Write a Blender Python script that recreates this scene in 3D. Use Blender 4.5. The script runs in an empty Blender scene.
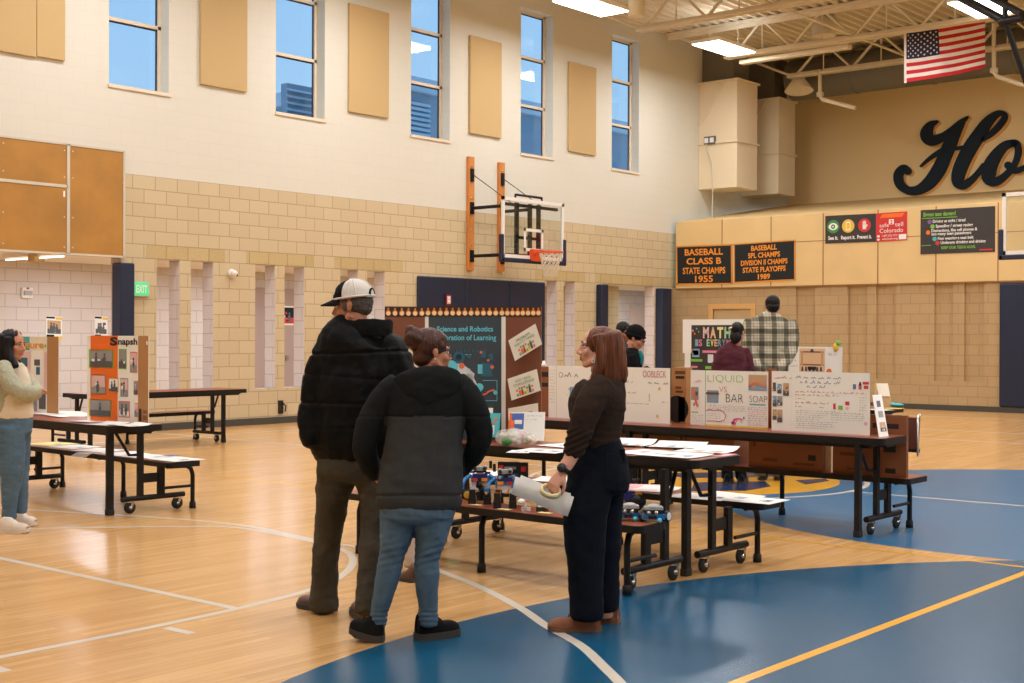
import bpy, bmesh, math, random
from mathutils import Vector, Matrix, noise
random.seed(11)
S = bpy.context.scene
COL = S.collection
V = Vector
# ------------------------------------------------------------------ camera calibration (fitted to the hall's own wall lines)
FPX, YAW, PITCH, ROLL, EYE = 1333.1, 0.700906, -0.0041755, 0.0037687, 1.54
FW = V((math.cos(YAW)*math.cos(PITCH), math.sin(YAW)*math.cos(PITCH), math.sin(PITCH)))
_R = V((math.sin(YAW), -math.cos(YAW), 0)); _U = _R.cross(FW)
RT = _R*math.cos(ROLL) + _U*math.sin(ROLL)
UP = _U*math.cos(ROLL) - _R*math.sin(ROLL)
CAM = V((0, 0, EYE))
def ray(x, y): return FW + RT*((x-512)/FPX) + UP*((341.5-y)/FPX)
def at(x, y, z=0.0):
    d = ray(x, y); return CAM + d*((z-EYE)/d.z)
def atx(x, y, X):
    d = ray(x, y); return CAM + d*(X/d.x)
def aty(x, y, Y):
    d = ray(x, y); return CAM + d*(Y/d.y)
def atd(x, y, D): return CAM + ray(x, y)*D
def py_of(p):
    d = p-CAM; return 341.5-FPX*d.dot(UP)/d.dot(FW)
def px_of(p):
    d = p-CAM; return 512+FPX*d.dot(RT)/d.dot(FW)
cd = bpy.data.cameras.new('camera'); cam = bpy.data.objects.new('camera', cd); COL.objects.link(cam)
cd.sensor_width = 36; cd.lens = FPX/1024*36; cd.clip_end = 300
cam.matrix_world = Matrix(((RT.x, UP.x, -FW.x, CAM.x), (RT.y, UP.y, -FW.y, CAM.y), (RT.z, UP.z, -FW.z, CAM.z), (0, 0, 0, 1)))
S.camera = cam
# ------------------------------------------------------------------ materials
def lin(c): return tuple((v/255/12.92 if v/255 <= .04045 else ((v/255+.055)/1.055)**2.4) for v in c) + (1,)
MATS = {}
def M(name, rgb=(128, 128, 128), rough=.6, metal=0, var=0, vscale=8, bump=0, bscale=60, spec=.5, emit=None, estr=0, coat=0, stretch=None):
    if name in MATS: return MATS[name]
    m = bpy.data.materials.new(name); m.use_nodes = True
    nt = m.node_tree; b = nt.nodes['Principled BSDF']
    b.inputs['Base Color'].default_value = lin(rgb); b.inputs['Roughness'].default_value = rough
    b.inputs['Metallic'].default_value = metal; b.inputs['Specular IOR Level'].default_value = spec
    b.inputs['Coat Weight'].default_value = coat
    if emit: b.inputs['Emission Color'].default_value = lin(emit); b.inputs['Emission Strength'].default_value = estr
    if var or bump:
        tc = nt.nodes.new('ShaderNodeTexCoord'); mp = nt.nodes.new('ShaderNodeMapping')
        nt.links.new(tc.outputs['Object'], mp.inputs['Vector'])
        if stretch: mp.inputs['Scale'].default_value = stretch
        if var:
            n = nt.nodes.new('ShaderNodeTexNoise'); n.inputs['Scale'].default_value = vscale; n.inputs['Detail'].default_value = 4
            nt.links.new(mp.outputs['Vector'], n.inputs['Vector'])
            r = nt.nodes.new('ShaderNodeValToRGB'); c = lin(rgb)
            r.color_ramp.elements[0].position = .3; r.color_ramp.elements[1].position = .7
            r.color_ramp.elements[0].color = tuple(v*(1-var) for v in c[:3]) + (1,)
            r.color_ramp.elements[1].color = tuple(min(1, v*(1+var)) for v in c[:3]) + (1,)
            nt.links.new(n.outputs['Fac'], r.inputs['Fac']); nt.links.new(r.outputs['Color'], b.inputs['Base Color'])
        if bump:
            n2 = nt.nodes.new('ShaderNodeTexNoise'); n2.inputs['Scale'].default_value = bscale; n2.inputs['Detail'].default_value = 3
            nt.links.new(mp.outputs['Vector'], n2.inputs['Vector'])
            bp = nt.nodes.new('ShaderNodeBump'); bp.inputs['Strength'].default_value = bump; bp.inputs['Distance'].default_value = .02
            nt.links.new(n2.outputs['Fac'], bp.inputs['Height']); nt.links.new(bp.outputs['Normal'], b.inputs['Normal'])
    MATS[name] = m
    return m
def block_mat(name, c1, c2, mortar, axis, bw=.42, rh=.2183, oz=.0, bump=.35, ms=.009, grain=90, rough=.85):
    m = bpy.data.materials.new(name); m.use_nodes = True; nt = m.node_tree; b = nt.nodes['Principled BSDF']
    b.inputs['Roughness'].default_value = rough; b.inputs['Specular IOR Level'].default_value = .25
    tc = nt.nodes.new('ShaderNodeTexCoord'); sp = nt.nodes.new('ShaderNodeSeparateXYZ'); cb = nt.nodes.new('ShaderNodeCombineXYZ')
    nt.links.new(tc.outputs['Object'], sp.inputs[0])
    ad = nt.nodes.new('ShaderNodeMath'); ad.operation = 'ADD'; ad.inputs[1].default_value = 40*rh-oz
    nt.links.new(sp.outputs['Z'], ad.inputs[0]); nt.links.new(ad.outputs[0], cb.inputs['Y'])
    if axis == 'XY':
        a2 = nt.nodes.new('ShaderNodeMath'); a2.operation = 'ADD'
        nt.links.new(sp.outputs['X'], a2.inputs[0]); nt.links.new(sp.outputs['Y'], a2.inputs[1]); nt.links.new(a2.outputs[0], cb.inputs['X'])
    else: nt.links.new(sp.outputs[axis], cb.inputs['X'])
    br = nt.nodes.new('ShaderNodeTexBrick'); br.inputs['Scale'].default_value = 1; br.inputs['Brick Width'].default_value = bw
    br.inputs['Row Height'].default_value = rh; br.inputs['Mortar Size'].default_value = ms; br.inputs['Mortar Smooth'].default_value = .3
    br.inputs['Color1'].default_value = lin(c1); br.inputs['Color2'].default_value = lin(c2); br.inputs['Mortar'].default_value = lin(mortar)
    nt.links.new(cb.outputs[0], br.inputs['Vector'])
    n = nt.nodes.new('ShaderNodeTexNoise'); n.inputs['Scale'].default_value = grain; n.inputs['Detail'].default_value = 5
    nt.links.new(tc.outputs['Object'], n.inputs['Vector'])
    mx = nt.nodes.new('ShaderNodeMix'); mx.data_type = 'RGBA'; mx.blend_type = 'MULTIPLY'; mx.inputs['Factor'].default_value = .25
    rp = nt.nodes.new('ShaderNodeValToRGB'); rp.color_ramp.elements[0].position = .35; rp.color_ramp.elements[0].color = (.55, .55, .55, 1); rp.color_ramp.elements[1].position = .6
    nt.links.new(n.outputs['Fac'], rp.inputs['Fac'])
    nt.links.new(br.outputs['Color'], mx.inputs[6]); nt.links.new(rp.outputs['Color'], mx.inputs[7]); nt.links.new(mx.outputs[2], b.inputs['Base Color'])
    bp = nt.nodes.new('ShaderNodeBump'); bp.inputs['Strength'].default_value = bump; bp.inputs['Distance'].default_value = .01
    sb = nt.nodes.new('ShaderNodeMath'); sb.operation = 'SUBTRACT'
    nt.links.new(n.outputs['Fac'], sb.inputs[0]); nt.links.new(br.outputs['Fac'], sb.inputs[1])
    nt.links.new(sb.outputs[0], bp.inputs['Height']); nt.links.new(bp.outputs['Normal'], b.inputs['Normal'])
    MATS[name] = m
    return m
def floor_mat():
    m = bpy.data.materials.new('maple_floor'); m.use_nodes = True; nt = m.node_tree; b = nt.nodes['Principled BSDF']
    tc = nt.nodes.new('ShaderNodeTexCoord')
    br = nt.nodes.new('ShaderNodeTexBrick'); br.inputs['Scale'].default_value = 1; br.inputs['Brick Width'].default_value = .95
    br.inputs['Row Height'].default_value = .06; br.inputs['Mortar Size'].default_value = .0009; br.inputs['Bias'].default_value = .0
    br.inputs['Color1'].default_value = lin((226, 179, 116)); br.inputs['Color2'].default_value = lin((209, 160, 98)); br.inputs['Mortar'].default_value = lin((168, 124, 76))
    br.offset = .37
    nt.links.new(tc.outputs['Object'], br.inputs['Vector'])
    mp = nt.nodes.new('ShaderNodeMapping'); mp.inputs['Scale'].default_value = (1.2, 22, 1)
    nt.links.new(tc.outputs['Object'], mp.inputs['Vector'])
    n = nt.nodes.new('ShaderNodeTexNoise'); n.inputs['Scale'].default_value = 1.6; n.inputs['Detail'].default_value = 6
    nt.links.new(mp.outputs['Vector'], n.inputs['Vector'])
    rp = nt.nodes.new('ShaderNodeValToRGB'); rp.color_ramp.elements[0].position = .3; rp.color_ramp.elements[0].color = (.8, .76, .72, 1); rp.color_ramp.elements[1].position = .65
    nt.links.new(n.outputs['Fac'], rp.inputs['Fac'])
    mx = nt.nodes.new('ShaderNodeMix'); mx.data_type = 'RGBA'; mx.blend_type = 'MULTIPLY'; mx.inputs['Factor'].default_value = .8
    nt.links.new(br.outputs['Color'], mx.inputs[6]); nt.links.new(rp.outputs['Color'], mx.inputs[7]); nt.links.new(mx.outputs[2], b.inputs['Base Color'])
    b.inputs['Roughness'].default_value = .24; b.inputs['Specular IOR Level'].default_value = .5
    MATS['maple_floor'] = m
    return m
def plaid_mat():
    m = bpy.data.materials.new('plaid_flannel'); m.use_nodes = True; nt = m.node_tree; b = nt.nodes['Principled BSDF']
    b.inputs['Roughness'].default_value = .9; b.inputs['Specular IOR Level'].default_value = .2
    tc = nt.nodes.new('ShaderNodeTexCoord'); cols = []
    for vec in ((RT.x, RT.y, RT.z), (0, 0, 1)):
        dt = nt.nodes.new('ShaderNodeVectorMath'); dt.operation = 'DOT_PRODUCT'; dt.inputs[1].default_value = vec
        nt.links.new(tc.outputs['Object'], dt.inputs[0])
        mu = nt.nodes.new('ShaderNodeMath'); mu.operation = 'MULTIPLY'; mu.inputs[1].default_value = 7.6; nt.links.new(dt.outputs['Value'], mu.inputs[0])
        fr = nt.nodes.new('ShaderNodeMath'); fr.operation = 'FRACT'; nt.links.new(mu.outputs[0], fr.inputs[0])
        rp = nt.nodes.new('ShaderNodeValToRGB'); cr = rp.color_ramp; cr.interpolation = 'CONSTANT'
        dark, lt, mid = lin((165, 163, 152)), (1, 1, 1, 1), lin((226, 206, 170))
        cr.elements[0].position = 0; cr.elements[0].color = dark
        cr.elements[1].position = .36; cr.elements[1].color = lt
        for p, c in ((.52, mid), (.57, lt), (.78, mid), (.83, lt), (.95, dark)):
            e = cr.elements.new(p); e.color = c
        nt.links.new(fr.outputs[0], rp.inputs['Fac']); cols.append(rp)
    mx = nt.nodes.new('ShaderNodeMix'); mx.data_type = 'RGBA'; mx.blend_type = 'MULTIPLY'; mx.inputs['Factor'].default_value = 1
    nt.links.new(cols[0].outputs['Color'], mx.inputs[6]); nt.links.new(cols[1].outputs['Color'], mx.inputs[7])
    m2 = nt.nodes.new('ShaderNodeMix'); m2.data_type = 'RGBA'; m2.blend_type = 'MULTIPLY'; m2.inputs['Factor'].default_value = 1
    m2.inputs[7].default_value = lin((204, 198, 180))
    nt.links.new(mx.outputs[2], m2.inputs[6]); nt.links.new(m2.outputs[2], b.inputs['Base Color'])
    MATS['plaid_flannel'] = m
    return m
def glass_mat():
    m = bpy.data.materials.new('clear_glass'); m.use_nodes = True; nt = m.node_tree
    nt.nodes.remove(nt.nodes['Principled BSDF']); o = nt.nodes['Material Output']
    t = nt.nodes.new('ShaderNodeBsdfTransparent'); t.inputs['Color'].default_value = (.94, .97, .98, 1)
    g = nt.nodes.new('ShaderNodeBsdfGlossy'); g.inputs['Roughness'].default_value = .02
    lw = nt.nodes.new('ShaderNodeLayerWeight'); lw.inputs['Blend'].default_value = .5
    pw = nt.nodes.new('ShaderNodeMath'); pw.operation = 'POWER'; pw.inputs[1].default_value = 5; nt.links.new(lw.outputs['Facing'], pw.inputs[0])
    f = nt.nodes.new('ShaderNodeMath'); f.operation = 'MULTIPLY_ADD'; f.inputs[1].default_value = .94; f.inputs[2].default_value = .05; nt.links.new(pw.outputs[0], f.inputs[0])
    x = nt.nodes.new('ShaderNodeMixShader')
    nt.links.new(f.outputs[0], x.inputs[0]); nt.links.new(t.outputs[0], x.inputs[1]); nt.links.new(g.outputs[0], x.inputs[2]); nt.links.new(x.outputs[0], o.inputs['Surface'])
    MATS['clear_glass'] = m
    return m
# ------------------------------------------------------------------ mesh builder
class MB:
    def __init__(s): s.v = []; s.f = []; s.mi = []; s.sm = []; s.mats = []
    def idx(s, m):
        if isinstance(m, str): m = MATS[m]
        if m not in s.mats: s.mats.append(m)
        return s.mats.index(m)
    def add(s, vs, fs, m, smooth=False):
        o = len(s.v); k = s.idx(m)
        s.v += [V(p) for p in vs]
        for f in fs: s.f.append([i+o for i in f]); s.mi.append(k); s.sm.append(smooth)
        return s
    def obox(s, O, A, B, C, m):
        O, A, B, C = V(O), V(A), V(B), V(C)
        vs = [O, O+A, O+A+B, O+B, O+C, O+A+C, O+A+B+C, O+B+C]
        fs = [(0, 3, 2, 1), (4, 5, 6, 7), (0, 1, 5, 4), (1, 2, 6, 5), (2, 3, 7, 6), (3, 0, 4, 7)]
        if A.cross(B).dot(C) < 0: fs = [tuple(reversed(f)) for f in fs]
        return s.add(vs, fs, m)
    def box(s, x0, y0, z0, x1, y1, z1, m): return s.obox((x0, y0, z0), (x1-x0, 0, 0), (0, y1-y0, 0), (0, 0, z1-z0), m)
    def rbox(s, x0, y0, z0, x1, y1, z1, m, r=.02, n=4):
        # box with rounded vertical corners
        pts = []
        for cx, cy, a0 in ((x1-r, y1-r, 0), (x0+r, y1-r, 90), (x0+r, y0+r, 180), (x1-r, y0+r, 270)):
            for k in range(n+1):
                a = math.radians(a0+90*k/n); pts.append((cx+r*math.cos(a), cy+r*math.sin(a)))
        return s.prism(pts, z0, z1, m)
    def prism(s, pts, z0, z1, m):
        n = len(pts)
        vs = [(p[0], p[1], z0) for p in pts] + [(p[0], p[1], z1) for p in pts]
        fs = [tuple(range(n-1, -1, -1)), tuple(range(n, 2*n))] + [(i, (i+1) % n, n+(i+1) % n, n+i) for i in range(n)]
        return s.add(vs, fs, m)
    def tube(s, pts, r, m, n=10, closed=False, cap=True):
        pts = [V(p) for p in pts]; L = len(pts); rs = r if isinstance(r, (list, tuple)) else [r]*L
        vs = []; prev = None
        for i, p in enumerate(pts):
            if closed: t = pts[(i+1) % L]-pts[i-1]
            else: t = pts[min(i+1, L-1)]-pts[max(i-1, 0)]
            t.normalize()
            if prev is None:
                a = V((0, 0, 1)) if abs(t.z) < .9 else V((1, 0, 0))
                u = t.cross(a).normalized()
            else: u = (prev-t*prev.dot(t)).normalized()
            prev = u; w = t.cross(u)
            for k in range(n):
                an = 2*math.pi*k/n; vs.append(p+(u*math.cos(an)+w*math.sin(an))*rs[i])
        fs = []
        for i in range(L if closed else L-1):
            j = (i+1) % L
            for k in range(n): fs.append((i*n+k, i*n+(k+1) % n, j*n+(k+1) % n, j*n+k))
        s.add(vs, fs, m, True)
        if cap and not closed:
            s.add(vs[:n], [tuple(range(n-1, -1, -1))], m); s.add(vs[-n:], [tuple(range(n))], m)
        return s
    def ell(s, c, r, m, X=V((1, 0, 0)), Y=V((0, 1, 0)), Z=V((0, 0, 1)), nu=20, nv=12):
        c = V(c); vs = [c+Z*r[2]]
        for j in range(1, nv):
            t = math.pi*j/nv
            for i in range(nu):
                a = 2*math.pi*i/nu
                vs.append(c+X*(r[0]*math.sin(t)*math.cos(a))+Y*(r[1]*math.sin(t)*math.sin(a))+Z*(r[2]*math.cos(t)))
        vs.append(c-Z*r[2]); e = len(vs)-1
        fs = [(0, 1+i, 1+(i+1) % nu) for i in range(nu)]
        for j in range(nv-2):
            for i in range(nu):
                a, b = 1+j*nu+i, 1+j*nu+(i+1) % nu; fs.append((a, a+nu, b+nu, b))
        fs += [(e, 1+(nv-2)*nu+(i+1) % nu, 1+(nv-2)*nu+i) for i in range(nu)]
        return s.add(vs, fs, m, True)
    def lathe(s, c, prof, m, n=20, ax=None):
        c = V(c); Z = V(ax).normalized() if ax else V((0, 0, 1)); a = V((1, 0, 0)) if abs(Z.x) < .9 else V((0, 1, 0))
        X = a.cross(Z).normalized(); Y = Z.cross(X); vs = []
        for r, z in prof:
            for k in range(n):
                t = 2*math.pi*k/n; vs.append(c+X*(r*math.cos(t))+Y*(r*math.sin(t))+Z*z)
        fs = [(i*n+k, i*n+(k+1) % n, (i+1)*n+(k+1) % n, (i+1)*n+k) for i in range(len(prof)-1) for k in range(n)]
        return s.add(vs, fs, m, True)
    def build(s, name, parent=None, local=False):
        me = bpy.data.meshes.new(name)
        o = V((0, 0, 0)) if (parent is None or local) else org(parent)
        me.from_pydata([p-o for p in s.v], [], s.f)
        for m in s.mats: me.materials.append(m)
        me.polygons.foreach_set('material_index', s.mi); me.polygons.foreach_set('use_smooth', s.sm)
        me.update()
        ob = bpy.data.objects.new(name, me); COL.objects.link(ob)
        if parent: ob.parent = parent
        return ob
def org(o):
    p = V((0, 0, 0))
    while o: p += o.location; o = o.parent
    return p
def bevel(ob, w=.004, seg=2):
    b = ob.modifiers.new('bevel', 'BEVEL'); b.width = w; b.segments = seg; b.limit_method = 'ANGLE'; return ob
def tag(o, label=None, cat=None, group=None, kind=None):
    if label: o['label'] = label
    if cat: o['category'] = cat
    if group: o['group'] = group
    if kind: o['kind'] = kind
    return o
def thing(name, label, cat, loc=(0, 0, 0), rz=0, group=None):
    o = bpy.data.objects.new(name, None); COL.objects.link(o); o.location = loc; o.rotation_euler = (0, 0, rz); o.empty_display_size = .1
    return tag(o, label, cat, group)
def one(mb, name, label, cat, group=None):
    # a thing that is a single mesh, with its origin at its base
    lo = [min(p[i] for p in mb.v) for i in range(3)]; hi = [max(p[i] for p in mb.v) for i in range(3)]
    c = V(((lo[0]+hi[0])/2, (lo[1]+hi[1])/2, lo[2]))
    mb.v = [p-c for p in mb.v]; o = mb.build(name); o.location = c
    return tag(o, label, cat, group)
def struct(ob): ob['kind'] = 'structure'; return ob
def dup(root, loc, rz=None, label=None):
    r = root.copy(); COL.objects.link(r); r.location = loc
    if rz is not None: r.rotation_euler = (0, 0, rz)
    if label: r['label'] = label
    for ch in list(root.children):
        c = ch.copy(); COL.objects.link(c); c.parent = r
        for g in list(ch.children):
            d = g.copy(); COL.objects.link(d); d.parent = c
    return r
def catmull(P, k=4):
    out = []; n = len(P)
    for i in range(n-1):
        p0, p1, p2, p3 = P[max(i-1, 0)], P[i], P[i+1], P[min(i+2, n-1)]
        for j in range(k):
            t = j/k
            out.append(tuple(.5*(2*b+(c-a)*t+(2*a-5*b+4*c-d)*t*t+(3*b-a-3*c+d)*t**3) for a, b, c, d in zip(p0, p1, p2, p3)))
    out.append(tuple(P[-1])); return out
_TX = {}
def text_geo(s, bold=0.0):
    if (s, bold) in _TX: return _TX[(s, bold)]
    cu = bpy.data.curves.new('t', 'FONT'); cu.body = s; cu.offset = bold; cu.resolution_u = 3; cu.fill_mode = 'FRONT' if hasattr(cu, 'fill_mode') else cu.fill_mode
    ob = bpy.data.objects.new('t', cu); COL.objects.link(ob)
    dg = bpy.context.evaluated_depsgraph_get(); dg.update()
    me = bpy.data.meshes.new_from_object(ob.evaluated_get(dg))
    vs = [(v.co.x, v.co.y) for v in me.vertices]; fs = [tuple(p.vertices) for p in me.polygons]
    bpy.data.objects.remove(ob); bpy.data.curves.remove(cu); bpy.data.meshes.remove(me)
    x0 = min(v[0] for v in vs); x1 = max(v[0] for v in vs)
    vs = [(x-x0, y) for x, y in vs]
    _TX[(s, bold)] = (vs, fs, x1-x0); return _TX[(s, bold)]
class Panel:
    # a flat board with printing; O bottom left, U width vector, W height vector, seen from the side U x W points to
    def __init__(s, O, U, W, face, thick=.006, back=None):
        s.O, s.U, s.W = V(O), V(U), V(W); s.N = s.U.cross(s.W).normalized(); s.mb = MB()
        s.w, s.h = s.U.length, s.W.length
        s.mb.obox(s.O-s.N*thick, s.U, s.W, s.N*thick, back or face)
        s.rect(0, 0, 1, 1, face, .3)
    @staticmethod
    def px(TL, TR, BL, f, k, face, **a):
        tl, tr, bl = f(*TL, k), f(*TR, k), f(*BL, k); return Panel(bl, tr-tl, tl-bl, face, **a)
    def p(s, u, v, l=1): return s.O+s.U*u+s.W*v+s.N*(.0015*l)
    def rect(s, u0, v0, u1, v1, m, l=1):
        s.mb.add([s.p(u0, v0, l), s.p(u1, v0, l), s.p(u1, v1, l), s.p(u0, v1, l)], [(0, 1, 2, 3)], m); return s
    def poly(s, pts, m, l=1): s.mb.add([s.p(u, v, l) for u, v in pts], [tuple(range(len(pts)))], m); return s
    def disc(s, u, v, r, m, l=1, n=20, sx=1):
        s.poly([(u+sx*r*s.h/s.w*math.cos(2*math.pi*k/n), v+r*math.sin(2*math.pi*k/n)) for k in range(n)], m, l); return s
    def line(s, pts, wd, m, l=2):
        # polyline stroke of width wd (fraction of height)
        for (a, b), (c, d) in zip(pts[:-1], pts[1:]):
            e = V(((c-a)*s.w, (d-b)*s.h)); 
            if e.length < 1e-6: continue
            e.normalize(); nx, ny = -e.y*wd*s.h/2/s.w, e.x*wd*s.h/2/s.h
            s.poly([(a-nx, b-ny), (c-nx, d-ny), (c+nx, d+ny), (a+nx, b+ny)], m, l)
        return s
    def text(s, t, u, v, h, m, w=None, bold=0, al='L', l=3, rot=0):
        vs, fs, tw = text_geo(t, bold); k = h*s.h/.7; sx = (w*s.w/tw) if w else k
        off = {'L': 0, 'C': -tw*sx/2, 'R': -tw*sx}[al]; c, sn = math.cos(rot), math.sin(rot)
        out = []
        for x, y in vs:
            X, Y = x*sx+off, y*k; out.append(s.p(u+(X*c-Y*sn)/s.w, v+(X*sn+Y*c)/s.h, l))
        s.mb.add(out, fs, m); return s
    def scribble(s, u0, u1, v, h, m, gap=.25, l=2):
        # handwriting too small to read: rows of little strokes
        u = u0; a = s.h/s.w
        while u < u1:
            n = random.randint(3, 7); pts = []
            for k in range(n):
                pts.append((min(u, u1), v+h*(.1+.9*random.random() if k % 2 else .15*random.random()))); u += h*a*.42
                if u > u1: break
            if len(pts) > 1: s.line(pts, h*.16, m, l)
            u += h*a*.55
        return s
    def photo(s, u0, v0, u1, v1, border, sky, low, fig=None, b=.06):
        bu, bv = (u1-u0)*b, (v1-v0)*b
        if border: s.rect(u0, v0, u1, v1, border, 1)
        s.rect(u0+bu, v0+bv, u1-bu, v1-bv, sky, 2)
        s.rect(u0+bu, v0+bv, u1-bu, v0+(v1-v0)*.38, low, 3)
        for k in range(5):
            a = random.uniform(u0+bu, u1-bu-(u1-u0)*.3); c = random.uniform(v0+bv, v1-bv-(v1-v0)*.3)
            s.rect(a, c, a+(u1-u0)*random.uniform(.08, .26), c+(v1-v0)*random.uniform(.06, .22), random.choice(['grey_photo', 'white_paper', 'grey_dark', sky, low]), 3.3+.1*k)
        if fig:
            for k in range(fig):
                c = u0+(u1-u0)*(.2+.6*(k+.5)/fig)+(u1-u0)*random.uniform(-.05, .05); w = min((u1-u0)*.09, (v1-v0)*.11*s.h/s.w)
                H = (v1-v0)*random.uniform(.85, 1.1); s.poly([(c-w*.7, v0+bv*2), (c+w*.5, v0+bv*2), (c+w*.8, v0+H*.35), (c+w*1.1, v0+H*.5), (c+w*.5, v0+H*.62), (c-w*.6, v0+H*.62), (c-w*1.1, v0+H*.45)], 'grey_dark', 4.2); s.disc(c, v0+H*.7, H*.075, 'grey_dark', 4.2, 10)
        return s
LAMP_W, CORR_W, SKY, EXPO = 116, 84, 1.3, 0
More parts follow.
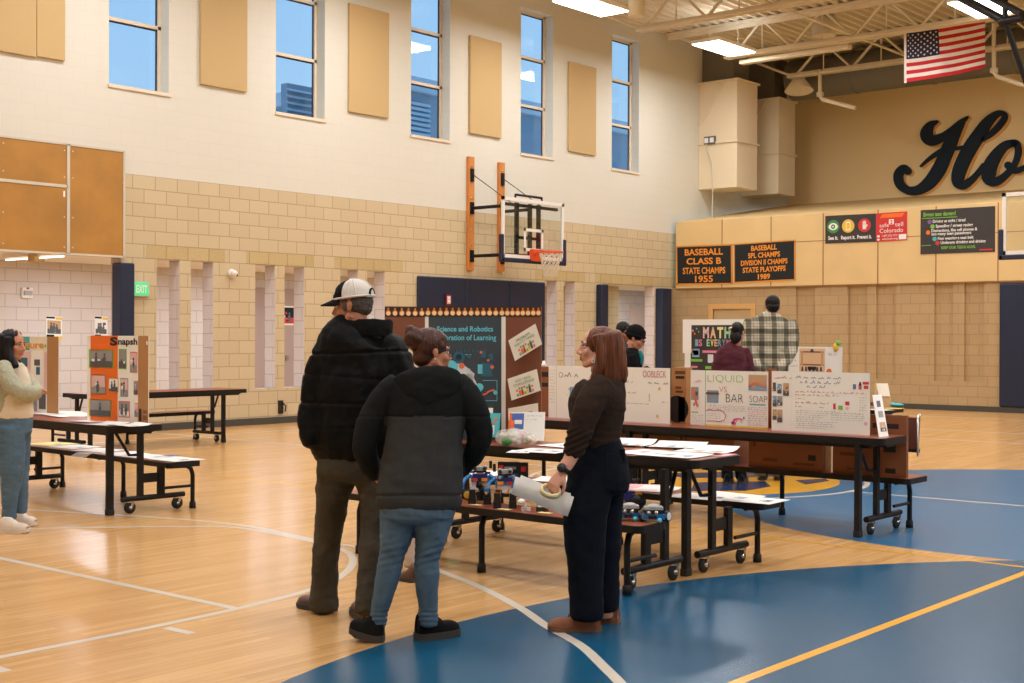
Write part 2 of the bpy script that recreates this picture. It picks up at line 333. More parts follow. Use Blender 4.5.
# ------------------------------------------------------------------ palette
for nm, a in dict(
    ink=dict(rgb=(40, 40, 44), rough=.7), white_paper=dict(rgb=(238, 236, 228), rough=.75), cream_card=dict(rgb=(232, 222, 200), rough=.8),
    board_white=dict(rgb=(238, 236, 224), rough=.75), kraft=dict(rgb=(176, 128, 78), rough=.85, var=.06, vscale=3), cardboard=dict(rgb=(142, 88, 54), rough=.85, var=.08, vscale=3),
    cardboard_dark=dict(rgb=(112, 66, 38), rough=.85), box_tan=dict(rgb=(178, 128, 76), rough=.85), black_print=dict(rgb=(34, 30, 28), rough=.7),
    black_metal=dict(rgb=(20, 19, 19), rough=.45, spec=.3), rubber=dict(rgb=(24, 24, 25), rough=.7), chrome=dict(rgb=(190, 188, 184), rough=.25, metal=1),
    laminate=dict(rgb=(146, 74, 45), rough=.35, var=.06, vscale=4), cream_paint=dict(rgb=(224, 204, 172), rough=.6), duct_paint=dict(rgb=(230, 213, 181), rough=.6),
    acoustic=dict(rgb=(197, 168, 118), rough=.95, bump=.15, bscale=200), osb_panel=dict(rgb=(174, 124, 50), rough=.55, var=.12, vscale=2.2), alu_trim=dict(rgb=(206, 198, 178), rough=.45),
    ply_panel=dict(rgb=(223, 192, 134), rough=.6, var=.04, vscale=1.5), ply_seam=dict(rgb=(150, 112, 66), rough=.8), navy_vinyl=dict(rgb=(21, 35, 62), rough=.38, bump=.08, bscale=6), navy_edge=dict(rgb=(24, 33, 60), rough=.4),
    base_rubber=dict(rgb=(70, 68, 60), rough=.6), upper_paint=dict(rgb=(246, 216, 158), rough=.75, bump=.04, bscale=40), plain_plaster=dict(rgb=(226, 208, 180), rough=.8), corridor_ceiling=dict(rgb=(235, 228, 220), rough=.8),
    window_frame=dict(rgb=(226, 210, 186), rough=.5), gasket=dict(rgb=(40, 44, 54), rough=.6), outdoor_metal=dict(rgb=(186, 204, 218), rough=.6), outdoor_dark=dict(rgb=(138, 158, 176), rough=.8),
    deck_paint=dict(rgb=(212, 198, 168), rough=.6), steel_paint=dict(rgb=(222, 208, 180), rough=.55), duct_grey=dict(rgb=(112, 106, 94), rough=.6), lamp_white=dict(rgb=(240, 236, 226), rough=.5),
    court_white=dict(rgb=(216, 207, 190), rough=.25), court_blue=dict(rgb=(14, 82, 114), rough=.27, spec=.4), court_blue_lit=dict(rgb=(42, 106, 146), rough=.3), court_yellow=dict(rgb=(232, 172, 50), rough=.25), court_navy=dict(rgb=(36, 52, 92), rough=.25),
    sign_navy=dict(rgb=(26, 38, 48), rough=.6, spec=.2), sign_gold=dict(rgb=(226, 164, 78), rough=.55), wood_rail=dict(rgb=(206, 132, 62), rough=.55, var=.1, vscale=6, stretch=(6, 6, .6)), rim_orange=dict(rgb=(226, 84, 34), rough=.4),
    net_white=dict(rgb=(222, 208, 184), rough=.9), hoop_white=dict(rgb=(232, 228, 218), rough=.5), banner_black=dict(rgb=(26, 30, 32), rough=.85, bump=.2, bscale=5), banner_gold=dict(rgb=(228, 146, 46), rough=.8), letter_gold=dict(rgb=(236, 150, 44), rough=.8),
    flag_red=dict(rgb=(200, 36, 48), rough=.8), flag_white=dict(rgb=(240, 234, 226), rough=.8), flag_blue=dict(rgb=(34, 36, 72), rough=.8),
    poster_dark=dict(rgb=(52, 48, 46), rough=.5), p_green=dict(rgb=(62, 140, 74), rough=.6), p_yellow=dict(rgb=(232, 192, 60), rough=.6), p_red=dict(rgb=(204, 48, 46), rough=.6), p_orange=dict(rgb=(238, 112, 28), rough=.6), p_teal=dict(rgb=(70, 176, 178), rough=.6), p_blue=dict(rgb=(66, 98, 160), rough=.6), p_lime=dict(rgb=(124, 190, 66), rough=.6), p_pink=dict(rgb=(226, 130, 150), rough=.6), p_purple=dict(rgb=(124, 84, 150), rough=.6),
    slate=dict(rgb=(58, 70, 76), rough=.7), cyan_art=dict(rgb=(104, 206, 222), rough=.6), cyan_dark=dict(rgb=(44, 100, 120), rough=.6), brown_felt=dict(rgb=(130, 80, 56), rough=.9), art_white=dict(rgb=(214, 222, 222), rough=.6), art_coral=dict(rgb=(226, 116, 84), rough=.6),
    grey_photo=dict(rgb=(150, 150, 148), rough=.5), grey_dark=dict(rgb=(88, 88, 92), rough=.5), photo_pink=dict(rgb=(226, 190, 184), rough=.5), photo_blue=dict(rgb=(130, 160, 186), rough=.5), photo_tan=dict(rgb=(196, 158, 118), rough=.5),
    chalk=dict(rgb=(60, 58, 60), rough=.8), pencil=dict(rgb=(112, 106, 112), rough=.8), pen_blue=dict(rgb=(110, 112, 160), rough=.8), pen_red=dict(rgb=(196, 84, 92), rough=.8), pen_pink=dict(rgb=(232, 100, 160), rough=.8),
    exit_green=dict(rgb=(60, 200, 130), rough=.5, emit=(60, 220, 140), estr=.5), exit_frame=dict(rgb=(190, 190, 172), rough=.5), bulb_glow=dict(rgb=(255, 226, 170), rough=.5), bulb_rim=dict(rgb=(228, 130, 40), rough=.5), border_black=dict(rgb=(50, 34, 24), rough=.6),
    toy_blue=dict(rgb=(36, 120, 184), rough=.35), toy_navy=dict(rgb=(40, 44, 110), rough=.35), toy_orange=dict(rgb=(240, 150, 50), rough=.35), toy_grey=dict(rgb=(170, 170, 166), rough=.4), toy_white=dict(rgb=(232, 230, 226), rough=.35), toy_black=dict(rgb=(24, 24, 26), rough=.4), sticky=dict(rgb=(236, 226, 150), rough=.8), pink_paper=dict(rgb=(240, 176, 182), rough=.8), tape_cream=dict(rgb=(226, 208, 156), rough=.6),
    skin_olive=dict(rgb=(196, 134, 104), rough=.5, var=.05, vscale=20), skin_light=dict(rgb=(224, 166, 138), rough=.5, var=.05, vscale=20), skin_tan=dict(rgb=(198, 136, 104), rough=.5, var=.05, vscale=20), knit_grey=dict(rgb=(60, 58, 60), rough=.9), skin_brown=dict(rgb=(150, 98, 72), rough=.5), lip=dict(rgb=(190, 96, 88), rough=.4), eye_white=dict(rgb=(226, 220, 212), rough=.3), eye_dark=dict(rgb=(40, 26, 20), rough=.2),
    hair_auburn=dict(rgb=(104, 57, 33), rough=.45, spec=.35, var=.5, vscale=9, bump=.5, bscale=14, stretch=(6, 6, .5)), hair_brown=dict(rgb=(72, 40, 25), rough=.45, spec=.35, var=.4, vscale=10, bump=.4, bscale=16, stretch=(5, 5, 1.2)), hair_black=dict(rgb=(20, 15, 15), rough=.5, spec=.25, var=.3, vscale=10, bump=.4, bscale=18, stretch=(5, 5, .6)), hair_grey=dict(rgb=(82, 74, 68), rough=.8, var=.35, vscale=60, bump=.4, bscale=120),
    puffer=dict(rgb=(8, 9, 9), rough=.6, bump=.15, bscale=22, spec=.15), cap_black=dict(rgb=(20, 21, 24), rough=.9, spec=.2), cap_mesh=dict(rgb=(228, 222, 212), rough=.9, bump=.4, bscale=220), olive_denim=dict(rgb=(72, 68, 58), rough=.9, spec=.2, var=.2, vscale=5, bump=.3, bscale=16), fleece_black=dict(rgb=(34, 36, 36), rough=1, bump=.12, bscale=90, spec=.1), fleece_grey=dict(rgb=(63, 64, 63), rough=1, var=.06, vscale=6, bump=.12, bscale=90, spec=.1), blue_denim=dict(rgb=(84, 108, 126), rough=.9, spec=.2, var=.16, vscale=6, bump=.3, bscale=24), dark_denim=dict(rgb=(16, 20, 30), rough=.9, var=.12, vscale=6, bump=.15, bscale=20, spec=.15), brown_knit=dict(rgb=(52, 40, 32), rough=.95, spec=.15, var=.08, vscale=30, bump=.2, bscale=30), tan_suede=dict(rgb=(146, 94, 66), rough=.95, var=.12, vscale=10, bump=.2, bscale=60), brown_leather=dict(rgb=(88, 58, 42), rough=.5, var=.15, vscale=10), dark_sole=dict(rgb=(60, 56, 52), rough=.8), tan_sole=dict(rgb=(120, 82, 58), rough=.8), black_mesh=dict(rgb=(18, 18, 19), rough=.85, spec=.2, bump=.3, bscale=150), white_leather=dict(rgb=(224, 210, 192), rough=.6, var=.06, vscale=12), sage_knit=dict(rgb=(172, 172, 146), rough=.95, var=.12, vscale=60, bump=.3, bscale=90), cream_shirt=dict(rgb=(228, 214, 188), rough=.9), pale_trousers=dict(rgb=(206, 186, 166), rough=.9), maroon_knit=dict(rgb=(84, 30, 42), rough=.9), black_cloth=dict(rgb=(20, 21, 23), rough=.95, spec=.15), teal_cloth=dict(rgb=(30, 122, 122), rough=.9), khaki_cloth=dict(rgb=(112, 100, 82), rough=.9), pink_sock=dict(rgb=(190, 92, 80), rough=.9), pearl=dict(rgb=(236, 226, 210), rough=.2),
    plastic_clear=dict(rgb=(226, 226, 214), rough=.3), pale_wood=dict(rgb=(226, 190, 132), rough=.6), screen_blue=dict(rgb=(70, 100, 170), rough=.5), light_wood=dict(rgb=(214, 168, 104), rough=.55), shade_cloth=dict(rgb=(196, 172, 128), rough=.8), door_paint=dict(rgb=(220, 196, 182), rough=.5), door_brown=dict(rgb=(172, 150, 144), rough=.6), seat_brown=dict(rgb=(96, 46, 30), rough=.5), camera_white=dict(rgb=(232, 228, 220), rough=.4),
    ).items(): M(nm, **a)
MATS['court_yellow'].node_tree.nodes['Principled BSDF'].inputs['Specular IOR Level'].default_value = .5
floor_mat(); plaid_mat(); glass_mat()
block_mat('tan_block', (212, 194, 157), (206, 187, 149), (180, 160, 125), 'X', oz=4.06)
block_mat('tan_block_end', (192, 165, 122), (188, 160, 118), (170, 145, 106), 'Y', oz=2.70)
block_mat('split_block', (204, 182, 134), (196, 173, 123), (174, 152, 108), 'X', oz=4.06, bump=1.0, grain=40)
block_mat('cream_block', (222, 218, 202), (221, 217, 201), (216, 212, 195), 'X', oz=4.06, bump=.12, ms=.005, rough=.7, grain=120)
block_mat('cream_block_side', (240, 224, 196), (238, 222, 194), (224, 206, 176), 'Y', oz=4.06, bump=.12, ms=.005, rough=.7, grain=120)
block_mat('lilac_block', (218, 207, 202), (214, 203, 198), (188, 177, 172), 'XY', oz=2.97, bw=.44, rh=.235, bump=.15)
# emissive lamp diffuser: a lamp that is switched on
M('lamp_on', rgb=(255, 250, 240), emit=(255, 246, 228), estr=9)
M('tube_on', rgb=(255, 250, 240), emit=(255, 240, 226), estr=3)
# ------------------------------------------------------------------ room shell
def wall_grid(name, us, zs, hole, mat, P, D):
    # a wall with openings: P(u, z, d) gives the point d behind the face
    us, zs = sorted(set(us)), sorted(set(zs)); mb = MB()
    sol = [[not hole((us[i]+us[i+1])/2, (zs[j]+zs[j+1])/2) for j in range(len(zs)-1)] for i in range(len(us)-1)]
    def S_(i, j): return 0 <= i < len(us)-1 and 0 <= j < len(zs)-1 and sol[i][j]
    for i in range(len(us)-1):
        for j in range(len(zs)-1):
            if not sol[i][j]: continue
            a, b, c, d = us[i], us[i+1], zs[j], zs[j+1]; m = mat((a+b)/2, (c+d)/2)
            q = lambda pts, mm=None: mb.add([P(*p) for p in pts], [(0, 1, 2, 3)], mm or m)
            rv = 'lilac_block' if (D > .2 and d < 3) else m
            q([(a, c, 0), (b, c, 0), (b, d, 0), (a, d, 0)]); q([(b, c, D), (a, c, D), (a, d, D), (b, d, D)])
            if not S_(i-1, j): q([(a, c, D), (a, c, 0), (a, d, 0), (a, d, D)], rv)
            if not S_(i+1, j): q([(b, c, 0), (b, c, D), (b, d, D), (b, d, 0)], rv)
            if not S_(i, j-1): q([(a, c, D), (b, c, D), (b, c, 0), (a, c, 0)], rv)
            if not S_(i, j+1): q([(a, d, 0), (b, d, 0), (b, d, D), (a, d, D)], rv)
    return struct(mb.build(name))
YW, XE, XH, ZC = 18.1, 27.5, 33.3, 8.9
WIN = [(11.75, 12.85), (15.06, 16.19), (18.40, 19.50), (21.71, 22.80), (24.99, 26.08)]; WZ = (5.42, 8.52)
SLIT = [(12.63, 13.07), (13.29, 13.74), (14.62, 15.06), (15.27, 15.72), (16.58, 17.02), (17.25, 17.71), (22.55, 22.97), (23.21, 23.62)]; SZ = (.62, 2.7502)
LINT = [(12.43, 13.98), (14.42, 15.95), (16.43, 18.2), (22.2, 24.0), (24.36, 27.5)]
holes = [(a, b, *WZ) for a, b in WIN] + [(a, b, *SZ) for a, b in SLIT] + [(24.68, 26.76, -1, 2.7502), (3.0, 11.98, -1, 2.7502)]
us = [-6, XH] + [v for h in holes for v in h[:2]] + [v for h in LINT for v in h]; zs = [0, ZC, 4.06, 2.7502, 2.9685] + [WZ[0], WZ[1], SZ[0]]
def wl_mat(u, z):
    if z > 4.06: return 'cream_block'
    if 2.75 < z < 2.9685 and any(a < u < b for a, b in LINT): return 'split_block'
    return 'tan_block'
wall_grid('wall_left', us, zs, lambda u, z: any(a < u < b and c < z < d for a, b, c, d in holes), wl_mat, lambda u, z, d: V((u, YW+d, z)), .28)
# end wall: low storage block with blind slits, door niche, plywood fascia and sloped lid; tall painted wall behind
ES = [(14.23, 14.71), (12.97, 13.42), (12.30, 12.76), (11.03, 11.44), (10.37, 10.79)]
eh = [(a, b, .62, 2.75) for a, b in ES] + [(15.87, 16.90, -1, 2.20)]
wall_grid('wall_end', [-13, YW] + [v for h in eh for v in h[:2]], [0, 2.72, .62, 2.20], lambda u, z: any(a < u < b and c < z < d for a, b, c, d in eh), lambda u, z: 'tan_block_end', lambda u, z, d: V((XE+d, u, z)), .07)
mb = MB(); mb.box(XE+.07, -13, 0, XE+.25, YW, 2.72, 'tan_block_end'); struct(mb.build('wall_end_core'))
mb = MB(); mb.box(XE+.02, 15.87, .0, XE+.06, 16.90, 2.20, 'shade_cloth')
for a, b in ((15.75, 15.87), (16.90, 17.02)): mb.box(XE-.04, a, 0, XE+.05, b, 2.20, 'light_wood')
mb.box(XE-.04, 15.75, 2.20, XE+.05, 17.02, 2.32, 'light_wood'); struct(mb.build('door_1'))
mb = MB(); XF = XE-.05
YF = 17.94; mb.add([(XF, -13, 2.70), (XF, YF, 2.70), (XF, YF, 4.33), (XF, -13, 4.33), (XE+.2, -13, 2.70), (XE+.2, YF, 2.70)], [(0, 3, 2, 1), (0, 1, 5, 4)], 'ply_panel')
for y in (16.64, 15.33, 14.01, 12.70, 11.39, 10.07, 8.76, 7.45): mb.box(XF-.003, y-.012, 2.70, XF, y+.012, 4.33, 'ply_seam')
mb.box(XF-.003, -13, 3.705, XF, YF, 3.72, 'ply_seam'); mb.box(XF-.006, -13, 2.69, XF+.02, YF, 2.715, 'ply_seam')
mb.add([(XF, -13, 4.33), (XF, YF, 4.33), (XH, YW, 5.21), (XH, -13, 5.21)], [(0, 3, 2, 1)], 'ply_panel')
struct(mb.build('trim_1'))
mb = MB(); mb.box(XH, -13, 0, XH+.2, YW+.3, ZC, 'upper_paint'); struct(mb.build('wall_far'))
mb = MB(); mb.box(-6, -13.2, 0, XH, -13, ZC, 'cream_block'); struct(mb.build('wall_right'))
mb = MB(); mb.box(-6.2, -13, 0, -6, YW, ZC, 'cream_block_side'); struct(mb.build('wall_back'))
for nm, bx in (('baseboard_left', [(11.85, YW-.025, 24.68, YW), (26.76, YW-.025, XE, YW)]), ('baseboard_end', [(XE-.025, -13, XE, 15.75), (XE-.025, 17.02, XE, YW)])):
    mb = MB()
    for x0, y0, x1, y1 in bx: mb.box(x0, y0, 0, x1, y1, .115, 'base_rubber')
    struct(mb.build(nm))
# corridor behind the slits
mb = MB(); mb.box(2, 22.5, 0, 36, 22.6, 2.97, 'lilac_block'); struct(mb.build('wall_corridor'))
mb = MB(); mb.box(2, YW+.28, 2.88, 36, 22.5, 2.97, 'corridor_ceiling'); struct(mb.build('ceiling_corridor'))
mb = MB(); mb.box(35.9, YW+.28, 0, 36, 22.5, 2.88, 'lilac_block'); mb.box(2, YW, 0, 2.1, 22.5, 2.88, 'lilac_block'); struct(mb.build('wall_corridor_ends'))
mb = MB(); mb.box(18.0, 22.44, 0, 20.2, 22.5, 2.55, 'door_brown'); mb.box(18.95, 22.40, 1.0, 19.02, 22.44, 1.1, 'chrome'); struct(mb.build('door_2'))
a, b = aty(631, 330, 22.45).x, aty(653, 330, 22.45).x
mb = MB(); mb.box(a, 22.43, 0, b, 22.5, 2.42, 'door_paint')
for z in (.35, 1.15, 1.95): mb.box(b-.05, 22.41, z-.06, b-.01, 22.44, z+.06, 'alu_trim')
struct(mb.build('door_3'))
a, b = aty(600, 330, 20.8).x, aty(618.5, 330, 20.8).x
mb = MB(); mb.box(a, 20.8, 0, b, 22.5, 2.88, 'tan_block'); struct(mb.build('wall_partition'))
# floor with its court paint (one mesh: boards, blue zones, lines)
mb = MB(); mb.add([(-6, -13, 0), (XE+.2, -13, 0), (XE+.2, YW, 0), (-6, YW, 0)], [(0, 1, 2, 3)], 'maple_floor')
mb.add([(2, YW, 0), (36, YW, 0), (36, 22.5, 0), (2, 22.5, 0)], [(0, 1, 2, 3)], 'maple_floor')
def fdisc(cx, cy, r, z, m, clip=None):
    z *= .4
    pts = []
    for k in range(128):
        a = 2*math.pi*k/128; x, y = cx+r*math.cos(a), cy+r*math.sin(a)
        if clip: x = min(x, clip)
        pts.append((x, y, z))
    mb.add(pts, [tuple(range(128))], m)
def fline(pts, w, m, z=.003, closed=False):
    z *= .4
    n = len(pts); vs = []
    for i, p in enumerate(pts):
        a = pts[i-1] if (closed or i) else p; b = pts[(i+1) % n] if (closed or i < n-1) else p
        t = V((b[0]-a[0], b[1]-a[1])); t.normalize(); vs += [(p[0]-t.y*w/2, p[1]+t.x*w/2, z), (p[0]+t.y*w/2, p[1]-t.x*w/2, z)]
    mb.add(vs, [(2*i, 2*i+1, 2*((i+1) % n)+1, 2*((i+1) % n)) for i in range(n if closed else n-1)], m)
fdisc(5.5, -.57, 5.41, .0012, 'court_blue'); fdisc(12.74, 3.70, 3.46, .0010, 'court_blue_lit')  # second disc is lighter: the bright wall's reflection is painted into its blue
fdisc(12.35, 7.8, 1.52, .0020, 'court_yellow')
fline([(12.35+1.8*math.cos(2*math.pi*k/96), 7.8+1.8*math.sin(2*math.pi*k/96)) for k in range(96)], .055, 'court_white', closed=True)
for pts in ([(11.3, 7.2), (12.0, 7.6), (12.6, 7.1), (12.2, 6.8), (11.7, 6.8)], [(12.5, 8.4), (13.2, 7.9), (13.5, 7.2), (13.0, 7.3), (12.3, 7.9)], [(11.6, 8.3), (12.2, 8.9), (12.6, 8.6), (12.0, 8.1)], [(12.9, 6.9), (13.3, 6.75), (13.1, 6.6), (12.6, 6.62)]):
    mb.add([(x, y, .0012) for x, y in pts], [tuple(range(len(pts)))], 'court_navy')
def g2(pts): return [tuple(at(*p)[:2]) for p in pts]
big = g2([(65, 512), (150, 517), (240, 525), (320, 541), (390, 553), (445, 573), (480, 587), (518.6, 607), (548, 627), (580, 645), (605, 668), (620, 683)])
big = [(6.05, 11.2)] + big + [(4.45, 3.0), (3.9, 2.5), (3.2, 2.0)]
fline(catmull(big, 6), .058, 'court_white')
sm = [(1.8, 5.94), (3.26, 5.95), (4.1, 5.965), (4.75, 6.01)] + g2([(310, 590), (340, 577), (353, 562), (345, 551), (310, 541), (240, 528), (180, 526.5), (130, 527)]) + [(5.5, 9.75), (4.6, 9.85)]
fline(catmull(sm, 6), .055, 'court_white', z=.0034)
fline([(4.73, 6.0), (4.73, 18.0)], .055, 'court_white', z=.0026)
fline(g2([(166, 628), (192, 633.5)]), .055, 'court_white', z=.0028); fline(g2([(-16, 664.5), (7, 671.5)]), .055, 'court_white', z=.0028)
fline([(2.0, 3.055), (9.07, 3.055), (16.2, 3.12)], .06, 'court_yellow', z=.0036)
fline([(9.0, 18.0), (9.08, 3.60), (9.05, 3.05)], .045, 'court_yellow', z=.0038)
fline([(12.35, 6.0), (12.35, -12.9)], .055, 'court_white', z=.0024); fline([(12.35, 9.6), (12.35, 18)], .055, 'court_white', z=.0024)
for x, m in ((19.6, 'court_white'), (21.6, 'court_white')): fline([(x, 16.6), (x, -12)], .06, m, z=.0022)
fline([(8, 16.7), (26, 16.7)], .06, 'court_white', z=.0021); fline([(25.2, 16.7), (25.2, -12)], .06, 'court_white', z=.0023)
struct(mb.build('floor'))
# ceiling: ribbed steel deck
mb = MB(); ys = []; y = -13.0; vs = []
while y < YW+.2: ys += [(y, ZC), (y+.09, ZC), (y+.13, ZC-.075), (y+.21, ZC-.075)]; y += .25
for y, z in ys: vs += [(-6, y, z), (XH+.1, y, z)]
mb.add(vs, [(2*i, 2*i+1, 2*i+3, 2*i+2) for i in range(len(ys)-1)], 'deck_paint')
mb.box(-6, -13, ZC+.01, XH+.1, YW+.3, ZC+.06, 'deck_paint')
struct(mb.build('ceiling'))
# ------------------------------------------------------------------ windows
def beams(mb, a, b, z0, z1, y0, y1, cross, m, w=.05):
    mb.box(a, y0, z0, a+w, y1, z1, m); mb.box(b-w, y0, z0, b, y1, z1, m); mb.box(a, y0, z0, b, y1, z0+w, m); mb.box(a, y0, z1-w, b, y1, z1, m)
    for z in cross: mb.box(a, y0, z-w*.55, b, y1, z+w*.55, m)
for i, (a, b) in enumerate(WIN):
    mb = MB(); y0 = YW+.22
    beams(mb, a, b, WZ[0], WZ[1], y0, y0+.07, (6.5, 7.54), 'window_frame')
    z0 = WZ[0]+.05
    for z1 in (6.47, 7.51, 8.47):
        mb.box(b-.05-.022, y0+.03, z0, b-.05, y0+.05, z1, 'gasket'); mb.box(a+.05, y0+.03, z1-.022, b-.05, y0+.05, z1, 'gasket'); z0 = z1+.06
    f = struct(mb.build('window_%d' % (i+1)))
    mb = MB(); mb.box(a+.05, y0+.045, WZ[0]+.05, b-.05, y0+.05, WZ[1]-.05, 'clear_glass'); struct(mb.build('pane', f))
    mb = MB(); mb.box(a-.02, YW-.03, WZ[0]-.05, b+.02, y0, WZ[0]+.004, 'window_frame'); struct(mb.build('window_sill', f))
# outside
mb = MB(); mb.box(29.8, 30, 0, 60, 42, 9.35, 'outdoor_dark'); mb.box(29.6, 29.8, 9.35, 60.2, 42.2, 9.8, 'outdoor_metal')
for k in range(18): mb.box(29.9, 29.9, 6.2+k*.16, 31.3, 30, 6.29+k*.16, 'outdoor_metal')
one(mb, 'neighbouring_building', 'grey blue neighbouring building seen low through the right-hand windows', 'building')
t = thing('rooftop_unit', 'louvered grey metal vent housing outside the second window', 'vent', (22.4, 26.2, 0))
mb = MB(); mb.box(22.05, 26.05, 0, 22.9, 26.3, 7.9, 'outdoor_dark'); mb.build('housing', t)
for k in range(7):
    mb = MB(); mb.obox((22.03, 25.95, 6.7+k*.165), (.89, 0, 0), (0, .12, .07), (0, -.01, .02), 'outdoor_metal'); mb.build('louver', t)
# ------------------------------------------------------------------ acoustic panels and fascia boards
PN = [(9.0, 10.50, 5.62, 7.6), (10.50, 10.97, 5.64, 7.6), (13.44, 14.40, 5.66, 7.62), (16.74, 17.76, 5.64, 7.63), (20.05, 21.03, 5.64, 7.62), (23.32, 24.32, 5.63, 7.61)]
PL = ['tan acoustic wall panel at the upper left edge, wide half', 'narrow tan acoustic wall panel butted against the wide one at upper left', 'tan acoustic wall panel between the first and second windows', 'tan acoustic wall panel between the second and third windows', 'tan acoustic wall panel above the wooden hoop rails', 'tan acoustic wall panel before the last window']
for (a, b, c, d), l in zip(PN, PL):
    mb = MB(); mb.box(a+.003, YW-.055, c, b-.003, YW, d, 'acoustic'); bevel(one(mb, 'acoustic_panel', l, 'acoustic panel', 'acoustic panels on the upper wall'), .008)
mb = MB(); mb.box(5.0, YW-.05, 2.75, 12.0, YW, 4.40, 'osb_panel')
for x0, z0, x1, z1 in ((11.00, 2.75, 11.05, 4.40), (5, 3.74, 11.02, 3.785), (5, 4.38, 12.0, 4.41), (5, 2.735, 12.0, 2.765), (11.975, 2.75, 12.01, 4.4)): mb.box(x0, YW-.06, z0, x1, YW-.045, z1, 'alu_trim')
for x in (9.98, 10.96, 11.1, 11.98):
    for z in (2.85, 3.3, 3.9, 4.3): mb.box(x-.01, YW-.053, z-.01, x+.01, YW-.05, z+.01, 'alu_trim')
mb.box(10.94, YW-.056, 3.6, 10.97, YW-.05, 3.69, 'white_paper'); mb.box(11.97, YW-.056, 2.84, 12.0, YW-.05, 2.88, 'p_green')
struct(mb.build('trim_2'))
# ------------------------------------------------------------------ wall pads
def pad(x0, y0, z0, x1, y1, z1, label, group):
    mb = MB(); mb.box(x0, y0, z0, x1, y1, z1, 'navy_vinyl'); o = one(mb, 'wall_pad', label, 'wall pad', group); bevel(o, .03, 3); return o
G = 'navy wall pads'
for a, b, l in ((18.56, 19.95, 'navy wall pad behind the bulb-bordered board, under the left hoop rail'), (19.95, 21.32, 'middle navy wall pad below the glass backboard'), (21.32, 22.5, 'right navy wall pad beside the narrow wall slits')): pad(a+.004, YW-.06, .12, b-.004, YW, 2.70, l, G)
mb = MB(); mb.prism([(11.91, YW-.09), (12.17, YW-.09), (12.17, YW), (11.975, YW), (11.975, YW+.16), (11.91, YW+.16)], .1, 2.66, 'navy_vinyl')
bevel(one(mb, 'wall_pad', 'navy padded corner post beneath the tan fascia, left of the exit sign', 'wall pad', G), .025, 3)
pad(24.40, YW-.16, .1, 24.68, YW, 2.72, 'thin navy jamb pad on the left of the corridor doorway', G)
pad(26.80, YW-.22, .1, 27.2, YW, 2.70, 'navy jamb pad on the right of the corridor doorway', G)
for a, b, l in ((8.70, 10.04, 'navy wall pad at the right edge under the end wall fascia'), (7.35, 8.70, 'navy wall pad partly cut by the right picture edge')): pad(XE-.06, a+.004, .12, XE, b-.004, 2.66, l, G)
# ------------------------------------------------------------------ ceiling lights
def make_light():
    t = thing('ceiling_light', 'lit white high-bay ceiling light in front of the last window', 'ceiling light', (21.0, 15.72, 8.0), 0, 'high-bay ceiling lights')
    mb = MB(); mb.box(-.80, -.36, .02, .80, .36, .10, 'lamp_white'); mb.box(-.6, -.2, .10, .6, .2, .16, 'lamp_white'); bevel(mb.build('housing', t, True), .01)
    mb = MB(); mb.box(-.78, -.34, .0, .78, .34, .02, 'lamp_on'); mb.build('diffuser', t, True)
    for x in (-.6, .6):
        mb = MB(); mb.tube([(x, 0, .16), (x, 0, .85)], .006, 'steel_paint', 6); mb.build('hanger', t, True)
    return t
L0 = make_light()
LX, LY = (1.2, 6.1, 11.1, 16.0, 21.0, 25.95), (15.7, 9.9, 4.1, -1.7, -7.5)
for x in LX:
    for y in LY:
        if (x, y) == (21.0, 15.7): pass
        else:
            l = 'lit high-bay ceiling light above the corner duct' if (x, y) == (25.95, 15.7) else 'lit high-bay ceiling light behind the top of the flag' if (x, y) == (25.95, 9.9) else 'high-bay ceiling light over the court, outside the picture'
            dup(L0, (x, y, 8.0), label=l)
        ld = bpy.data.lights.new('lamp_glow', 'AREA'); ld.shape = 'RECTANGLE'; ld.size = 1.5; ld.size_y = .66; ld.energy = LAMP_W; ld.color = (.87, .905, 1)
        lo = bpy.data.objects.new('lamp_glow', ld); COL.objects.link(lo); lo.location = (x, y, 7.97)
        if x > 15 and y > 3:
            l2 = ld.copy(); l2.energy = LAMP_W*.10; l2.size = 1.3; l2.size_y = .5; lo = bpy.data.objects.new('lamp_uplight', l2); COL.objects.link(lo); lo.location = (x, y, 8.19); lo.rotation_euler = (math.pi, 0, 0)
for x in (8.5, 13.2, 17, 21, 25.5, 30.5):
    ld = bpy.data.lights.new('corridor_glow', 'AREA'); ld.shape = 'RECTANGLE'; ld.size = 1.2; ld.size_y = .2; ld.energy = CORR_W; ld.color = (.8, .9, 1)
    lo = bpy.data.objects.new('corridor_glow', ld); COL.objects.link(lo); lo.location = (x, 20.4, 2.82)
t = thing('tube_light', 'lit white tube light under the alcove ceiling at upper left', 'tube light', (11.6, 20.0, 2.78))
mb = MB(); mb.box(-.05, -.9, .03, .05, .9, .1, 'corridor_ceiling'); mb.build('housing', t, True)
mb = MB(); mb.tube([(0, -.88, 0), (0, -.18, 0)], .013, 'tube_on'); mb.build('tube', t, True)
mb = MB(); mb.tube([(0, .05, 0), (0, .88, 0)], .013, 'tube_on'); mb.build('tube', t, True)
mb = MB(); mb.box(-.09, -.17, -.06, .09, .04, .06, 'acoustic'); mb.build('bracket', t, True)
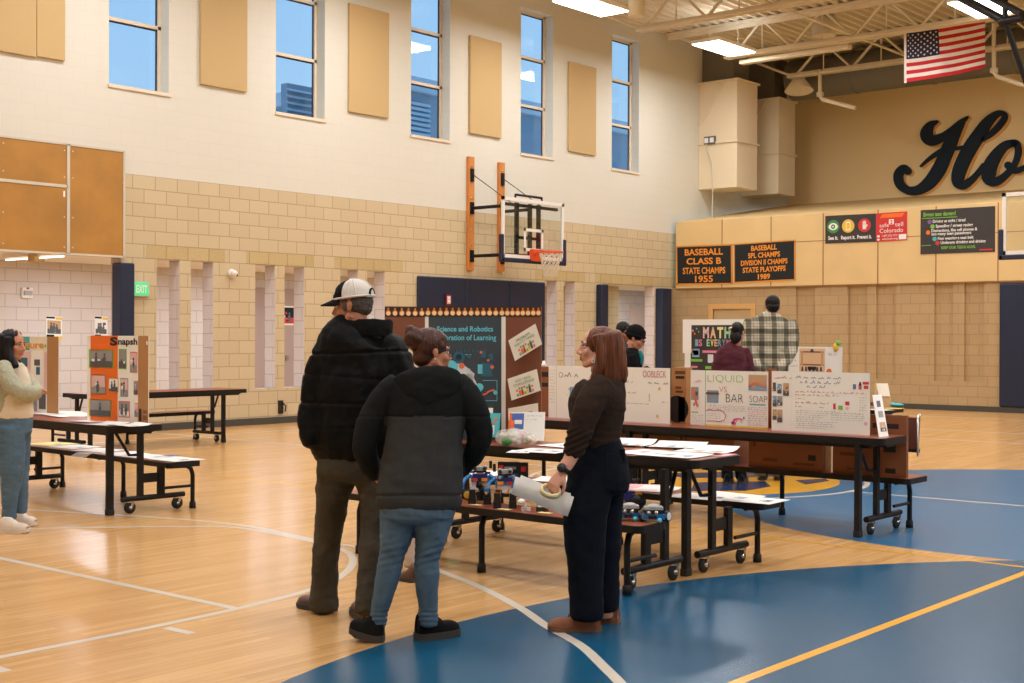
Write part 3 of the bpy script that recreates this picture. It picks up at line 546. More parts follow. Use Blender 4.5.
# ------------------------------------------------------------------ steel roof joists
def joist(x, label, bar=False):
    t = thing('roof_joist', label, 'roof joist', (x, 2.5, 8.0), 0, 'cream steel roof joists')
    y0, y1 = -15.3, 13.75
    mb = MB(); mb.box(-.11, y0, 0, -.012, y1, .05, 'steel_paint'); mb.box(.012, y0, 0, .11, y1, .05, 'steel_paint'); mb.box(-.03, y0, 0, .03, y1, .12, 'steel_paint'); mb.build('bottom_chord', t, True)
    mb = MB(); mb.box(-.11, y0, .76, .11, y1+1.6, .82, 'steel_paint'); mb.box(-.03, y0, .66, .03, y1+1.6, .78, 'steel_paint'); mb.build('top_chord', t, True)
    mb = MB(); y = y1-.2; k = 0
    mb.tube([(0, y1-.1, .05), (0, y1+1.5, .78)], .035, 'steel_paint', 6)
    while y > y0+1.2:
        mb.tube([(0, y, .05), (0, y-.75, .78)], .035, 'steel_paint', 6); mb.tube([(0, y-.75, .78), (0, y-1.5, .05)], .03, 'steel_paint', 6)
        mb.tube([(0, y-.75, .05), (0, y-.75, .78)], .018, 'steel_paint', 6); y -= 1.5
    mb.build('web', t, True)
    return t
for x, l in ((23.38, 'cream steel roof joist nearest, above the last window'), (26.95, 'cream steel roof joist carrying the flag'), (29.95, 'cream steel roof joist farthest, over the corner ducts'), (32.4, 'cream steel roof joist against the lettered wall')): joist(x, l)
mb = MB(); mb.box(27.1, 13.25, 7.88, 27.3, 16.0, 7.98, 'steel_paint'); bevel(one(mb, 'roller_housing', 'long pale roller housing hung under the flag joist', 'roller housing'), .02)
for i, (y, l) in enumerate(((13.1, 'thin cream roof bridging strut above the flag'), (8.0, 'thin cream roof bridging strut at the right edge'))):
    mb = MB(); mb.tube([(19, y, 8.12), (33.2, y, 8.12)], .028, 'steel_paint', 6); one(mb, 'bridging_strut', l, 'strut', 'roof bridging struts')
mb = MB(); mb.tube([(31.2, 16.8, 8.2), (31.2, -12, 8.2)], .52, 'duct_grey', 24)
for y in range(-11, 17, 2): mb.tube([(31.2, y, 8.2), (31.2, y+.06, 8.2)], .535, 'duct_grey', 24)
one(mb, 'air_duct', 'dark grey round air duct running behind the roof joists', 'duct')
for (x, y, z), r, l in (((22.3, 15.55, 8.02), .17, 'cream cylinder downlight hanging beside the first ceiling light'), ((27.6, 14.1, 8.35), .27, 'cream round vent drum hanging above the flag joist')):
    mb = MB(); mb.lathe((x, y, z), [(0, .42), (r*.85, .42), (r, .38), (r, .02), (r*.96, 0), (r*.8, .02), (0, .03)], 'steel_paint', 24); mb.tube([(x, y, z+.4), (x, y, 8.85)], .012, 'steel_paint', 6)
    one(mb, 'cylinder_downlight', l, 'downlight')
mb = MB(); mb.lathe(atd(799, 91, 33.4), [(.05, .5), (.12, .42), (.16, .3), (.36, 0), (.33, 0), (.1, .3), (0, .32)], 'steel_paint', 20, ax=(.15, .1, .95)); one(mb, 'horn_speaker', 'cream horn loudspeaker above the far corner duct', 'loudspeaker')
for ps, l in (([(29.9, 15.37, 8.1), (29.9, 15.36, 7.45), (29.9, 15.3, 7.37), (29.9, 14.44, 7.07)], 'bent cream pipe hanging from the joist beside the corner duct'), ([(29.9, 11.09, 8.6), (29.9, 11.08, 7.5), (29.9, 11.0, 7.4), (29.9, 10.0, 6.95)], 'bent cream pipe hanging right of the flag')):
    mb = MB(); mb.tube(ps, .05, 'steel_paint', 10); mb.lathe((29.9, ps[1][1], ps[1][2]), [(0, .1), (.09, .1), (.09, 0), (0, 0)], 'steel_paint', 12); one(mb, 'ceiling_pipe', l, 'pipe', 'bent ceiling pipes')
# ------------------------------------------------------------------ wall ducts in the corner
def duct(x0, x1, z0, z1, label):
    t = thing('wall_duct', label, 'duct', (x0, YW, z0), 0, 'corner air ducts'); Y0 = 17.0
    mb = MB(); mb.box(x0, Y0, z0, x1, YW, z1, 'duct_paint'); bevel(mb.build('casing', t), .01)
    for z in (z1-.02, z0+(z1-z0)*.42):
        mb = MB(); mb.box(x0-.05, Y0-.05, z, x1+.05, YW, z+.045, 'duct_paint'); mb.build('flange', t)
    mb = MB(); mb.tube([(x0-.03, Y0+.35, z1-.05), (x0-.03, YW-.02, z1-1.1)], .022, 'duct_paint', 6); mb.build('brace', t)
    mb = MB(); mb.box(x0+.15, Y0+.2, z1, x1-.1, YW, 8.88, 'duct_grey'); mb.build('riser', t)
    return t
duct(28.72, 29.72, 5.24, 7.90, 'near cream rectangular air duct on the corner wall, with a small grey outlet'); duct(30.80, 31.70, 5.25, 7.72, 'far cream rectangular air duct deepest in the corner')
t = thing('wall_outlet', 'small grey twin outlet with hanging cable on the near corner duct', 'outlet', (28.7, 17.75, 6.35))
mb = MB(); mb.box(-.05, -.16, 0, .01, .16, .2, 'grey_dark'); bevel(mb.build('box', t, True), .01)
mb = MB(); mb.box(-.06, -.13, .04, -.05, -.02, .16, 'white_paper'); mb.box(-.06, .03, .04, -.05, .14, .16, 'white_paper'); mb.build('socket', t, True)
mb = MB(); mb.tube([(-.06, .08, .02), (-.07, .06, -.15), (-.07, -.08, -.45), (-.07, -.12, -1.0), (-.05, -.1, -1.9)], .014, 'alu_trim', 6); mb.build('cable', t, True)
# ------------------------------------------------------------------ script wall letters
def ribbon(strokes, X, dx, dy, m, thick):
    mb = MB()
    for si, st in enumerate(strokes):
        X -= .0025; q = catmull(st, 5); n = len(q); top, bot = [], []
        for i, (x, y, w) in enumerate(q):
            a, b = q[max(i-1, 0)], q[min(i+1, n-1)]; t = V((b[0]-a[0], b[1]-a[1])); t.normalize()
            nx, ny = -t.y*w/2, t.x*w/2
            for l, sg in ((top, 1), (bot, -1)): l.append(atx(885+(x+sg*nx+dx)/6.568, 100+(y+sg*ny+dy)/6.568, X))
        # rounded ends
        loops = [(top[i], bot[i]) for i in range(n)]
        def endcap(i, sgn):
            x, y, w = q[i]; a, b = q[max(i-1, 0)], q[min(i+1, n-1)]; t = V((b[0]-a[0], b[1]-a[1])); t.normalize(); t *= sgn; out = []
            for k in range(9):
                an = -math.pi/2+math.pi*k/8; c, s = math.cos(an)*w/2, math.sin(an)*w/2
                out.append(atx(885+(x+t.x*c-t.y*s+dx)/6.568, 100+(y+t.y*c+t.x*s+dy)/6.568, X))
            return out
        T = V((thick, 0, 0))
        vs = []
        for a, b in loops: vs += [a, b, a-T, b-T]
        fs = []
        for i in range(n-1):
            o, p = 4*i, 4*i+4; fs += [(o+2, o+3, p+3, p+2), (o, o+2, p+2, p), (o+1, p+1, p+3, o+3), (o, p, p+1, o+1)]
        mb.add(vs, fs, m)
        for i, sg in ((0, -1), (n-1, 1)):
            c = endcap(i, sg); k = len(c); mb.add(c+[p-T for p in c], [tuple(range(k)), tuple(range(2*k-1, k-1, -1))]+[(j, j+1, k+j+1, k+j) for j in range(k-1)], m)
    return mb
HST = [[(345, 142, 16), (300, 168, 52), (275, 225, 82), (305, 266, 74), (375, 248, 56), (440, 205, 50), (500, 150, 38), (546, 112, 12)],
       [(512, 150, 30), (468, 215, 66), (430, 290, 84), (395, 375, 86), (352, 465, 90), (292, 545, 82), (220, 592, 62), (150, 592, 54), (100, 550, 62), (92, 490, 62), (125, 452, 56), (152, 468, 50)],
       [(238, 436, 14), (280, 398, 22), (325, 365, 30), (380, 335, 40)], [(435, 322, 26), (500, 315, 25), (560, 302, 28)],
       [(645, 262, 26), (700, 222, 38), (757, 165, 42), (790, 112, 38), (772, 88, 34), (730, 98, 46), (672, 152, 70), (615, 235, 86), (565, 310, 92), (520, 395, 92), (488, 475, 88), (482, 535, 78), (515, 558, 62), (560, 535, 46), (605, 490, 36), (650, 430, 32)],
       [(852, 282, 46), (790, 302, 58), (730, 368, 78), (690, 445, 94), (688, 515, 90), (735, 535, 58), (800, 490, 44), (855, 420, 40), (878, 345, 44), (870, 292, 44), (852, 282, 46)],
       [(812, 430, 50), (850, 462, 46), (895, 456, 36), (960, 420, 30), (1030, 370, 30)]]
t = thing('wall_lettering', 'dark navy script letters Ho with gold edging on the far wall', 'sign', atx(960, 160, XH))
ribbon(HST, XH-.03, 0, 0, 'sign_navy', .05).build('letters', t); ribbon(HST, XH-.004, 17, 10, 'sign_gold', .02).build('gold_edging', t)
# ------------------------------------------------------------------ banners and posters
def banner(name, TL, TR, BL, face, label, cat, group=None, k=XF-.012, th=.008):
    p = Panel.px(TL, TR, BL, atx, k, face, thick=th); p.meta = (name, label, cat, group); return p
def done(p): return one(p.mb, *p.meta)
def frame(p, m, a=.03):
    e = a*p.h/p.w; p.rect(0, 0, 1, a, m).rect(0, 1-a, 1, 1, m).rect(0, 0, e, 1, m).rect(1-e, 0, 1, 1, m)
p = banner('banner', (676, 246), (732, 244), (676.5, 285), 'banner_black', 'black and gold BASEBALL CLASS B STATE CHAMPS 1955 banner', 'banner', 'championship banners'); frame(p, 'banner_gold', .035)
for s_, v, w in (('BASEBALL', .75, .68), ('CLASS B', .52, .62), ('STATE CHAMPS', .28, .76), ('1955', .07, .32)): p.text(s_, .5, v, .155, 'letter_gold', w=w, bold=.025, al='C')
done(p)
p = banner('banner', (733.8, 243.8), (795.3, 239.5), (733.8, 283.2), 'banner_black', 'black and gold BASEBALL SPL CHAMPS DIVISION II banner, 1989', 'banner', 'championship banners'); frame(p, 'banner_gold', .03)
for s_, v, w in (('BASEBALL', .79, .42), ('SPL CHAMPS', .61, .52), ('DIVISION II CHAMPS', .43, .76), ('STATE PLAYOFFS', .25, .7), ('1989', .07, .2)): p.text(s_, .5, v, .125, 'letter_gold', w=w, bold=.03, al='C')
done(p)
p = banner('safety_sign', (825.3, 216), (875.8, 213.4), (825.3, 243.6), 'poster_dark', 'dark sign with green, yellow and red circles, See it Report it Prevent it', 'sign')
for u, m, s_ in ((.16, 'p_green', 'See it.'), (.46, 'p_yellow', 'Report it.'), (.78, 'p_red', 'Prevent it.')):
    p.disc(u, .6, .24, m); p.text(s_, u, .13, .13, 'white_paper', w=.2 if u < .2 else .28, bold=.03, al='C')
p.poly([(.16+.095*math.cos(a), .6+.13*math.sin(a)*abs(math.sin(a))**.3) for a in [2*math.pi*k/24 for k in range(24)]], 'white_paper', 2); p.disc(.16, .6, .085, 'p_green', 3); p.disc(.16, .6, .03, 'white_paper', 4)
p.rect(.415, .45, .505, .75, 'white_paper', 2); p.rect(.427, .49, .493, .71, 'p_yellow', 3)
p.rect(.745, .46, .815, .62, 'white_paper', 2)
for k in range(4): p.rect(.745+k*.018, .6, .745+k*.018+.014, .74+(.02 if k in (1, 2) else 0), 'white_paper', 2)
p.poly([(.81, .5), (.845, .6), (.835, .64), (.805, .58)], 'white_paper', 2); done(p)
p = banner('safety_sign', (876, 213.4), (907, 211.3), (876, 241.8), 'p_red', 'red safe2tell Colorado sign beside the three circles', 'sign')
p.poly([(.12, .82), (.2, .96), (.92, .96), (.84, .82)], 'p_orange'); p.rect(.42, .58, .58, .76, 'white_paper')
p.text('2', .5, .6, .13, 'p_red', al='C', bold=.03, l=4); p.text('safe', .12, .5, .13, 'white_paper', w=.3); p.text('tell', .62, .5, .15, 'white_paper', w=.26); p.text('Colorado', .12, .3, .15, 'white_paper', w=.76)
p.text('1-877-542-7233', .2, .16, .07, 'white_paper', w=.5); p.text('safe2tell.org', .2, .05, .07, 'white_paper', w=.5); p.rect(.74, .04, .98, .22, 'white_paper'); p.rect(.04, .15, .12, .22, 'white_paper'); p.rect(.04, .04, .12, .1, 'white_paper'); done(p)
p = banner('safety_poster', (920.7, 210.2), (995.2, 206), (920.4, 254.3), 'poster_dark', 'large dark teen driving dangers poster with coloured bullet dots', 'poster')
p.text('Biggest teen dangers!', .04, .85, .09, 'p_lime', w=.44, bold=.02); p.rect(.02, .80, .5, .815, 'p_lime')
for s_, u, v, w, m in (('Driving at night / tired', .17, .70, .44, 'p_purple'), ('Speeding / street racing', .21, .59, .5, 'p_lime'), ('Distractions, like cell phones &', .15, .49, .62, 'p_orange'), ('too many teen passengers', .15, .415, .54, None), ('Not wearing a seat belt', .24, .31, .48, 'p_teal'), ('Underage drinking and driving', .28, .215, .6, 'p_red')):
    p.text(s_, u, v, .065, 'white_paper', w=w, bold=.02)
    if m: p.disc(u-.045, v+.025-(.03 if m == 'p_orange' else 0), .05, m)
p.text('KEEP OUR TEENS ALIVE.', .29, .1, .06, 'p_lime', w=.46, bold=.02); p.rect(.01, .19, .14, .2, 'p_lime'); p.rect(.8, .04, .97, .07, 'p_red'); done(p)
# exit sign, camera dome, pull station, wall box, strobe, letter-size posters
t = thing('exit_sign', 'lit green EXIT sign on the tan block wall beside the navy post', 'exit sign', (12.31, YW, 2.14))
mb = MB(); mb.box(-.15, -.06, 0, .15, 0, .24, 'exit_frame'); bevel(mb.build('housing', t, True), .008)
p = Panel((12.185, YW-.062, 2.16), (.25, 0, 0), (0, 0, .20), 'exit_green', .002); p.text('EXIT', .5, .2, .6, 'white_paper', w=.8, bold=.02, al='C'); p.mb.build('face', t)
t = thing('camera_dome', 'white dome security camera on the tan block wall', 'security camera', (14.1, YW, 2.58))
mb = MB(); mb.lathe((0, 0, 0), [(0, 0), (.07, 0), (.07, .03), (.055, .05), (0, .05)], 'camera_white', 18, ax=(0, -1, 0)); mb.build('base', t, True)
mb = MB(); mb.ell((.01, -.075, -.01), (.06, .06, .06), 'camera_white'); mb.build('dome', t, True)
mb = MB(); mb.ell((.04, -.11, -.035), (.022, .022, .022), 'toy_black'); mb.build('lens', t, True)
M('alarm_red', rgb=(120, 26, 30), rough=.4); p = Panel((19.31, YW-.10, 2.14), (.15, 0, 0), (0, 0, .22), 'alarm_red', .035); p.rect(.15, .15, .85, .85, 'photo_pink'); p.rect(.3, .3, .7, .5, 'white_paper', 2); p.rect(.3, .6, .7, .8, 'white_paper', 2); one(p.mb, 'pull_station', 'small red fire alarm box on the navy pads', 'fire alarm')
mb = MB(); mb.box(15.13, YW-.04, .17, 15.22, YW, .4, 'toy_black'); mb.tube([(15.17, YW-.05, .38), (15.25, YW-.07, .3), (15.24, YW-.06, .2)], .012, 'toy_black', 6); one(mb, 'floor_outlet', 'small black outlet box low on the tan wall under the slits', 'outlet')
t = thing('strobe_alarm', 'small white wall alarm on the lilac alcove wall', 'alarm', (12.89, 22.5, 2.19))
mb = MB(); mb.box(-.11, -.06, 0, .11, 0, .2, 'camera_white'); bevel(mb.build('housing', t, True), .02)
mb = MB(); mb.box(-.08, -.09, .06, .08, -.06, .14, 'toy_grey'); mb.box(-.02, -.075, .17, .02, -.06, .2, 'p_red'); mb.build('lens', t, True)
for (a, b), l in (((46, 62), 'yellow and white flyer taped to the lilac wall above the brown board edge'), ((94.5, 107.5), 'pale flyer taped to the lilac wall above the orange board')):
    p = Panel.px((a, 316), (b, 316.8), (a, 339), aty, 22.49, 'white_paper', thick=.004)
    p.rect(.02, .9, .55, .98, 'sign_navy').rect(.6, .86, 1, .96, 'p_yellow').photo(.02, .2, .98, .86, None, 'photo_tan' if a < 50 else 'white_paper', 'grey_dark', 3).rect(.0, .0, 1, .14, 'p_yellow').rect(.02, .06, .5, .2, 'sign_navy', 5)
    one(p.mb, 'flyer', l, 'flyer')
a = aty(289, 316, 22.44); p = Panel(a-V((.22, 0, .2)), (.44, 0, 0), (0, 0, .42), 'white_paper', .004); p.photo(.03, .03, .97, .97, None, 'sign_navy', 'p_red', 1); one(p.mb, 'flyer', 'dark red and blue flyer seen through the fourth wall slit', 'flyer')
# ------------------------------------------------------------------ flag
t = thing('flag', 'American flag hanging below the steel roof joist', 'flag', (27.6, 12.1, 7.1))
mb = MB(); tl, tr, bl = atd(906, 33, 28.6), atd(985, 20, 29.4), atd(906, 82, 28.6); U_, W_ = tr-tl, bl-tl; NN = U_.cross(W_).normalized()
def fp(u, v): return tl+U_*u+W_*v+NN*(.035*math.sin(u*9+v*1.5)+.02*math.sin(u*17-v*3))+V((0, 0, -.03*math.sin(u*3.1)))
nu = 40
for k in range(13):
    m = 'flag_red' if k % 2 == 0 else 'flag_white'; n0 = 16 if k < 7 else 0
    vs = []; 
    for i in range(n0, nu+1): vs += [fp(i/nu, k/13), fp(i/nu, (k+1)/13)]
    mb.add(vs, [(2*i, 2*i+1, 2*i+3, 2*i+2) for i in range(nu-n0)], m, True)
vs = []
for i in range(17):
    for j in range(8): vs.append(fp(i/nu, j/13))
mb.add(vs, [(i*8+j, i*8+j+1, i*8+j+9, i*8+j+8) for i in range(16) for j in range(7)], 'flag_blue', True)
for r in range(9):
    for c in range(6 if r % 2 == 0 else 5):
        u, v = .4*(.085+(c if r % 2 == 0 else c+.5)*.166), 7/13*(.1+r*.1); pts = []
        for k in range(10):
            a = math.pi/2+k*math.pi/5; rr = .026 if k % 2 == 0 else .011
            pts.append(fp(u+rr*math.cos(a)*.55, v-rr*math.sin(a))+(RT.cross(V((0, 0, 1))))*.012)
        mb.add(pts, [tuple(range(10))], 'flag_white')
mb.build('cloth', t)
mb = MB(); mb.tube([atd(905.2, 33, 28.6), atd(905.2, 83, 28.6)], .028, 'flag_white', 8); mb.build('hem_sleeve', t)
mb = MB(); mb.tube([atd(904, 31.5, 28.6), atd(986, 18.5, 29.4)], .018, 'steel_paint', 8)
for u in (.03, .5, .97):
    q = tl+U_*u; mb.tube([q+V((0, 0, .03)), V((27.0, q.y, 8.05))], .006, 'steel_paint', 5)
mb.build('rod', t)
# ------------------------------------------------------------------ basketball hoops
def backboard_parts(t, X0, Y0, Z0, U, W, H, N, loops=True):
    # U along the board, N toward the court
    O = V((X0, Y0, Z0)); K = V((0, 0, 1)); f = .07
    mb = MB(); mb.obox(O+U*f+K*f, U*(W-2*f), K*(H-2*f), N*.012, 'clear_glass'); mb.build('glass', t)
    mb = MB()
    for a, b, c, d in ((0, 0, W, f), (0, H-f, W, H), (0, 0, f, H), (W-f, 0, W, H)): mb.obox(O+U*a+K*b-N*.015, U*(c-a), K*(d-b), N*.04, 'hoop_white')
    cu = W/2
    for a, b, c, d in ((cu-.31, .16, cu+.31, .22), (cu-.31, .56, cu+.31, .62), (cu-.31, .16, cu-.25, .62), (cu+.25, .16, cu+.31, .62)): mb.obox(O+U*a+K*b+N*.012, U*(c-a), K*(d-b), N*.004, 'hoop_white')
    mb.build('frame', t)
    mb = MB()
    for a, b, c, d in ((-.05, -.09, W+.05, .0), (-.06, -.09, .03, .46), (W-.03, -.09, W+.06, .46)): mb.obox(O+U*a+K*b-N*.03, U*(c-a), K*(d-b), N*.08, 'navy_edge')
    bevel(mb.build('edge_padding', t), .02)
    return O
t = thing('basketball_hoop', 'glass backboard hoop on wooden rails on the window wall', 'basketball hoop', (21.0, YW, 2.85))
U, N = V((1, 0, 0)), V((0, -1, 0)); Yb = 17.2; X0, Wd, Z0, Hd = 20.05, 1.98, 3.10, 1.21
O = backboard_parts(t, X0, Yb, Z0, U, Wd, Hd, N)
for x0, x1, z0, z1 in ((20.0, 20.17, 2.86, 5.16), (20.95, 21.12, 2.87, 5.14)):
    mb = MB(); mb.box(x0, YW-.07, z0, x1, YW, z1, 'wood_rail')
    for k in range(7): mb.lathe(((x0+x1)/2, YW-.07, z0+.18+k*.32), [(0, .015), (.02, .012), (.02, 0), (0, 0)], 'chrome', 8, ax=(0, -1, 0))
    bevel(mb.build('rail', t), .008)
    xm = (x0+x1)/2
    for z in (3.15, 4.12):
        mb = MB(); mb.box(xm-.05, YW-.1, z-.12, xm+.05, YW-.07, z+.12, 'black_metal'); mb.tube([(xm, YW-.08, z), (xm, Yb+.08, z)], .035, 'black_metal', 8); mb.build('support_arm', t)
    mb = MB(); mb.box(xm-.045, YW-.1, 4.66, xm+.045, YW-.07, 4.92, 'black_metal'); mb.tube([(xm, YW-.1, 4.8), (xm+.35, Yb+.06, 4.2)], .008, 'black_metal', 5); mb.build('stay_wire', t)
mb = MB(); cx = X0+Wd/2
for x in (cx-.42, cx, cx+.28): mb.box(x-.04, Yb+.06, Z0+.05, x+.04, Yb+.12, Z0+Hd-.08, 'black_metal')
mb.box(X0+.1, Yb+.06, Z0+Hd-.16, X0+Wd-.1, Yb+.12, Z0+Hd-.1, 'black_metal'); mb.box(cx-.45, Yb+.06, Z0+.4, cx+.3, Yb+.11, Z0+.46, 'black_metal'); mb.box(X0+.1, Yb+.06, Z0+.06, X0+Wd-.1, Yb+.1, Z0+.1, 'black_metal')
mb.tube([(cx-.45, Yb+.1, Z0+Hd+.02), (cx-.45, Yb+.1, Z0+Hd+.08), (cx+.4, Yb+.1, Z0+Hd+.08), (cx+.4, Yb+.1, Z0+Hd)], .025, 'black_metal', 8)
mb.build('back_brace', t)
zr = Z0+.1
mb = MB(); mb.box(cx-.13, Yb-.12, zr-.14, cx+.13, Yb-.012, zr+.1, 'rim_orange'); rc = V((cx, Yb-.45, zr+.03))
ring = [rc+V((.25*math.cos(2*math.pi*k/32), .25*math.sin(2*math.pi*k/32), 0)) for k in range(32)]; mb.tube(ring, .02, 'rim_orange', 8, closed=True)
for s in (-1, 1): mb.tube([(cx+s*.1, Yb-.1, zr), (cx+s*.17, Yb-.27, zr+.02)], .014, 'rim_orange', 6)
mb.build('rim', t)
mb = MB()
for k in range(12):
    for s in (1, -1):
        pts = []
        for j in range(9):
            a = 2*math.pi*(k+s*j*.5)/12; r = .24-.115*(j/8)**.7; pts.append(rc+V((r*math.cos(a), r*math.sin(a), -.5*j/8)))
        mb.tube(pts, .008, 'net_white', 4)
mb.build('net', t)
t = thing('basketball_hoop', 'hoop with glass backboard and navy corner padding cut off by the right edge', 'basketball hoop', (24.05, 7.8, 2.9))
a, b = atd(1002.5, 193, 24), atd(1002.5, 255, 24)
backboard_parts(t, a.x, a.y, b.z, V((0, -1, 0)), 1.9, a.z-b.z, V((-1, 0, 0)))
yc = a.y-.95; rc = V((a.x-.45, yc, b.z+.13))
mb = MB(); mb.tube([rc+V((.25*math.cos(2*math.pi*k/32), .25*math.sin(2*math.pi*k/32), 0)) for k in range(32)], .02, 'rim_orange', 8, closed=True); mb.box(a.x-.12, yc-.13, b.z, a.x, yc+.13, b.z+.22, 'rim_orange'); mb.build('rim', t)
mb = MB()
for k in range(12):
    for s in (1, -1): mb.tube([rc+V(((.24-.115*(j/6)**.7)*math.cos(2*math.pi*(k+s*j*.5)/12), (.24-.115*(j/6)**.7)*math.sin(2*math.pi*(k+s*j*.5)/12), -.5*j/6)) for j in range(7)], .008, 'net_white', 4)
mb.build('net', t)
c0 = atd(1005, 21, 23.2)
mb = MB(); mb.tube([c0, atd(1026, 82, 23.4), V((24.15, yc+.1, a.z-.1))], .05, 'black_metal', 10); mb.tube([c0+V((0, -1.4, 0)), V((24.15, yc-.5, a.z-.1))], .05, 'black_metal', 10)
mb.tube([c0+V((0, .1, 0)), c0+V((0, -1.6, .05))], .07, 'black_metal', 10); mb.tube([atd(950, -8, 24.2), c0], .075, 'black_metal', 10); mb.tube([c0, c0+V((0, 0, 1.9))], .05, 'black_metal', 10); mb.tube([c0+V((0, -1.4, 0)), c0+V((0, -1.4, 1.9))], .05, 'black_metal', 10); mb.tube([atd(985, -6, 23.6), atd(1022, 14, 22.6)], .06, 'black_metal', 10)
mb.build('ceiling_mast', t)
# ------------------------------------------------------------------ folding bench tables
BZ, TZ = .43, .77
def caster(mb_parent, x, y):
    t = MB()
    t.lathe((x, y-.016, .052), [(0, 0), (.03, 0), (.052, .006), (.052, .026), (.03, .032), (0, .032)], 'rubber', 18, ax=(0, 1, 0))
    t.obox((x-.012, y-.026, .04), (.024, 0, 0), (0, .007, 0), (.015, 0, .06), 'chrome'); t.obox((x-.012, y+.019, .04), (.024, 0, 0), (0, .007, 0), (.015, 0, .06), 'chrome'); t.box(x-.03, y-.026, .095, x+.03, y+.026, .107, 'chrome')
    t.lathe((x, y-.03, .052), [(0, 0), (.016, 0), (.016, .06), (0, .06)], 'chrome', 10, ax=(0, 1, 0))
    t.build('caster', mb_parent, True)
def bench_table(label, org_, rz=0, L=2.31, sides=(1,), top=(-.3, .4), bench=(.5, .84), bench_ok=True):
    t = thing('bench_table', label, 'folding table', org_, rz, 'folding bench tables')
    y0, y1 = -.13, L+.13
    mb = MB(); mb.rbox(top[0], y0, TZ-.055, top[1], y1, TZ-.002, 'black_metal', .06); mb.rbox(top[0]+.018, y0+.018, TZ-.003, top[1]-.018, y1-.018, TZ, 'laminate', .05); mb.build('tabletop', t, True)
    mb = MB(); cx = (top[0]+top[1])/2
    for x in (top[0]+.06, top[1]-.09): mb.box(x, y0+.12, TZ-.085, x+.03, y1-.12, TZ-.04, 'black_metal')
    for y in (y0+.1, L/2-.02, y1-.13): mb.box(top[0]+.05, y, TZ-.07, top[1]-.05, y+.035, TZ-.04, 'black_metal')
    mb.box(cx-.06, y0+.05, TZ-.08, cx+.1, y0+.1, TZ-.05, 'black_metal'); mb.build('rail', t, True)
    for y in (.08, L-.08):
        mb = MB(); mb.box(-.03, y-.022, 0, .03, y+.022, TZ-.04, 'black_metal'); mb.box(-.034, y-.026, 0, .034, y+.026, .05, 'rubber'); bevel(mb.build('leg', t, True), .006)
    for s in sides:
        for y in (.06, L-.06):
            mb = MB(); mb.tube([(s*.10, y, .125), (s*.72, y, .125)], .024, 'black_metal', 10)
            mb.box(min(s*.255, s*.305), y-.018, .12, max(s*.255, s*.305), y+.018, TZ-.06, 'black_metal'); mb.box(min(s*.455, s*.515), y-.018, .12, max(s*.455, s*.515), y+.018, BZ-.03, 'black_metal')
            mb.box(min(s*.29, s*.47), y-.01, .255, max(s*.29, s*.47), y+.01, .335, 'black_metal')
            mb.tube([(s*.07, y+.05, TZ-.07), (s*.19, y+.03, .50), (s*.28, y, .50)], .014, 'black_metal', 8)
            b = mb.build('caster_beam', t, True); caster(b, s*.18, y); caster(b, s*.65, y)
        if not bench_ok: continue
        b0, b1 = sorted((s*bench[0], s*bench[1]))
        mb = MB(); mb.rbox(b0, y0-.02, BZ-.045, b1, y1+.02, BZ-.002, 'black_metal', .05); mb.rbox(b0+.014, y0-.006, BZ-.003, b1-.014, y1+.006, BZ, 'laminate', .04)
        mb.box((b0+b1)/2-.03, y0+.1, BZ-.06, (b0+b1)/2+.03, y1-.1, BZ-.03, 'black_metal'); mb.build('bench_seat', t, True)
        bm_ = (bench[0]+bench[1])/2
        for y in (0, L/2, L):
            mb = MB(); mb.tube([(s*(bm_-.1), y, BZ-.045), (s*(.70), y, BZ-.05), (s*.75, y, BZ-.075), (s*.77, y, BZ-.13), (s*.77, y, .03)], .02, 'black_metal', 10)
            mb.lathe((s*.77, y, 0), [(0, 0), (.03, 0), (.028, .05), (.021, .06)], 'rubber', 12)
            if y != L/2: mb.tube([(s*.47, y, .2), (s*.77, y, .2)], .013, 'black_metal', 8)
            mb.build('bench_leg', t, True)
    return t
TA = bench_table('table with robot toys on its bench, behind the woman in brown', (7.28, 4.59, 0), sides=(-1, 1), top=(-.22, .36), bench=(.55, .86))
TB = bench_table('table holding the three white project boards, right of the woman in brown', (9.57, 4.50, 0), top=(-.035, .46), bench=(.40, .80))
TB2 = bench_table('table continuing behind the bulb-bordered board, cartons under it', (9.57, 7.15, 0), top=(-.035, .46), bench=(.40, .80))
TC = bench_table('table under the orange project board, beside the woman in the sage cardigan', (6.46, 9.85, 0), rz=-.05, top=(-.12, .41), bench=(.44, .77))
TD = bench_table('empty table by the tan block wall behind the orange board', (12.0, 15.46, 0), rz=math.pi/2, top=(-.3, .36), bench=(.46, .80))
TE = bench_table('far table under the colourful math board', (13.72, 6.32, 0), L=3.3, top=(-.42, .38), bench_ok=False)
mb = MB(); mb.obox((.74, -.12, .27), (.02, 0, 0), (0, 3.4, 0), (.05, 0, .36), 'seat_brown'); mb.tube([(.72, -.13, .2), (.72, -.13, .66), (.8, -.13, .66)], .014, 'chrome', 8); mb.obox((.73, -.13, .24), (.05, 0, 0), (0, 3.42, 0), (0, 0, .04), 'toy_black'); mb.build('folded_bench', TE, True)
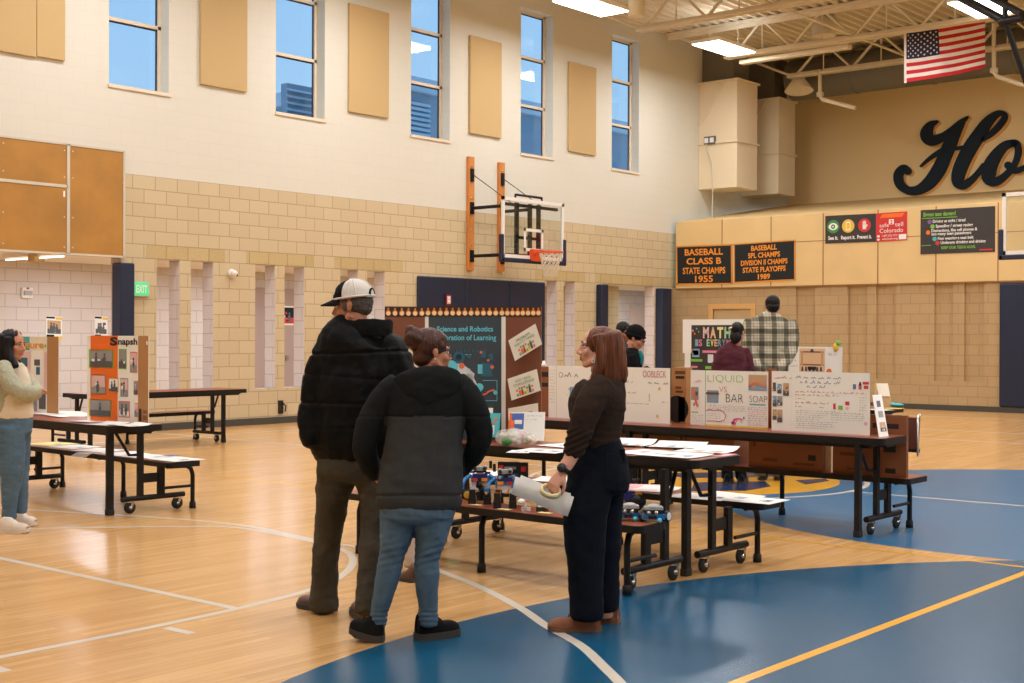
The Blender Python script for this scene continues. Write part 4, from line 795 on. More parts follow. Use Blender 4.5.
# ------------------------------------------------------------------ loose paper
def paper(c, w, h, rot, label, m='white_paper', cat='paper', name='paper_sheet', curl=.0, prints=2, group=None, z=None):
    c = V(c)
    if z is not None: c.z = z
    mb = MB(); n = 6; ca, sa = math.cos(rot), math.sin(rot)
    def P(u, v):
        x, y = (u-.5)*w, (v-.5)*h
        zz = curl*(max(0, abs(u-.5)*2-.35)**2)*(1 if u > .5 else .4)+.0015
        return V((c.x+x*ca-y*sa, c.y+x*sa+y*ca, c.z+zz))
    vs = [P(i/n, j/n) for i in range(n+1) for j in range(n+1)]; fs = [(i*(n+1)+j, (i+1)*(n+1)+j, (i+1)*(n+1)+j+1, i*(n+1)+j+1) for i in range(n) for j in range(n)]
    mb.add(vs, fs, m, True); mb.add([p-V((0, 0, .0012)) for p in vs], [tuple(reversed(f)) for f in fs], m, True)
    def q(u0, v0, u1, v1, mm): mb.add([P(u0, v0)+V((0, 0, .001)), P(u1, v0)+V((0, 0, .001)), P(u1, v1)+V((0, 0, .001)), P(u0, v1)+V((0, 0, .001))], [(0, 1, 2, 3)], mm)
    for k in range(prints):
        v = .15+.7*k/max(1, prints); mm = random.choice(['grey_photo', 'photo_blue', 'photo_tan', 'pencil'])
        q(.35, v, .62, v+.12, mm); q(.36, v+.16, .64, v+.18, 'pencil')
    return one(mb, name, label, cat, group)
GA = 'papers on the robot table'
k = 0
for (px, py), w, h, r, cu, l in (((543, 451), .30, .34, .2, .0, 'white sheet with a blue print at the front of the robot table'), ((520, 452), .2, .15, .5, 0, 'small white sheet beside the bag of green bits'), ((570, 446), .36, .36, -.1, .01, 'white sheet just left of the woman in brown'),
        ((628, 445), .4, .3, .25, .07, 'curled white sheet right behind the waist of the woman in brown'), ((648, 453), .36, .36, -.08, .0, 'printed white sheet with small pictures at the table front edge'), ((676, 447), .4, .36, .3, .05, 'white sheet with a lifted corner at the middle of the robot table'),
        ((674, 456), .34, .40, .03, .02, 'white sheet hanging near the front corner of the robot table'), ((704, 452), .42, .36, .2, .06, 'curled white sheet nearest the right end of the robot table')):
    k += 1; paper(at(px, py, TZ), w, h, r, l, curl=cu, group=GA, z=TZ+.0005*k+.001)
paper(at(722, 455, TZ), .2, .13, .1, 'small salmon sheet at the right end of the robot table', m='pink_paper', prints=0, z=TZ+.001)
k = 0
for (px, py), w, h, r, cu, l in (((752, 500), .32, .42, .05, 0, 'white sheet at the right end of the far bench'), ((728, 497), .32, .42, -.05, .02, 'white sheet in the middle of the far bench, between the black posts'), ((703, 497), .32, .42, .1, 0, 'white sheet on the far bench next to the wide black leg')):
    k += 1; paper(at(px, py, BZ), w, h, r, l, curl=cu, z=BZ+.001*k, prints=1)
k = 0
for (px, py), w, h, r, m, l in (((636, 487), .34, .34, .5, 'pink_paper', 'pink sheet on the far bench, seen above the toy cars'), ((655, 491.5), .34, .3, .2, 'white_paper', 'white sheet overlapping the pink one on the far bench'), ((556, 477.5), .3, .36, .3, 'white_paper', 'pale sheet on the far bench, seen above the masking tape'), ((485, 469), .3, .36, .1, 'white_paper', 'white sheet on the far bench, seen behind the left robot')):
    k += 1; c = V((8.04, atx(px, 400, 8.04).y, BZ)); o = paper(c, w, h, r, l, m=m, z=BZ+.001*k, prints=0, curl=.02)
for (px, py), l in (((476, 505), 'pale yellow sticky note under the left blue robot'), ((505, 509.5), 'pale yellow sticky note under the right blue robot'), ((545, 513), 'pale yellow sticky note below the rolled papers'), ((649, 522), 'pale yellow sticky note in front of the toy cars')):
    c = at(px, py, BZ); c.x = max(c.x, 6.41); paper(c, .05, .10, .0, l, m='sticky', prints=0, name='sticky_note', cat='sticky note', group='sticky notes on the bench edge', z=BZ+.001)
mb = MB(); c = V((6.58, 6.94, BZ+.001)); mb.obox(c-RT*.03, RT*.07, FW*.03, V((0, 0, .035)), 'p_lime'); mb.obox(c-RT*.02+V((0, 0, .035)), RT*.04, FW*.02, V((0, 0, .012)), 'p_yellow'); one(mb, 'craft_packet', 'small green packet on the bench end behind the man in the black puffer', 'packet')
mb = MB(); c = at(446, 562.5); mb.obox(c, (.03, 0, 0), (0, -.1, 0), (0, 0, .003), 'p_lime'); one(mb, 'paper_strip', 'small pale green strip lying on the wooden floor', 'paper strip')
GC = 'papers on the orange board table'; k = 0
for (px, py), w, h, r, l in (((52, 414), .4, .4, .3, 'white sheet stack at the left of the orange board table'), ((70, 416), .38, .4, -.2, 'white sheet lying left of the orange board'), ((92, 421.5), .36, .3, .05, 'wide white sheet under the orange half of the board'), ((104, 425), .3, .3, .1, 'white sheet in front of the orange board'), ((130, 426), .26, .3, -.1, 'white sheet before the brown wing of the orange board')):
    k += 1; paper(at(px, py, TZ), w, h, r, l, curl=.04, group=GC, z=TZ+.001*k, prints=1)
k = 0
for (px, py), w, h, r, m, l in (((52, 444), .34, .4, .1, 'sticky', 'yellow sheet at the left end of the papered bench'), ((75, 447), .34, .42, 0, 'white_paper', 'white sheet next to the yellow sheet on the bench'), ((100, 450.5), .33, .42, .2, 'white_paper', 'white sheet on the bench left of the wide table leg'), ((126, 454), .33, .42, -.2, 'white_paper', 'white sheet on the bench between the table leg and post'), ((150, 457), .33, .4, .1, 'white_paper', 'white sheet on the bench right of the table post'), ((177, 460), .33, .4, 0, 'white_paper', 'white sheet at the right end of the papered bench')):
    k += 1; paper(at(px, py, BZ), w, h, r, l, m=m, group='papers on the left bench', z=BZ+.001*k, prints=1)
paper(at(171, 456.5, BZ), .14, .1, .2, 'blue card lying on the papered bench', m='p_blue', prints=0, z=BZ+.009)
c = at(104, 452, BZ); mb = MB(); mb.obox((6.9, c.y-.1, BZ+.004), (.04, 0, 0), (0, .2, 0), (-.05, .02, -.03), 'white_paper'); one(mb, 'paper_sheet', 'white sheet drooping over the front edge of the left bench', 'paper')
# ------------------------------------------------------------------ science and robotics board
D0 = 9.9
T = thing('display_board', 'brown board with bulb border reading Science and Robotics Celebration of Learning', 'project board', atd(465, 441, D0)-V((0, 0, .0)), 0, 'project boards')
def bulbs(p, u0, n):
    p.rect(0, .925, 1, 1, 'border_black', 2)
    for k in range(n):
        u = (k+.5)/n; a = p.h/p.w
        p.disc(u, .953, .0215, 'bulb_rim', 3, 12, .95); p.disc(u, .95, .0165, 'bulb_glow', 4, 12, .95); p.poly([(u-.008*a, .965), (u+.008*a, .965), (u+.006*a, .99), (u-.006*a, .99)], 'bulb_rim', 3)
bl, br, tl = atd(425, 441, D0), atd(505, 441, D0), atd(425, 306.5, D0)
p = Panel(bl, br-bl, tl-bl, 'board_white', .006, 'kraft'); bulbs(p, 0, 13)
p.rect(.045, .0, .955, .925, 'slate', 1)
p.text('Science and Robotics', .15, .815, .038, 'cyan_art', w=.70, bold=.022); p.text('Celebration of Learning', .10, .75, .040, 'cyan_art', w=.79, bold=.015)
p.poly([(.25, .45), (.34, .6), (.46, .58), (.62, .5), (.6, .44), (.5, .5), (.4, .5), (.36, .44)], 'art_white', 3); p.poly([(.48, .5), (.66, .3), (.72, .34), (.62, .46), (.56, .54)], 'art_white', 3)
for u, v, r, m in ((.42, .62, .045, 'cyan_dark'), (.33, .55, .05, 'cyan_art'), (.42, .62, .025, 'slate'), (.46, .56, .022, 'art_coral'), (.68, .4, .03, 'cyan_art'), (.55, .63, .015, 'cyan_dark'), (.84, .55, .014, 'art_coral'), (.36, .26, .035, 'cyan_art'), (.5, .18, .03, 'cyan_dark'), (.56, .34, .028, 'cyan_art'), (.22, .5, .03, 'cyan_dark'), (.88, .36, .016, 'cyan_art'), (.6, .13, .02, 'art_coral'), (.66, .27, .026, 'cyan_art'), (.64, .33, .028, 'art_coral'), (.28, .38, .04, 'cyan_art'), (.7, .66, .01, 'art_coral'), (.79, .6, .01, 'art_coral')): p.disc(u, v, r, m, 4)
for a in ((.70, .48, .84, .58, 'cyan_dark'), (.66, .5, .72, .57, 'cyan_art'), (.70, .62, .76, .67, 'cyan_dark'), (.80, .6, .85, .65, 'cyan_dark'), (.62, .2, .74, .27, 'cyan_dark'), (.2, .3, .4, .36, 'cyan_dark'), (.66, .16, .70, .22, 'cyan_art'), (.35, .2, .5, .3, 'cyan_dark'), (.5, .64, .58, .645, 'cyan_art')): p.rect(*a, 3)
p.line([(.7, .34), (.76, .35), (.8, .37), (.87, .38)], .012, 'art_coral', 5); p.line([(.68, .3), (.9, .3), (.9, .45), (.72, .45)], .004, 'cyan_art', 4)
for k in range(10): p.line([(.3+.05*k, .68), (.3+.05*k, .66)], .006, 'cyan_dark', 3)
p.mb.build('center_panel', T)
CARD = [('PROBLEM-', 'ROBOTICS THINKER'), ('BLOG + DESIGN', 'CHALLENGE')]
def card(quad, lines, title):
    # tilted note card: quad TL TR BL in pixels, just in front of the wing
    p = Panel.px(*quad, atd, D0-.13, 'cream_card', thick=.004, back='white_paper')
    for j, s_ in enumerate(lines): p.text(s_, .5, .72-.17*j, .11, 'p_green', w=.5+.2*j if j else .5, al='C')
    for j in range(7):
        u = .2+.085*j; m = ('p_teal', 'p_orange', 'p_red', 'p_lime', 'p_yellow', 'grey_dark', 'p_pink')[j]; p.rect(u, .08, u+.07, .2+.12*(j % 3), m, 2); p.disc(u+.035, .34+.08*(j % 2), .05, ('p_orange', 'p_teal', 'p_lime')[j % 3], 3)
    p.mb.build('note_card', T)
for x0, x1, cards in ((384.8, 425, [(((372, 302), (416, 349), (358, 317)), ['CREATIVE', 'CODE'])]), (505, 541.3, [(((508.2, 340.5), (535.4, 323.6), (515, 361)), CARD[0]), (((507.4, 379), (536.8, 369), (511.5, 400.5)), CARD[1]), (((508, 408.5), (538, 403), (509, 430)), ['', ''])])):
    da, db = (D0-.09, D0) if x0 < 400 else (D0, D0-.09)
    bl, br, tl = atd(x0, 441+(1 if da < D0 else 0), da), atd(x1, 441+(1 if db < D0 else 0), db), atd(x0, 306.6, da)
    p = Panel(bl, br-bl, tl-bl, 'brown_felt', .006, 'kraft'); bulbs(p, 0, 6 if x0 < 400 else 7)
    if x0 > 400: p.rect(0, 0, .02, .925, 'board_white')
    p.mb.build('side_panel', T)
    for q, ln in cards:
        if q[0] == (372, 302):
            q = ((394, 337), (425, 361), (388, 345.5))
            pp = Panel.px(*q, atd, D0-.13, 'cream_card', thick=.004); pp.text('CREATIVE', .25, .5, .3, 'p_green', w=.5); pp.text('ROBOTS', .2, .1, .3, 'p_green', w=.6); pp.mb.build('note_card', T)
        elif ln[0]: card(q, ln, '')
        else:
            pp = Panel.px(*q, atd, D0-.13, 'cream_card', thick=.004); pp.rect(.3, .6, .8, .68, 'p_green'); pp.mb.build('note_card', T)
def standing(TL, TR, BL, D, label, fn, m='white_paper', name='paper_sign', cat='sign', lean=.06):
    bl = atd(*BL, D); tl = atd(*TL, D+lean); w = atd(TR[0], TR[1], D+lean)-tl
    p = Panel(bl, w, tl-bl, m, .004); fn(p); return one(p.mb, name, label, cat)
def f1(p): p.rect(.03, .40, .42, .95, 'screen_blue').rect(.17, .58, .37, .72, 'white_paper', 2).rect(.0, .4, .16, .7, 'p_orange', 2).rect(.02, .7, .09, .96, 'p_orange', 2).scribble(.5, .95, .85, .05, 'pencil').scribble(.5, .8, .72, .05, 'pencil').rect(.05, .45, .1, .6, 'art_coral', 3)
standing((509, 412), (545.3, 412), (507.5, 441), 9.45, 'white standing sheet with a blue picture, leaning on the bulb-bordered board', f1)
def f2(p): p.rect(0, .0, 1, 1, 'p_teal').rect(.1, .1, .7, .5, 'art_white', 2).line([(.3, .3), (.6, .6), (.75, .75)], .05, 'art_coral', 3).disc(.75, .75, .06, 'p_orange', 4)
standing((484, 413), (500.7, 413.3), (482, 437), 9.55, 'pale blue leaflet with an orange figure, left of the bag', f2, m='photo_blue', name='leaflet', cat='leaflet')
standing((479, 407.5), (493, 408), (478, 438), 9.7, 'plain grey sheet standing behind the pale blue leaflet', lambda p: None, name='paper_sheet', cat='paper')
t = thing('plastic_bag', 'clear bag of green and cream craft bits on the robot table', 'bag', at(514, 446, TZ))
def blob(name, parent, items, voxel=.008, smooth=6, mat=None):
    mb = MB()
    for c, r in items: mb.ell(c, r, mat, nu=14, nv=9)
    return remesh(mb, name, parent, voxel, smooth)
def remesh(mb, name, parent, voxel, smooth=4, disp=None, keep=None):
    o = mb.build('tmp'); md = o.modifiers.new('r', 'REMESH'); md.mode = 'VOXEL'; md.voxel_size = voxel; md.use_smooth_shade = True
    if smooth: s = o.modifiers.new('s', 'SMOOTH'); s.iterations = smooth; s.factor = .5
    dg = bpy.context.evaluated_depsgraph_get(); dg.update(); me = bpy.data.meshes.new_from_object(o.evaluated_get(dg))
    old = o.data; bpy.data.objects.remove(o); bpy.data.meshes.remove(old)
    if disp:
        me.update(); ns = [v.normal.copy() for v in me.vertices]
        for v, n in zip(me.vertices, ns): v.co += n*disp(v.co, n)
    of = org(parent) if parent else V((0, 0, 0))
    if parent: me.transform(Matrix.Translation(-of))
    me.materials.clear()
    for m in mb.mats: me.materials.append(m)
    if keep:
        for p in me.polygons: p.material_index = keep(p.center+of)
    else: me.polygons.foreach_set('material_index', [0]*len(me.polygons))
    me.polygons.foreach_set('use_smooth', [True]*len(me.polygons)); me.update()
    ob = bpy.data.objects.new(name, me); COL.objects.link(ob)
    if parent: ob.parent = parent
    return ob
c = org(t)
M('bag_film', rgb=(232, 232, 222), rough=.15); MATS['bag_film'].node_tree.nodes['Principled BSDF'].inputs['Alpha'].default_value = .32
blob('bag_film', t, [(c+RT*-.06+V((0, 0, .06)), (.08, .07, .06)), (c+RT*.03+V((0, 0, .055)), (.09, .07, .055)), (c+RT*.11+V((0, 0, .045)), (.06, .05, .045)), (c+RT*.0+V((0, 0, .1)), (.06, .04, .03))], .01, 3, 'bag_film')
for i in range(16):
    mb = MB(); m = random.choice(['plastic_clear', 'pale_wood', 'p_lime', 'cream_card', 'cream_card', 'p_pink']); q = c+RT*random.uniform(-.1, .12)+FW*random.uniform(-.04, .04)+V((0, 0, random.uniform(.025, .08)))
    mb.ell(q, (.022, .02, .018), m, nu=10, nv=6); mb.build('craft_bit', t)
mb = MB(); mb.ell(c+RT*-.055-FW*.04+V((0, 0, .035)), (.035, .035, .032), 'p_green'); mb.build('craft_bit', t)
# ------------------------------------------------------------------ toys on the near bench
def R2(c, a):
    ca, sa = math.cos(a), math.sin(a); return lambda x, y, z: V((c.x+x*ca-y*sa, c.y+x*sa+y*ca, c.z+z))
def toy_robot(px, py, label, flip=1):
    c = at(px, py, BZ); c.z = BZ; t = thing('toy_robot', label, 'toy robot', c, 0, 'blue brick robots')
    A = -RT*1.0; B = -FW; B.z = 0; B.normalize()
    def bx(mb, x, y, z, w, d, h, m): mb.obox(c+RT*(x-w/2)+B*(y-d/2)+V((0, 0, z)), RT*w, B*d, V((0, 0, h)), m)
    for s in (-1, 1):
        mb = MB(); bx(mb, s*.05, 0, 0, .05, .15, .045, 'toy_black'); bx(mb, s*.05, .04, .045, .042, .05, .05, 'toy_black'); bx(mb, s*.05, .0, .05, .03, .04, .04, 'toy_white'); mb.build('foot', t)
        mb = MB(); bx(mb, s*.045, .01, .07, .035, .05, .05, 'toy_orange' if s*flip > 0 else 'toy_white'); bx(mb, s*.04, .0, .1, .03, .04, .04, 'toy_grey'); mb.build('leg', t)
        mb = MB(); mb.tube([c+RT*(s*.06)+V((0, 0, .185)), c+RT*(s*.10)+B*.02+V((0, 0, .16)), c+RT*(s*.115)+B*.06+V((0, 0, .12))], [.014, .012, .01], 'toy_blue', 8); bx(mb, s*.118, .075, .1, .03, .03, .03, 'toy_blue'); bx(mb, s*.12, .1, .095, .012, .03, .012, 'toy_orange'); mb.build('arm', t)
    mb = MB(); bx(mb, 0, 0, .12, .10, .06, .03, 'toy_white'); bx(mb, 0, 0, .145, .12, .07, .03, 'toy_blue'); bx(mb, 0, .01, .17, .10, .06, .025, 'toy_navy'); bx(mb, .03*flip, .045, .15, .04, .02, .02, 'toy_orange'); bx(mb, -.03*flip, .045, .15, .03, .02, .018, 'p_red'); bx(mb, 0, 0, .19, .05, .045, .02, 'toy_grey')
    for q in range(16): bx(mb, random.uniform(-.06, .06), random.uniform(-.02, .05), random.uniform(.09, .2), random.uniform(.012, .05), random.uniform(.012, .03), random.uniform(.008, .02), random.choice(['toy_blue', 'toy_blue', 'toy_grey', 'toy_white', 'toy_black', 'toy_black', 'toy_navy']))
    mb.build('torso', t)
    mb = MB(); bx(mb, 0, 0, .205, .085, .05, .012, 'toy_black'); bx(mb, 0, 0, .213, .05, .05, .03, 'toy_grey')
    for s in (-1, 1): mb.lathe(c+RT*(s*.032)+B*.02+V((0, 0, .235)), [(0, .02), (.013, .02), (.018, .01), (.018, -.02), (0, -.02)], 'grey_photo', 14, ax=B); mb.lathe(c+RT*(s*.032)+B*.046+V((0, 0, .235)), [(0, .0), (.011, -.001), (.011, -.03)], 'toy_black', 12, ax=B)
    bx(mb, .07*flip, 0, .23, .02, .02, .05, 'toy_black'); mb.build('head', t)
    return t
toy_robot(480, 503, 'left blue brick robot with grey goggle eyes, standing on the bench'); toy_robot(505, 507, 'right blue brick robot in front of the black toy box', -1)
t = thing('toy_box', 'black toy carton with red label corners behind the right robot', 'box', at(510, 497, BZ))
c = org(t); a = .18; B = V((-FW.x, -FW.y, 0)).normalized()
mb = MB(); mb.obox(c-RT*.085, RT*.15, B*-.09, V((0, 0, .235)), 'toy_black'); mb.obox(c+RT*.065, RT*.06, B*-.09, V((0, 0, .23)), 'black_print'); mb.build('carton', t)
p = Panel(c-RT*.083+B*.002, RT*.146, V((0, 0, .232)), 'toy_black', .001); p.rect(.03, .78, .25, .95, 'p_red'); p.rect(.3, .82, .85, .9, 'grey_photo'); p.rect(.06, .1, .94, .7, 'cyan_dark'); p.rect(.2, .2, .6, .6, 'toy_blue', 2); p.rect(.5, .3, .8, .66, 'art_white', 3); p.rect(.3, .1, .7, .3, 'toy_orange', 3); p.mb.build('printed_front', t)
mb = MB(); mb.obox(c+RT*.08+B*.001, RT*.035, B*.003, V((0, 0, .001)), 'p_red'); mb.obox(c+RT*.075+V((0, 0, .175)), RT*.035, B*.003, V((0, 0, .035)), 'p_red'); mb.build('label', t)
def toy_car(px, py, label, m1='toy_blue'):
    c = at(px, py, BZ); c.z = BZ; t = thing('toy_car', label, 'toy car', c, 0, 'blue toy cars')
    B = V((-FW.x, -FW.y, 0)).normalized()
    def bx(mb, x, y, z, w, d, h, m): mb.obox(c+RT*(x-w/2)+B*(y-d/2)+V((0, 0, z)), RT*w, B*d, V((0, 0, h)), m)
    mb = MB(); bx(mb, -.01, 0, .018, .13, .09, .022, m1); bx(mb, -.01, .03, .03, .14, .03, .018, m1); bx(mb, -.02, .05, .02, .05, .02, .02, 'toy_black'); mb.build('chassis', t)
    mb = MB(); bx(mb, -.01, 0, .048, .10, .08, .03, 'toy_black'); bx(mb, -.01, 0, .074, .11, .085, .016, 'toy_grey'); mb.ell(c+RT*-.01+V((0, 0, .09)), (.05, .04, .016), 'toy_grey', nu=14, nv=8); mb.build('electronics', t)
    for s in (-1, 1): mb = MB(); mb.lathe(c+RT*(-.02+s*.022)+B*.05+V((0, 0, .058)), [(0, .012), (.011, .01), (.014, 0), (.014, -.02)], 'chrome', 12, ax=B); mb.build('sensor_eye', t)
    for s in (-1, 1):
        q = c+RT*(s*.075)+B*(.01)+V((0, 0, .033))
        mb = MB(); mb.lathe(q, [(0, -.008), (.033, -.008), (.033, .008), (0, .008)], 'toy_black', 18, ax=RT*.8+B*.6); mb.lathe(q+(RT*.8+B*.6)*.008, [(.024, .003), (0, .003)], 'toy_white', 16, ax=RT*.8+B*.6); mb.lathe(q+(RT*.8+B*.6)*.008, [(.024, 0), (.024, .003)], 'toy_white', 16, ax=RT*.8+B*.6); mb.build('wheel', t)
    mb = MB(); mb.ell(c+RT*.02+B*.065+V((0, 0, .015)), (.015, .015, .015), 'cyan_art', nu=10, nv=7); mb.build('ball_caster', t)
toy_car(631, 520, 'blue toy car nearest the dark jeans, with grey circuit top'); toy_car(655, 521.5, 'blue toy car at the bench end with a cyan ball')
t = thing('toy_vehicle', 'navy and orange brick vehicle behind the left toy car', 'toy vehicle', at(628, 508, BZ))
c = org(t)
mb = MB(); mb.obox(c-RT*.09+V((0, 0, .05)), RT*.16, FW*.07, V((0, 0, .035)), 'toy_navy'); mb.obox(c-RT*.05+V((0, 0, .085)), RT*.08, FW*.06, V((0, 0, .022)), 'toy_navy'); mb.build('body', t)
for x in (-.06, .05): mb = MB(); mb.obox(c+RT*x+V((0, 0, .08)), RT*.04, FW*.05, V((.0, 0, .025)), 'toy_orange'); mb.build('fender', t)
for x in (-.08, .07): mb = MB(); mb.lathe(c+RT*x-FW*.01+V((0, 0, .045)), [(0, -.012), (.045, -.012), (.045, .012), (0, .012)], 'toy_black', 16, ax=FW); mb.build('wheel', t)
t = thing('toy_model', 'small white and orange brick model on the bench beside the rolled papers', 'toy', at(526, 511, BZ)); c = org(t)
mb = MB(); mb.obox(c-RT*.03, RT*.06, FW*.04, V((0, 0, .02)), 'toy_white'); mb.obox(c-RT*.015, RT*.02, FW*.02, V((0, 0, .055)), 'plastic_clear'); mb.ell(c-RT*.03+V((0, 0, .06)), (.03, .02, .018), 'toy_white', nu=12, nv=8); mb.build('base', t)
mb = MB(); mb.obox(c+RT*.0+V((0, 0, .055)), RT*.03, FW*.02, V((0, 0, .02)), 'toy_orange'); mb.build('brick', t)
t = thing('toy_model', 'small black and red brick model below the rolled papers', 'toy', at(541, 512, BZ)); c = org(t)
mb = MB(); mb.obox(c-RT*.03, RT*.07, FW*.04, V((0, 0, .03)), 'toy_black'); mb.obox(c-RT*.02+V((0, 0, .03)), RT*.04, FW*.03, V((0, 0, .025)), 'toy_white'); mb.build('base', t)
mb = MB(); mb.obox(c+RT*.03, RT*.02, FW*.03, V((0, 0, .03)), 'p_red'); mb.build('brick', t)
t = thing('toy_gear', 'yellow wheel lying against the left robot', 'toy wheel', at(467.5, 500, BZ)); c = org(t)
mb = MB(); mb.lathe(c+V((0, 0, .035)), [(0, -.008), (.034, -.008), (.034, .008), (0, .008)], 'toy_black', 18, ax=FW); mb.build('tyre', t)
mb = MB(); mb.lathe(c+V((0, 0, .035))-FW*.009, [(.026, 0), (.02, -.003), (0, -.003)], 'p_yellow', 14, ax=FW); mb.build('hub', t)
# ------------------------------------------------------------------ orange snapshot board and its neighbour on the left table
T = thing('display_board', 'orange and white Snapshots board with bordered photographs', 'project board', at(112, 422, TZ), 0, 'project boards')
bl, br = at(87, 420.6, TZ+.002), at(138, 423.6, TZ+.002); Hh = V((0, 0, 1.0)); D1 = (bl-CAM).dot(FW); Hh *= 85*D1/FPX
p = Panel(bl, br-bl, Hh, 'board_white', .006, 'kraft')
def uv(x, y): return (x-87)/51, 1-(y-335.5)/(85.5+.045*(x-87))
p.rect(.07, 0, .61, 1, 'p_orange'); u, v = uv(110.5, 344.5); p.text('S', u, v-.004, .088, 'ink', w=.15, bold=.05); p.text('napsh', u+.16, v+.004, .072, 'ink', w=.37, bold=.03)
for x0, y0, x1, y1, b, sk, lo, fg in ((89, 349.5, 114, 367.8, 'p_lime', 'grey_photo', 'grey_dark', 2), (90.8, 374.5, 106.6, 394.7, 'photo_pink', 'photo_pink', 'grey_photo', 1), (109, 378, 119, 392, 'p_yellow', 'white_paper', 'grey_dark', 2), (89, 399.6, 112.4, 416.7, 'p_yellow', 'grey_photo', 'grey_dark', 1), (119, 348.6, 126.8, 368.9, 'p_lime', 'grey_photo', 'grey_dark', 0), (130, 351.6, 137.3, 372.4, 'art_coral', 'photo_pink', 'grey_photo', 1), (120.6, 378, 128.5, 396.5, 'grey_photo', 'photo_pink', 'grey_photo', 1), (119, 401, 130.3, 417, 'art_coral', 'grey_photo', 'white_paper', 2), (133.8, 380.6, 138, 394.7, 'art_coral', 'grey_photo', 'grey_dark', 0), (134.7, 402.6, 138, 416.7, 'art_coral', 'photo_pink', 'grey_photo', 0)):
    a, b_ = uv(x0, y1), uv(x1, y0); p.photo(a[0], a[1], b_[0], b_[1], b, sk, lo, fg)
p.mb.build('center_panel', T)
b2 = at(148.3, 424.6, TZ+.002); p = Panel(br, b2-br, Hh, 'kraft', .006, 'board_white'); p.rect(.1, .03, .35, .17, 'black_print').rect(.5, .05, .9, .1, 'cardboard').rect(.5, .12, .9, .16, 'cardboard').rect(.8, .9, .95, .94, 'white_paper'); p.mb.build('side_panel', T)
T = thing('display_board', 'pale board lettered ture behind the woman in the sage cardigan', 'project board', at(30, 413, TZ), 0, 'project boards')
br, b2 = at(47, 413.2, TZ+.002), at(58.5, 413.8, TZ+.002); D1 = (br-CAM).dot(FW); Hh = V((0, 0, 76.5*D1/FPX)); bl = br+(at(47, 413.2, TZ)-at(0, 410.2, TZ))*-1; bl.z = br.z
p = Panel(bl, br-bl, Hh, 'board_white', .006, 'kraft')
p.rect(0, .80, 1, 1, 'cream_card'); p.rect(.48, .82, .64, 1, 'p_teal', 2); p.text('Culture', .28, .85, .09, 'sign_gold', w=.66, bold=.03, l=4); p.disc(.97, .88, .02, 'p_lime', 3)
for a in ((.40, .4, .66, .8, 'photo_pink'), (.69, .36, .92, .82, 'white_paper'), (.94, .3, 1, .8, 'photo_pink'), (.1, .4, .36, .78, 'photo_blue'), (.74, .62, .86, .7, 'grey_dark'), (.78, .5, .86, .6, 'cyan_dark'), (.45, .6, .6, .72, 'cyan_dark'), (.6, .02, .8, .3, 'grey_photo'), (.84, .05, .98, .3, 'grey_dark')): p.rect(*a, 2 if a[4] not in ('grey_dark', 'cyan_dark') else 3)
p.mb.build('center_panel', T)
p = Panel(br, b2-br, Hh, 'kraft', .006, 'board_white'); p.mb.build('side_panel', T)
# ------------------------------------------------------------------ white boards on the right-hand table
def wboard(TL, TR, BL, X, label, fn):
    X -= .16; bl, tr, tl = atx(*BL, X), atx(*TR, X), atx(*TL, X); bl.z = TZ+.002
    T = thing('display_board', label, 'project board', bl+(tr-tl)*.5, 0, 'project boards')
    W_ = V((0, 0, tl.z-bl.z)); p = Panel(bl, V((0, tr.y-tl.y, 0)), W_, 'board_white', .006, 'kraft'); fn(p); p.rect(0, 0, 1, .02, 'photo_pink', 1); p.mb.build('center_panel', T)
    for q, s in ((bl, .04), (bl+V((0, tr.y-tl.y, 0)), -.04)):
        mb = MB(); mb.obox(q+V((.006, 0, 0)), (.05, -s, 0), (0, -s*.15, 0), W_, 'kraft'); mb.build('side_panel', T)
    return T
def b1(p):
    p.line([(.07, 0), (.07, 1)], .004, 'pencil')
    for k in range(11): p.scribble(.012, .06, .9-.06*k, .022, 'pencil', l=3)
    p.disc(.11, .83, .05, 'pencil', 2); p.disc(.11, .83, .04, 'board_white', 3); p.scribble(.14, .3, .79, .09, 'pencil'); p.scribble(.17, .30, .56, .07, 'pencil'); p.scribble(.16, .26, .45, .03, 'pencil')
    p.photo(.18, .42, .28, .62, None, 'photo_blue', 'p_lime')
    p.text('OOBLECK', .79, .83, .12, 'pen_red', w=.18, bold=-.01); p.scribble(.83, .92, .71, .06, 'pencil'); p.scribble(.95, 1, .7, .06, 'pencil'); p.scribble(.64, .72, .72, .04, 'pencil'); p.scribble(.64, .75, .53, .035, 'pencil'); p.scribble(.64, .84, .34, .03, 'pencil')
    for k in range(4): p.disc(.84, .52-.035*k, .01, 'pencil')
    p.scribble(.94, .99, .38, .03, 'pencil')
    for u, v in ((.92, .63), (.905, .14)):
        p.poly([(u+(.014 if k % 2 == 0 else .006)*math.sin(k*math.pi/5), v+(.045 if k % 2 == 0 else .02)*math.cos(k*math.pi/5)) for k in range(10)], 'p_yellow', 3)
wboard((549, 365.5), (670.5, 368), (548.5, 418), 9.90, 'white handwritten Oobleck board with yellow stars, behind the woman in brown', b1)
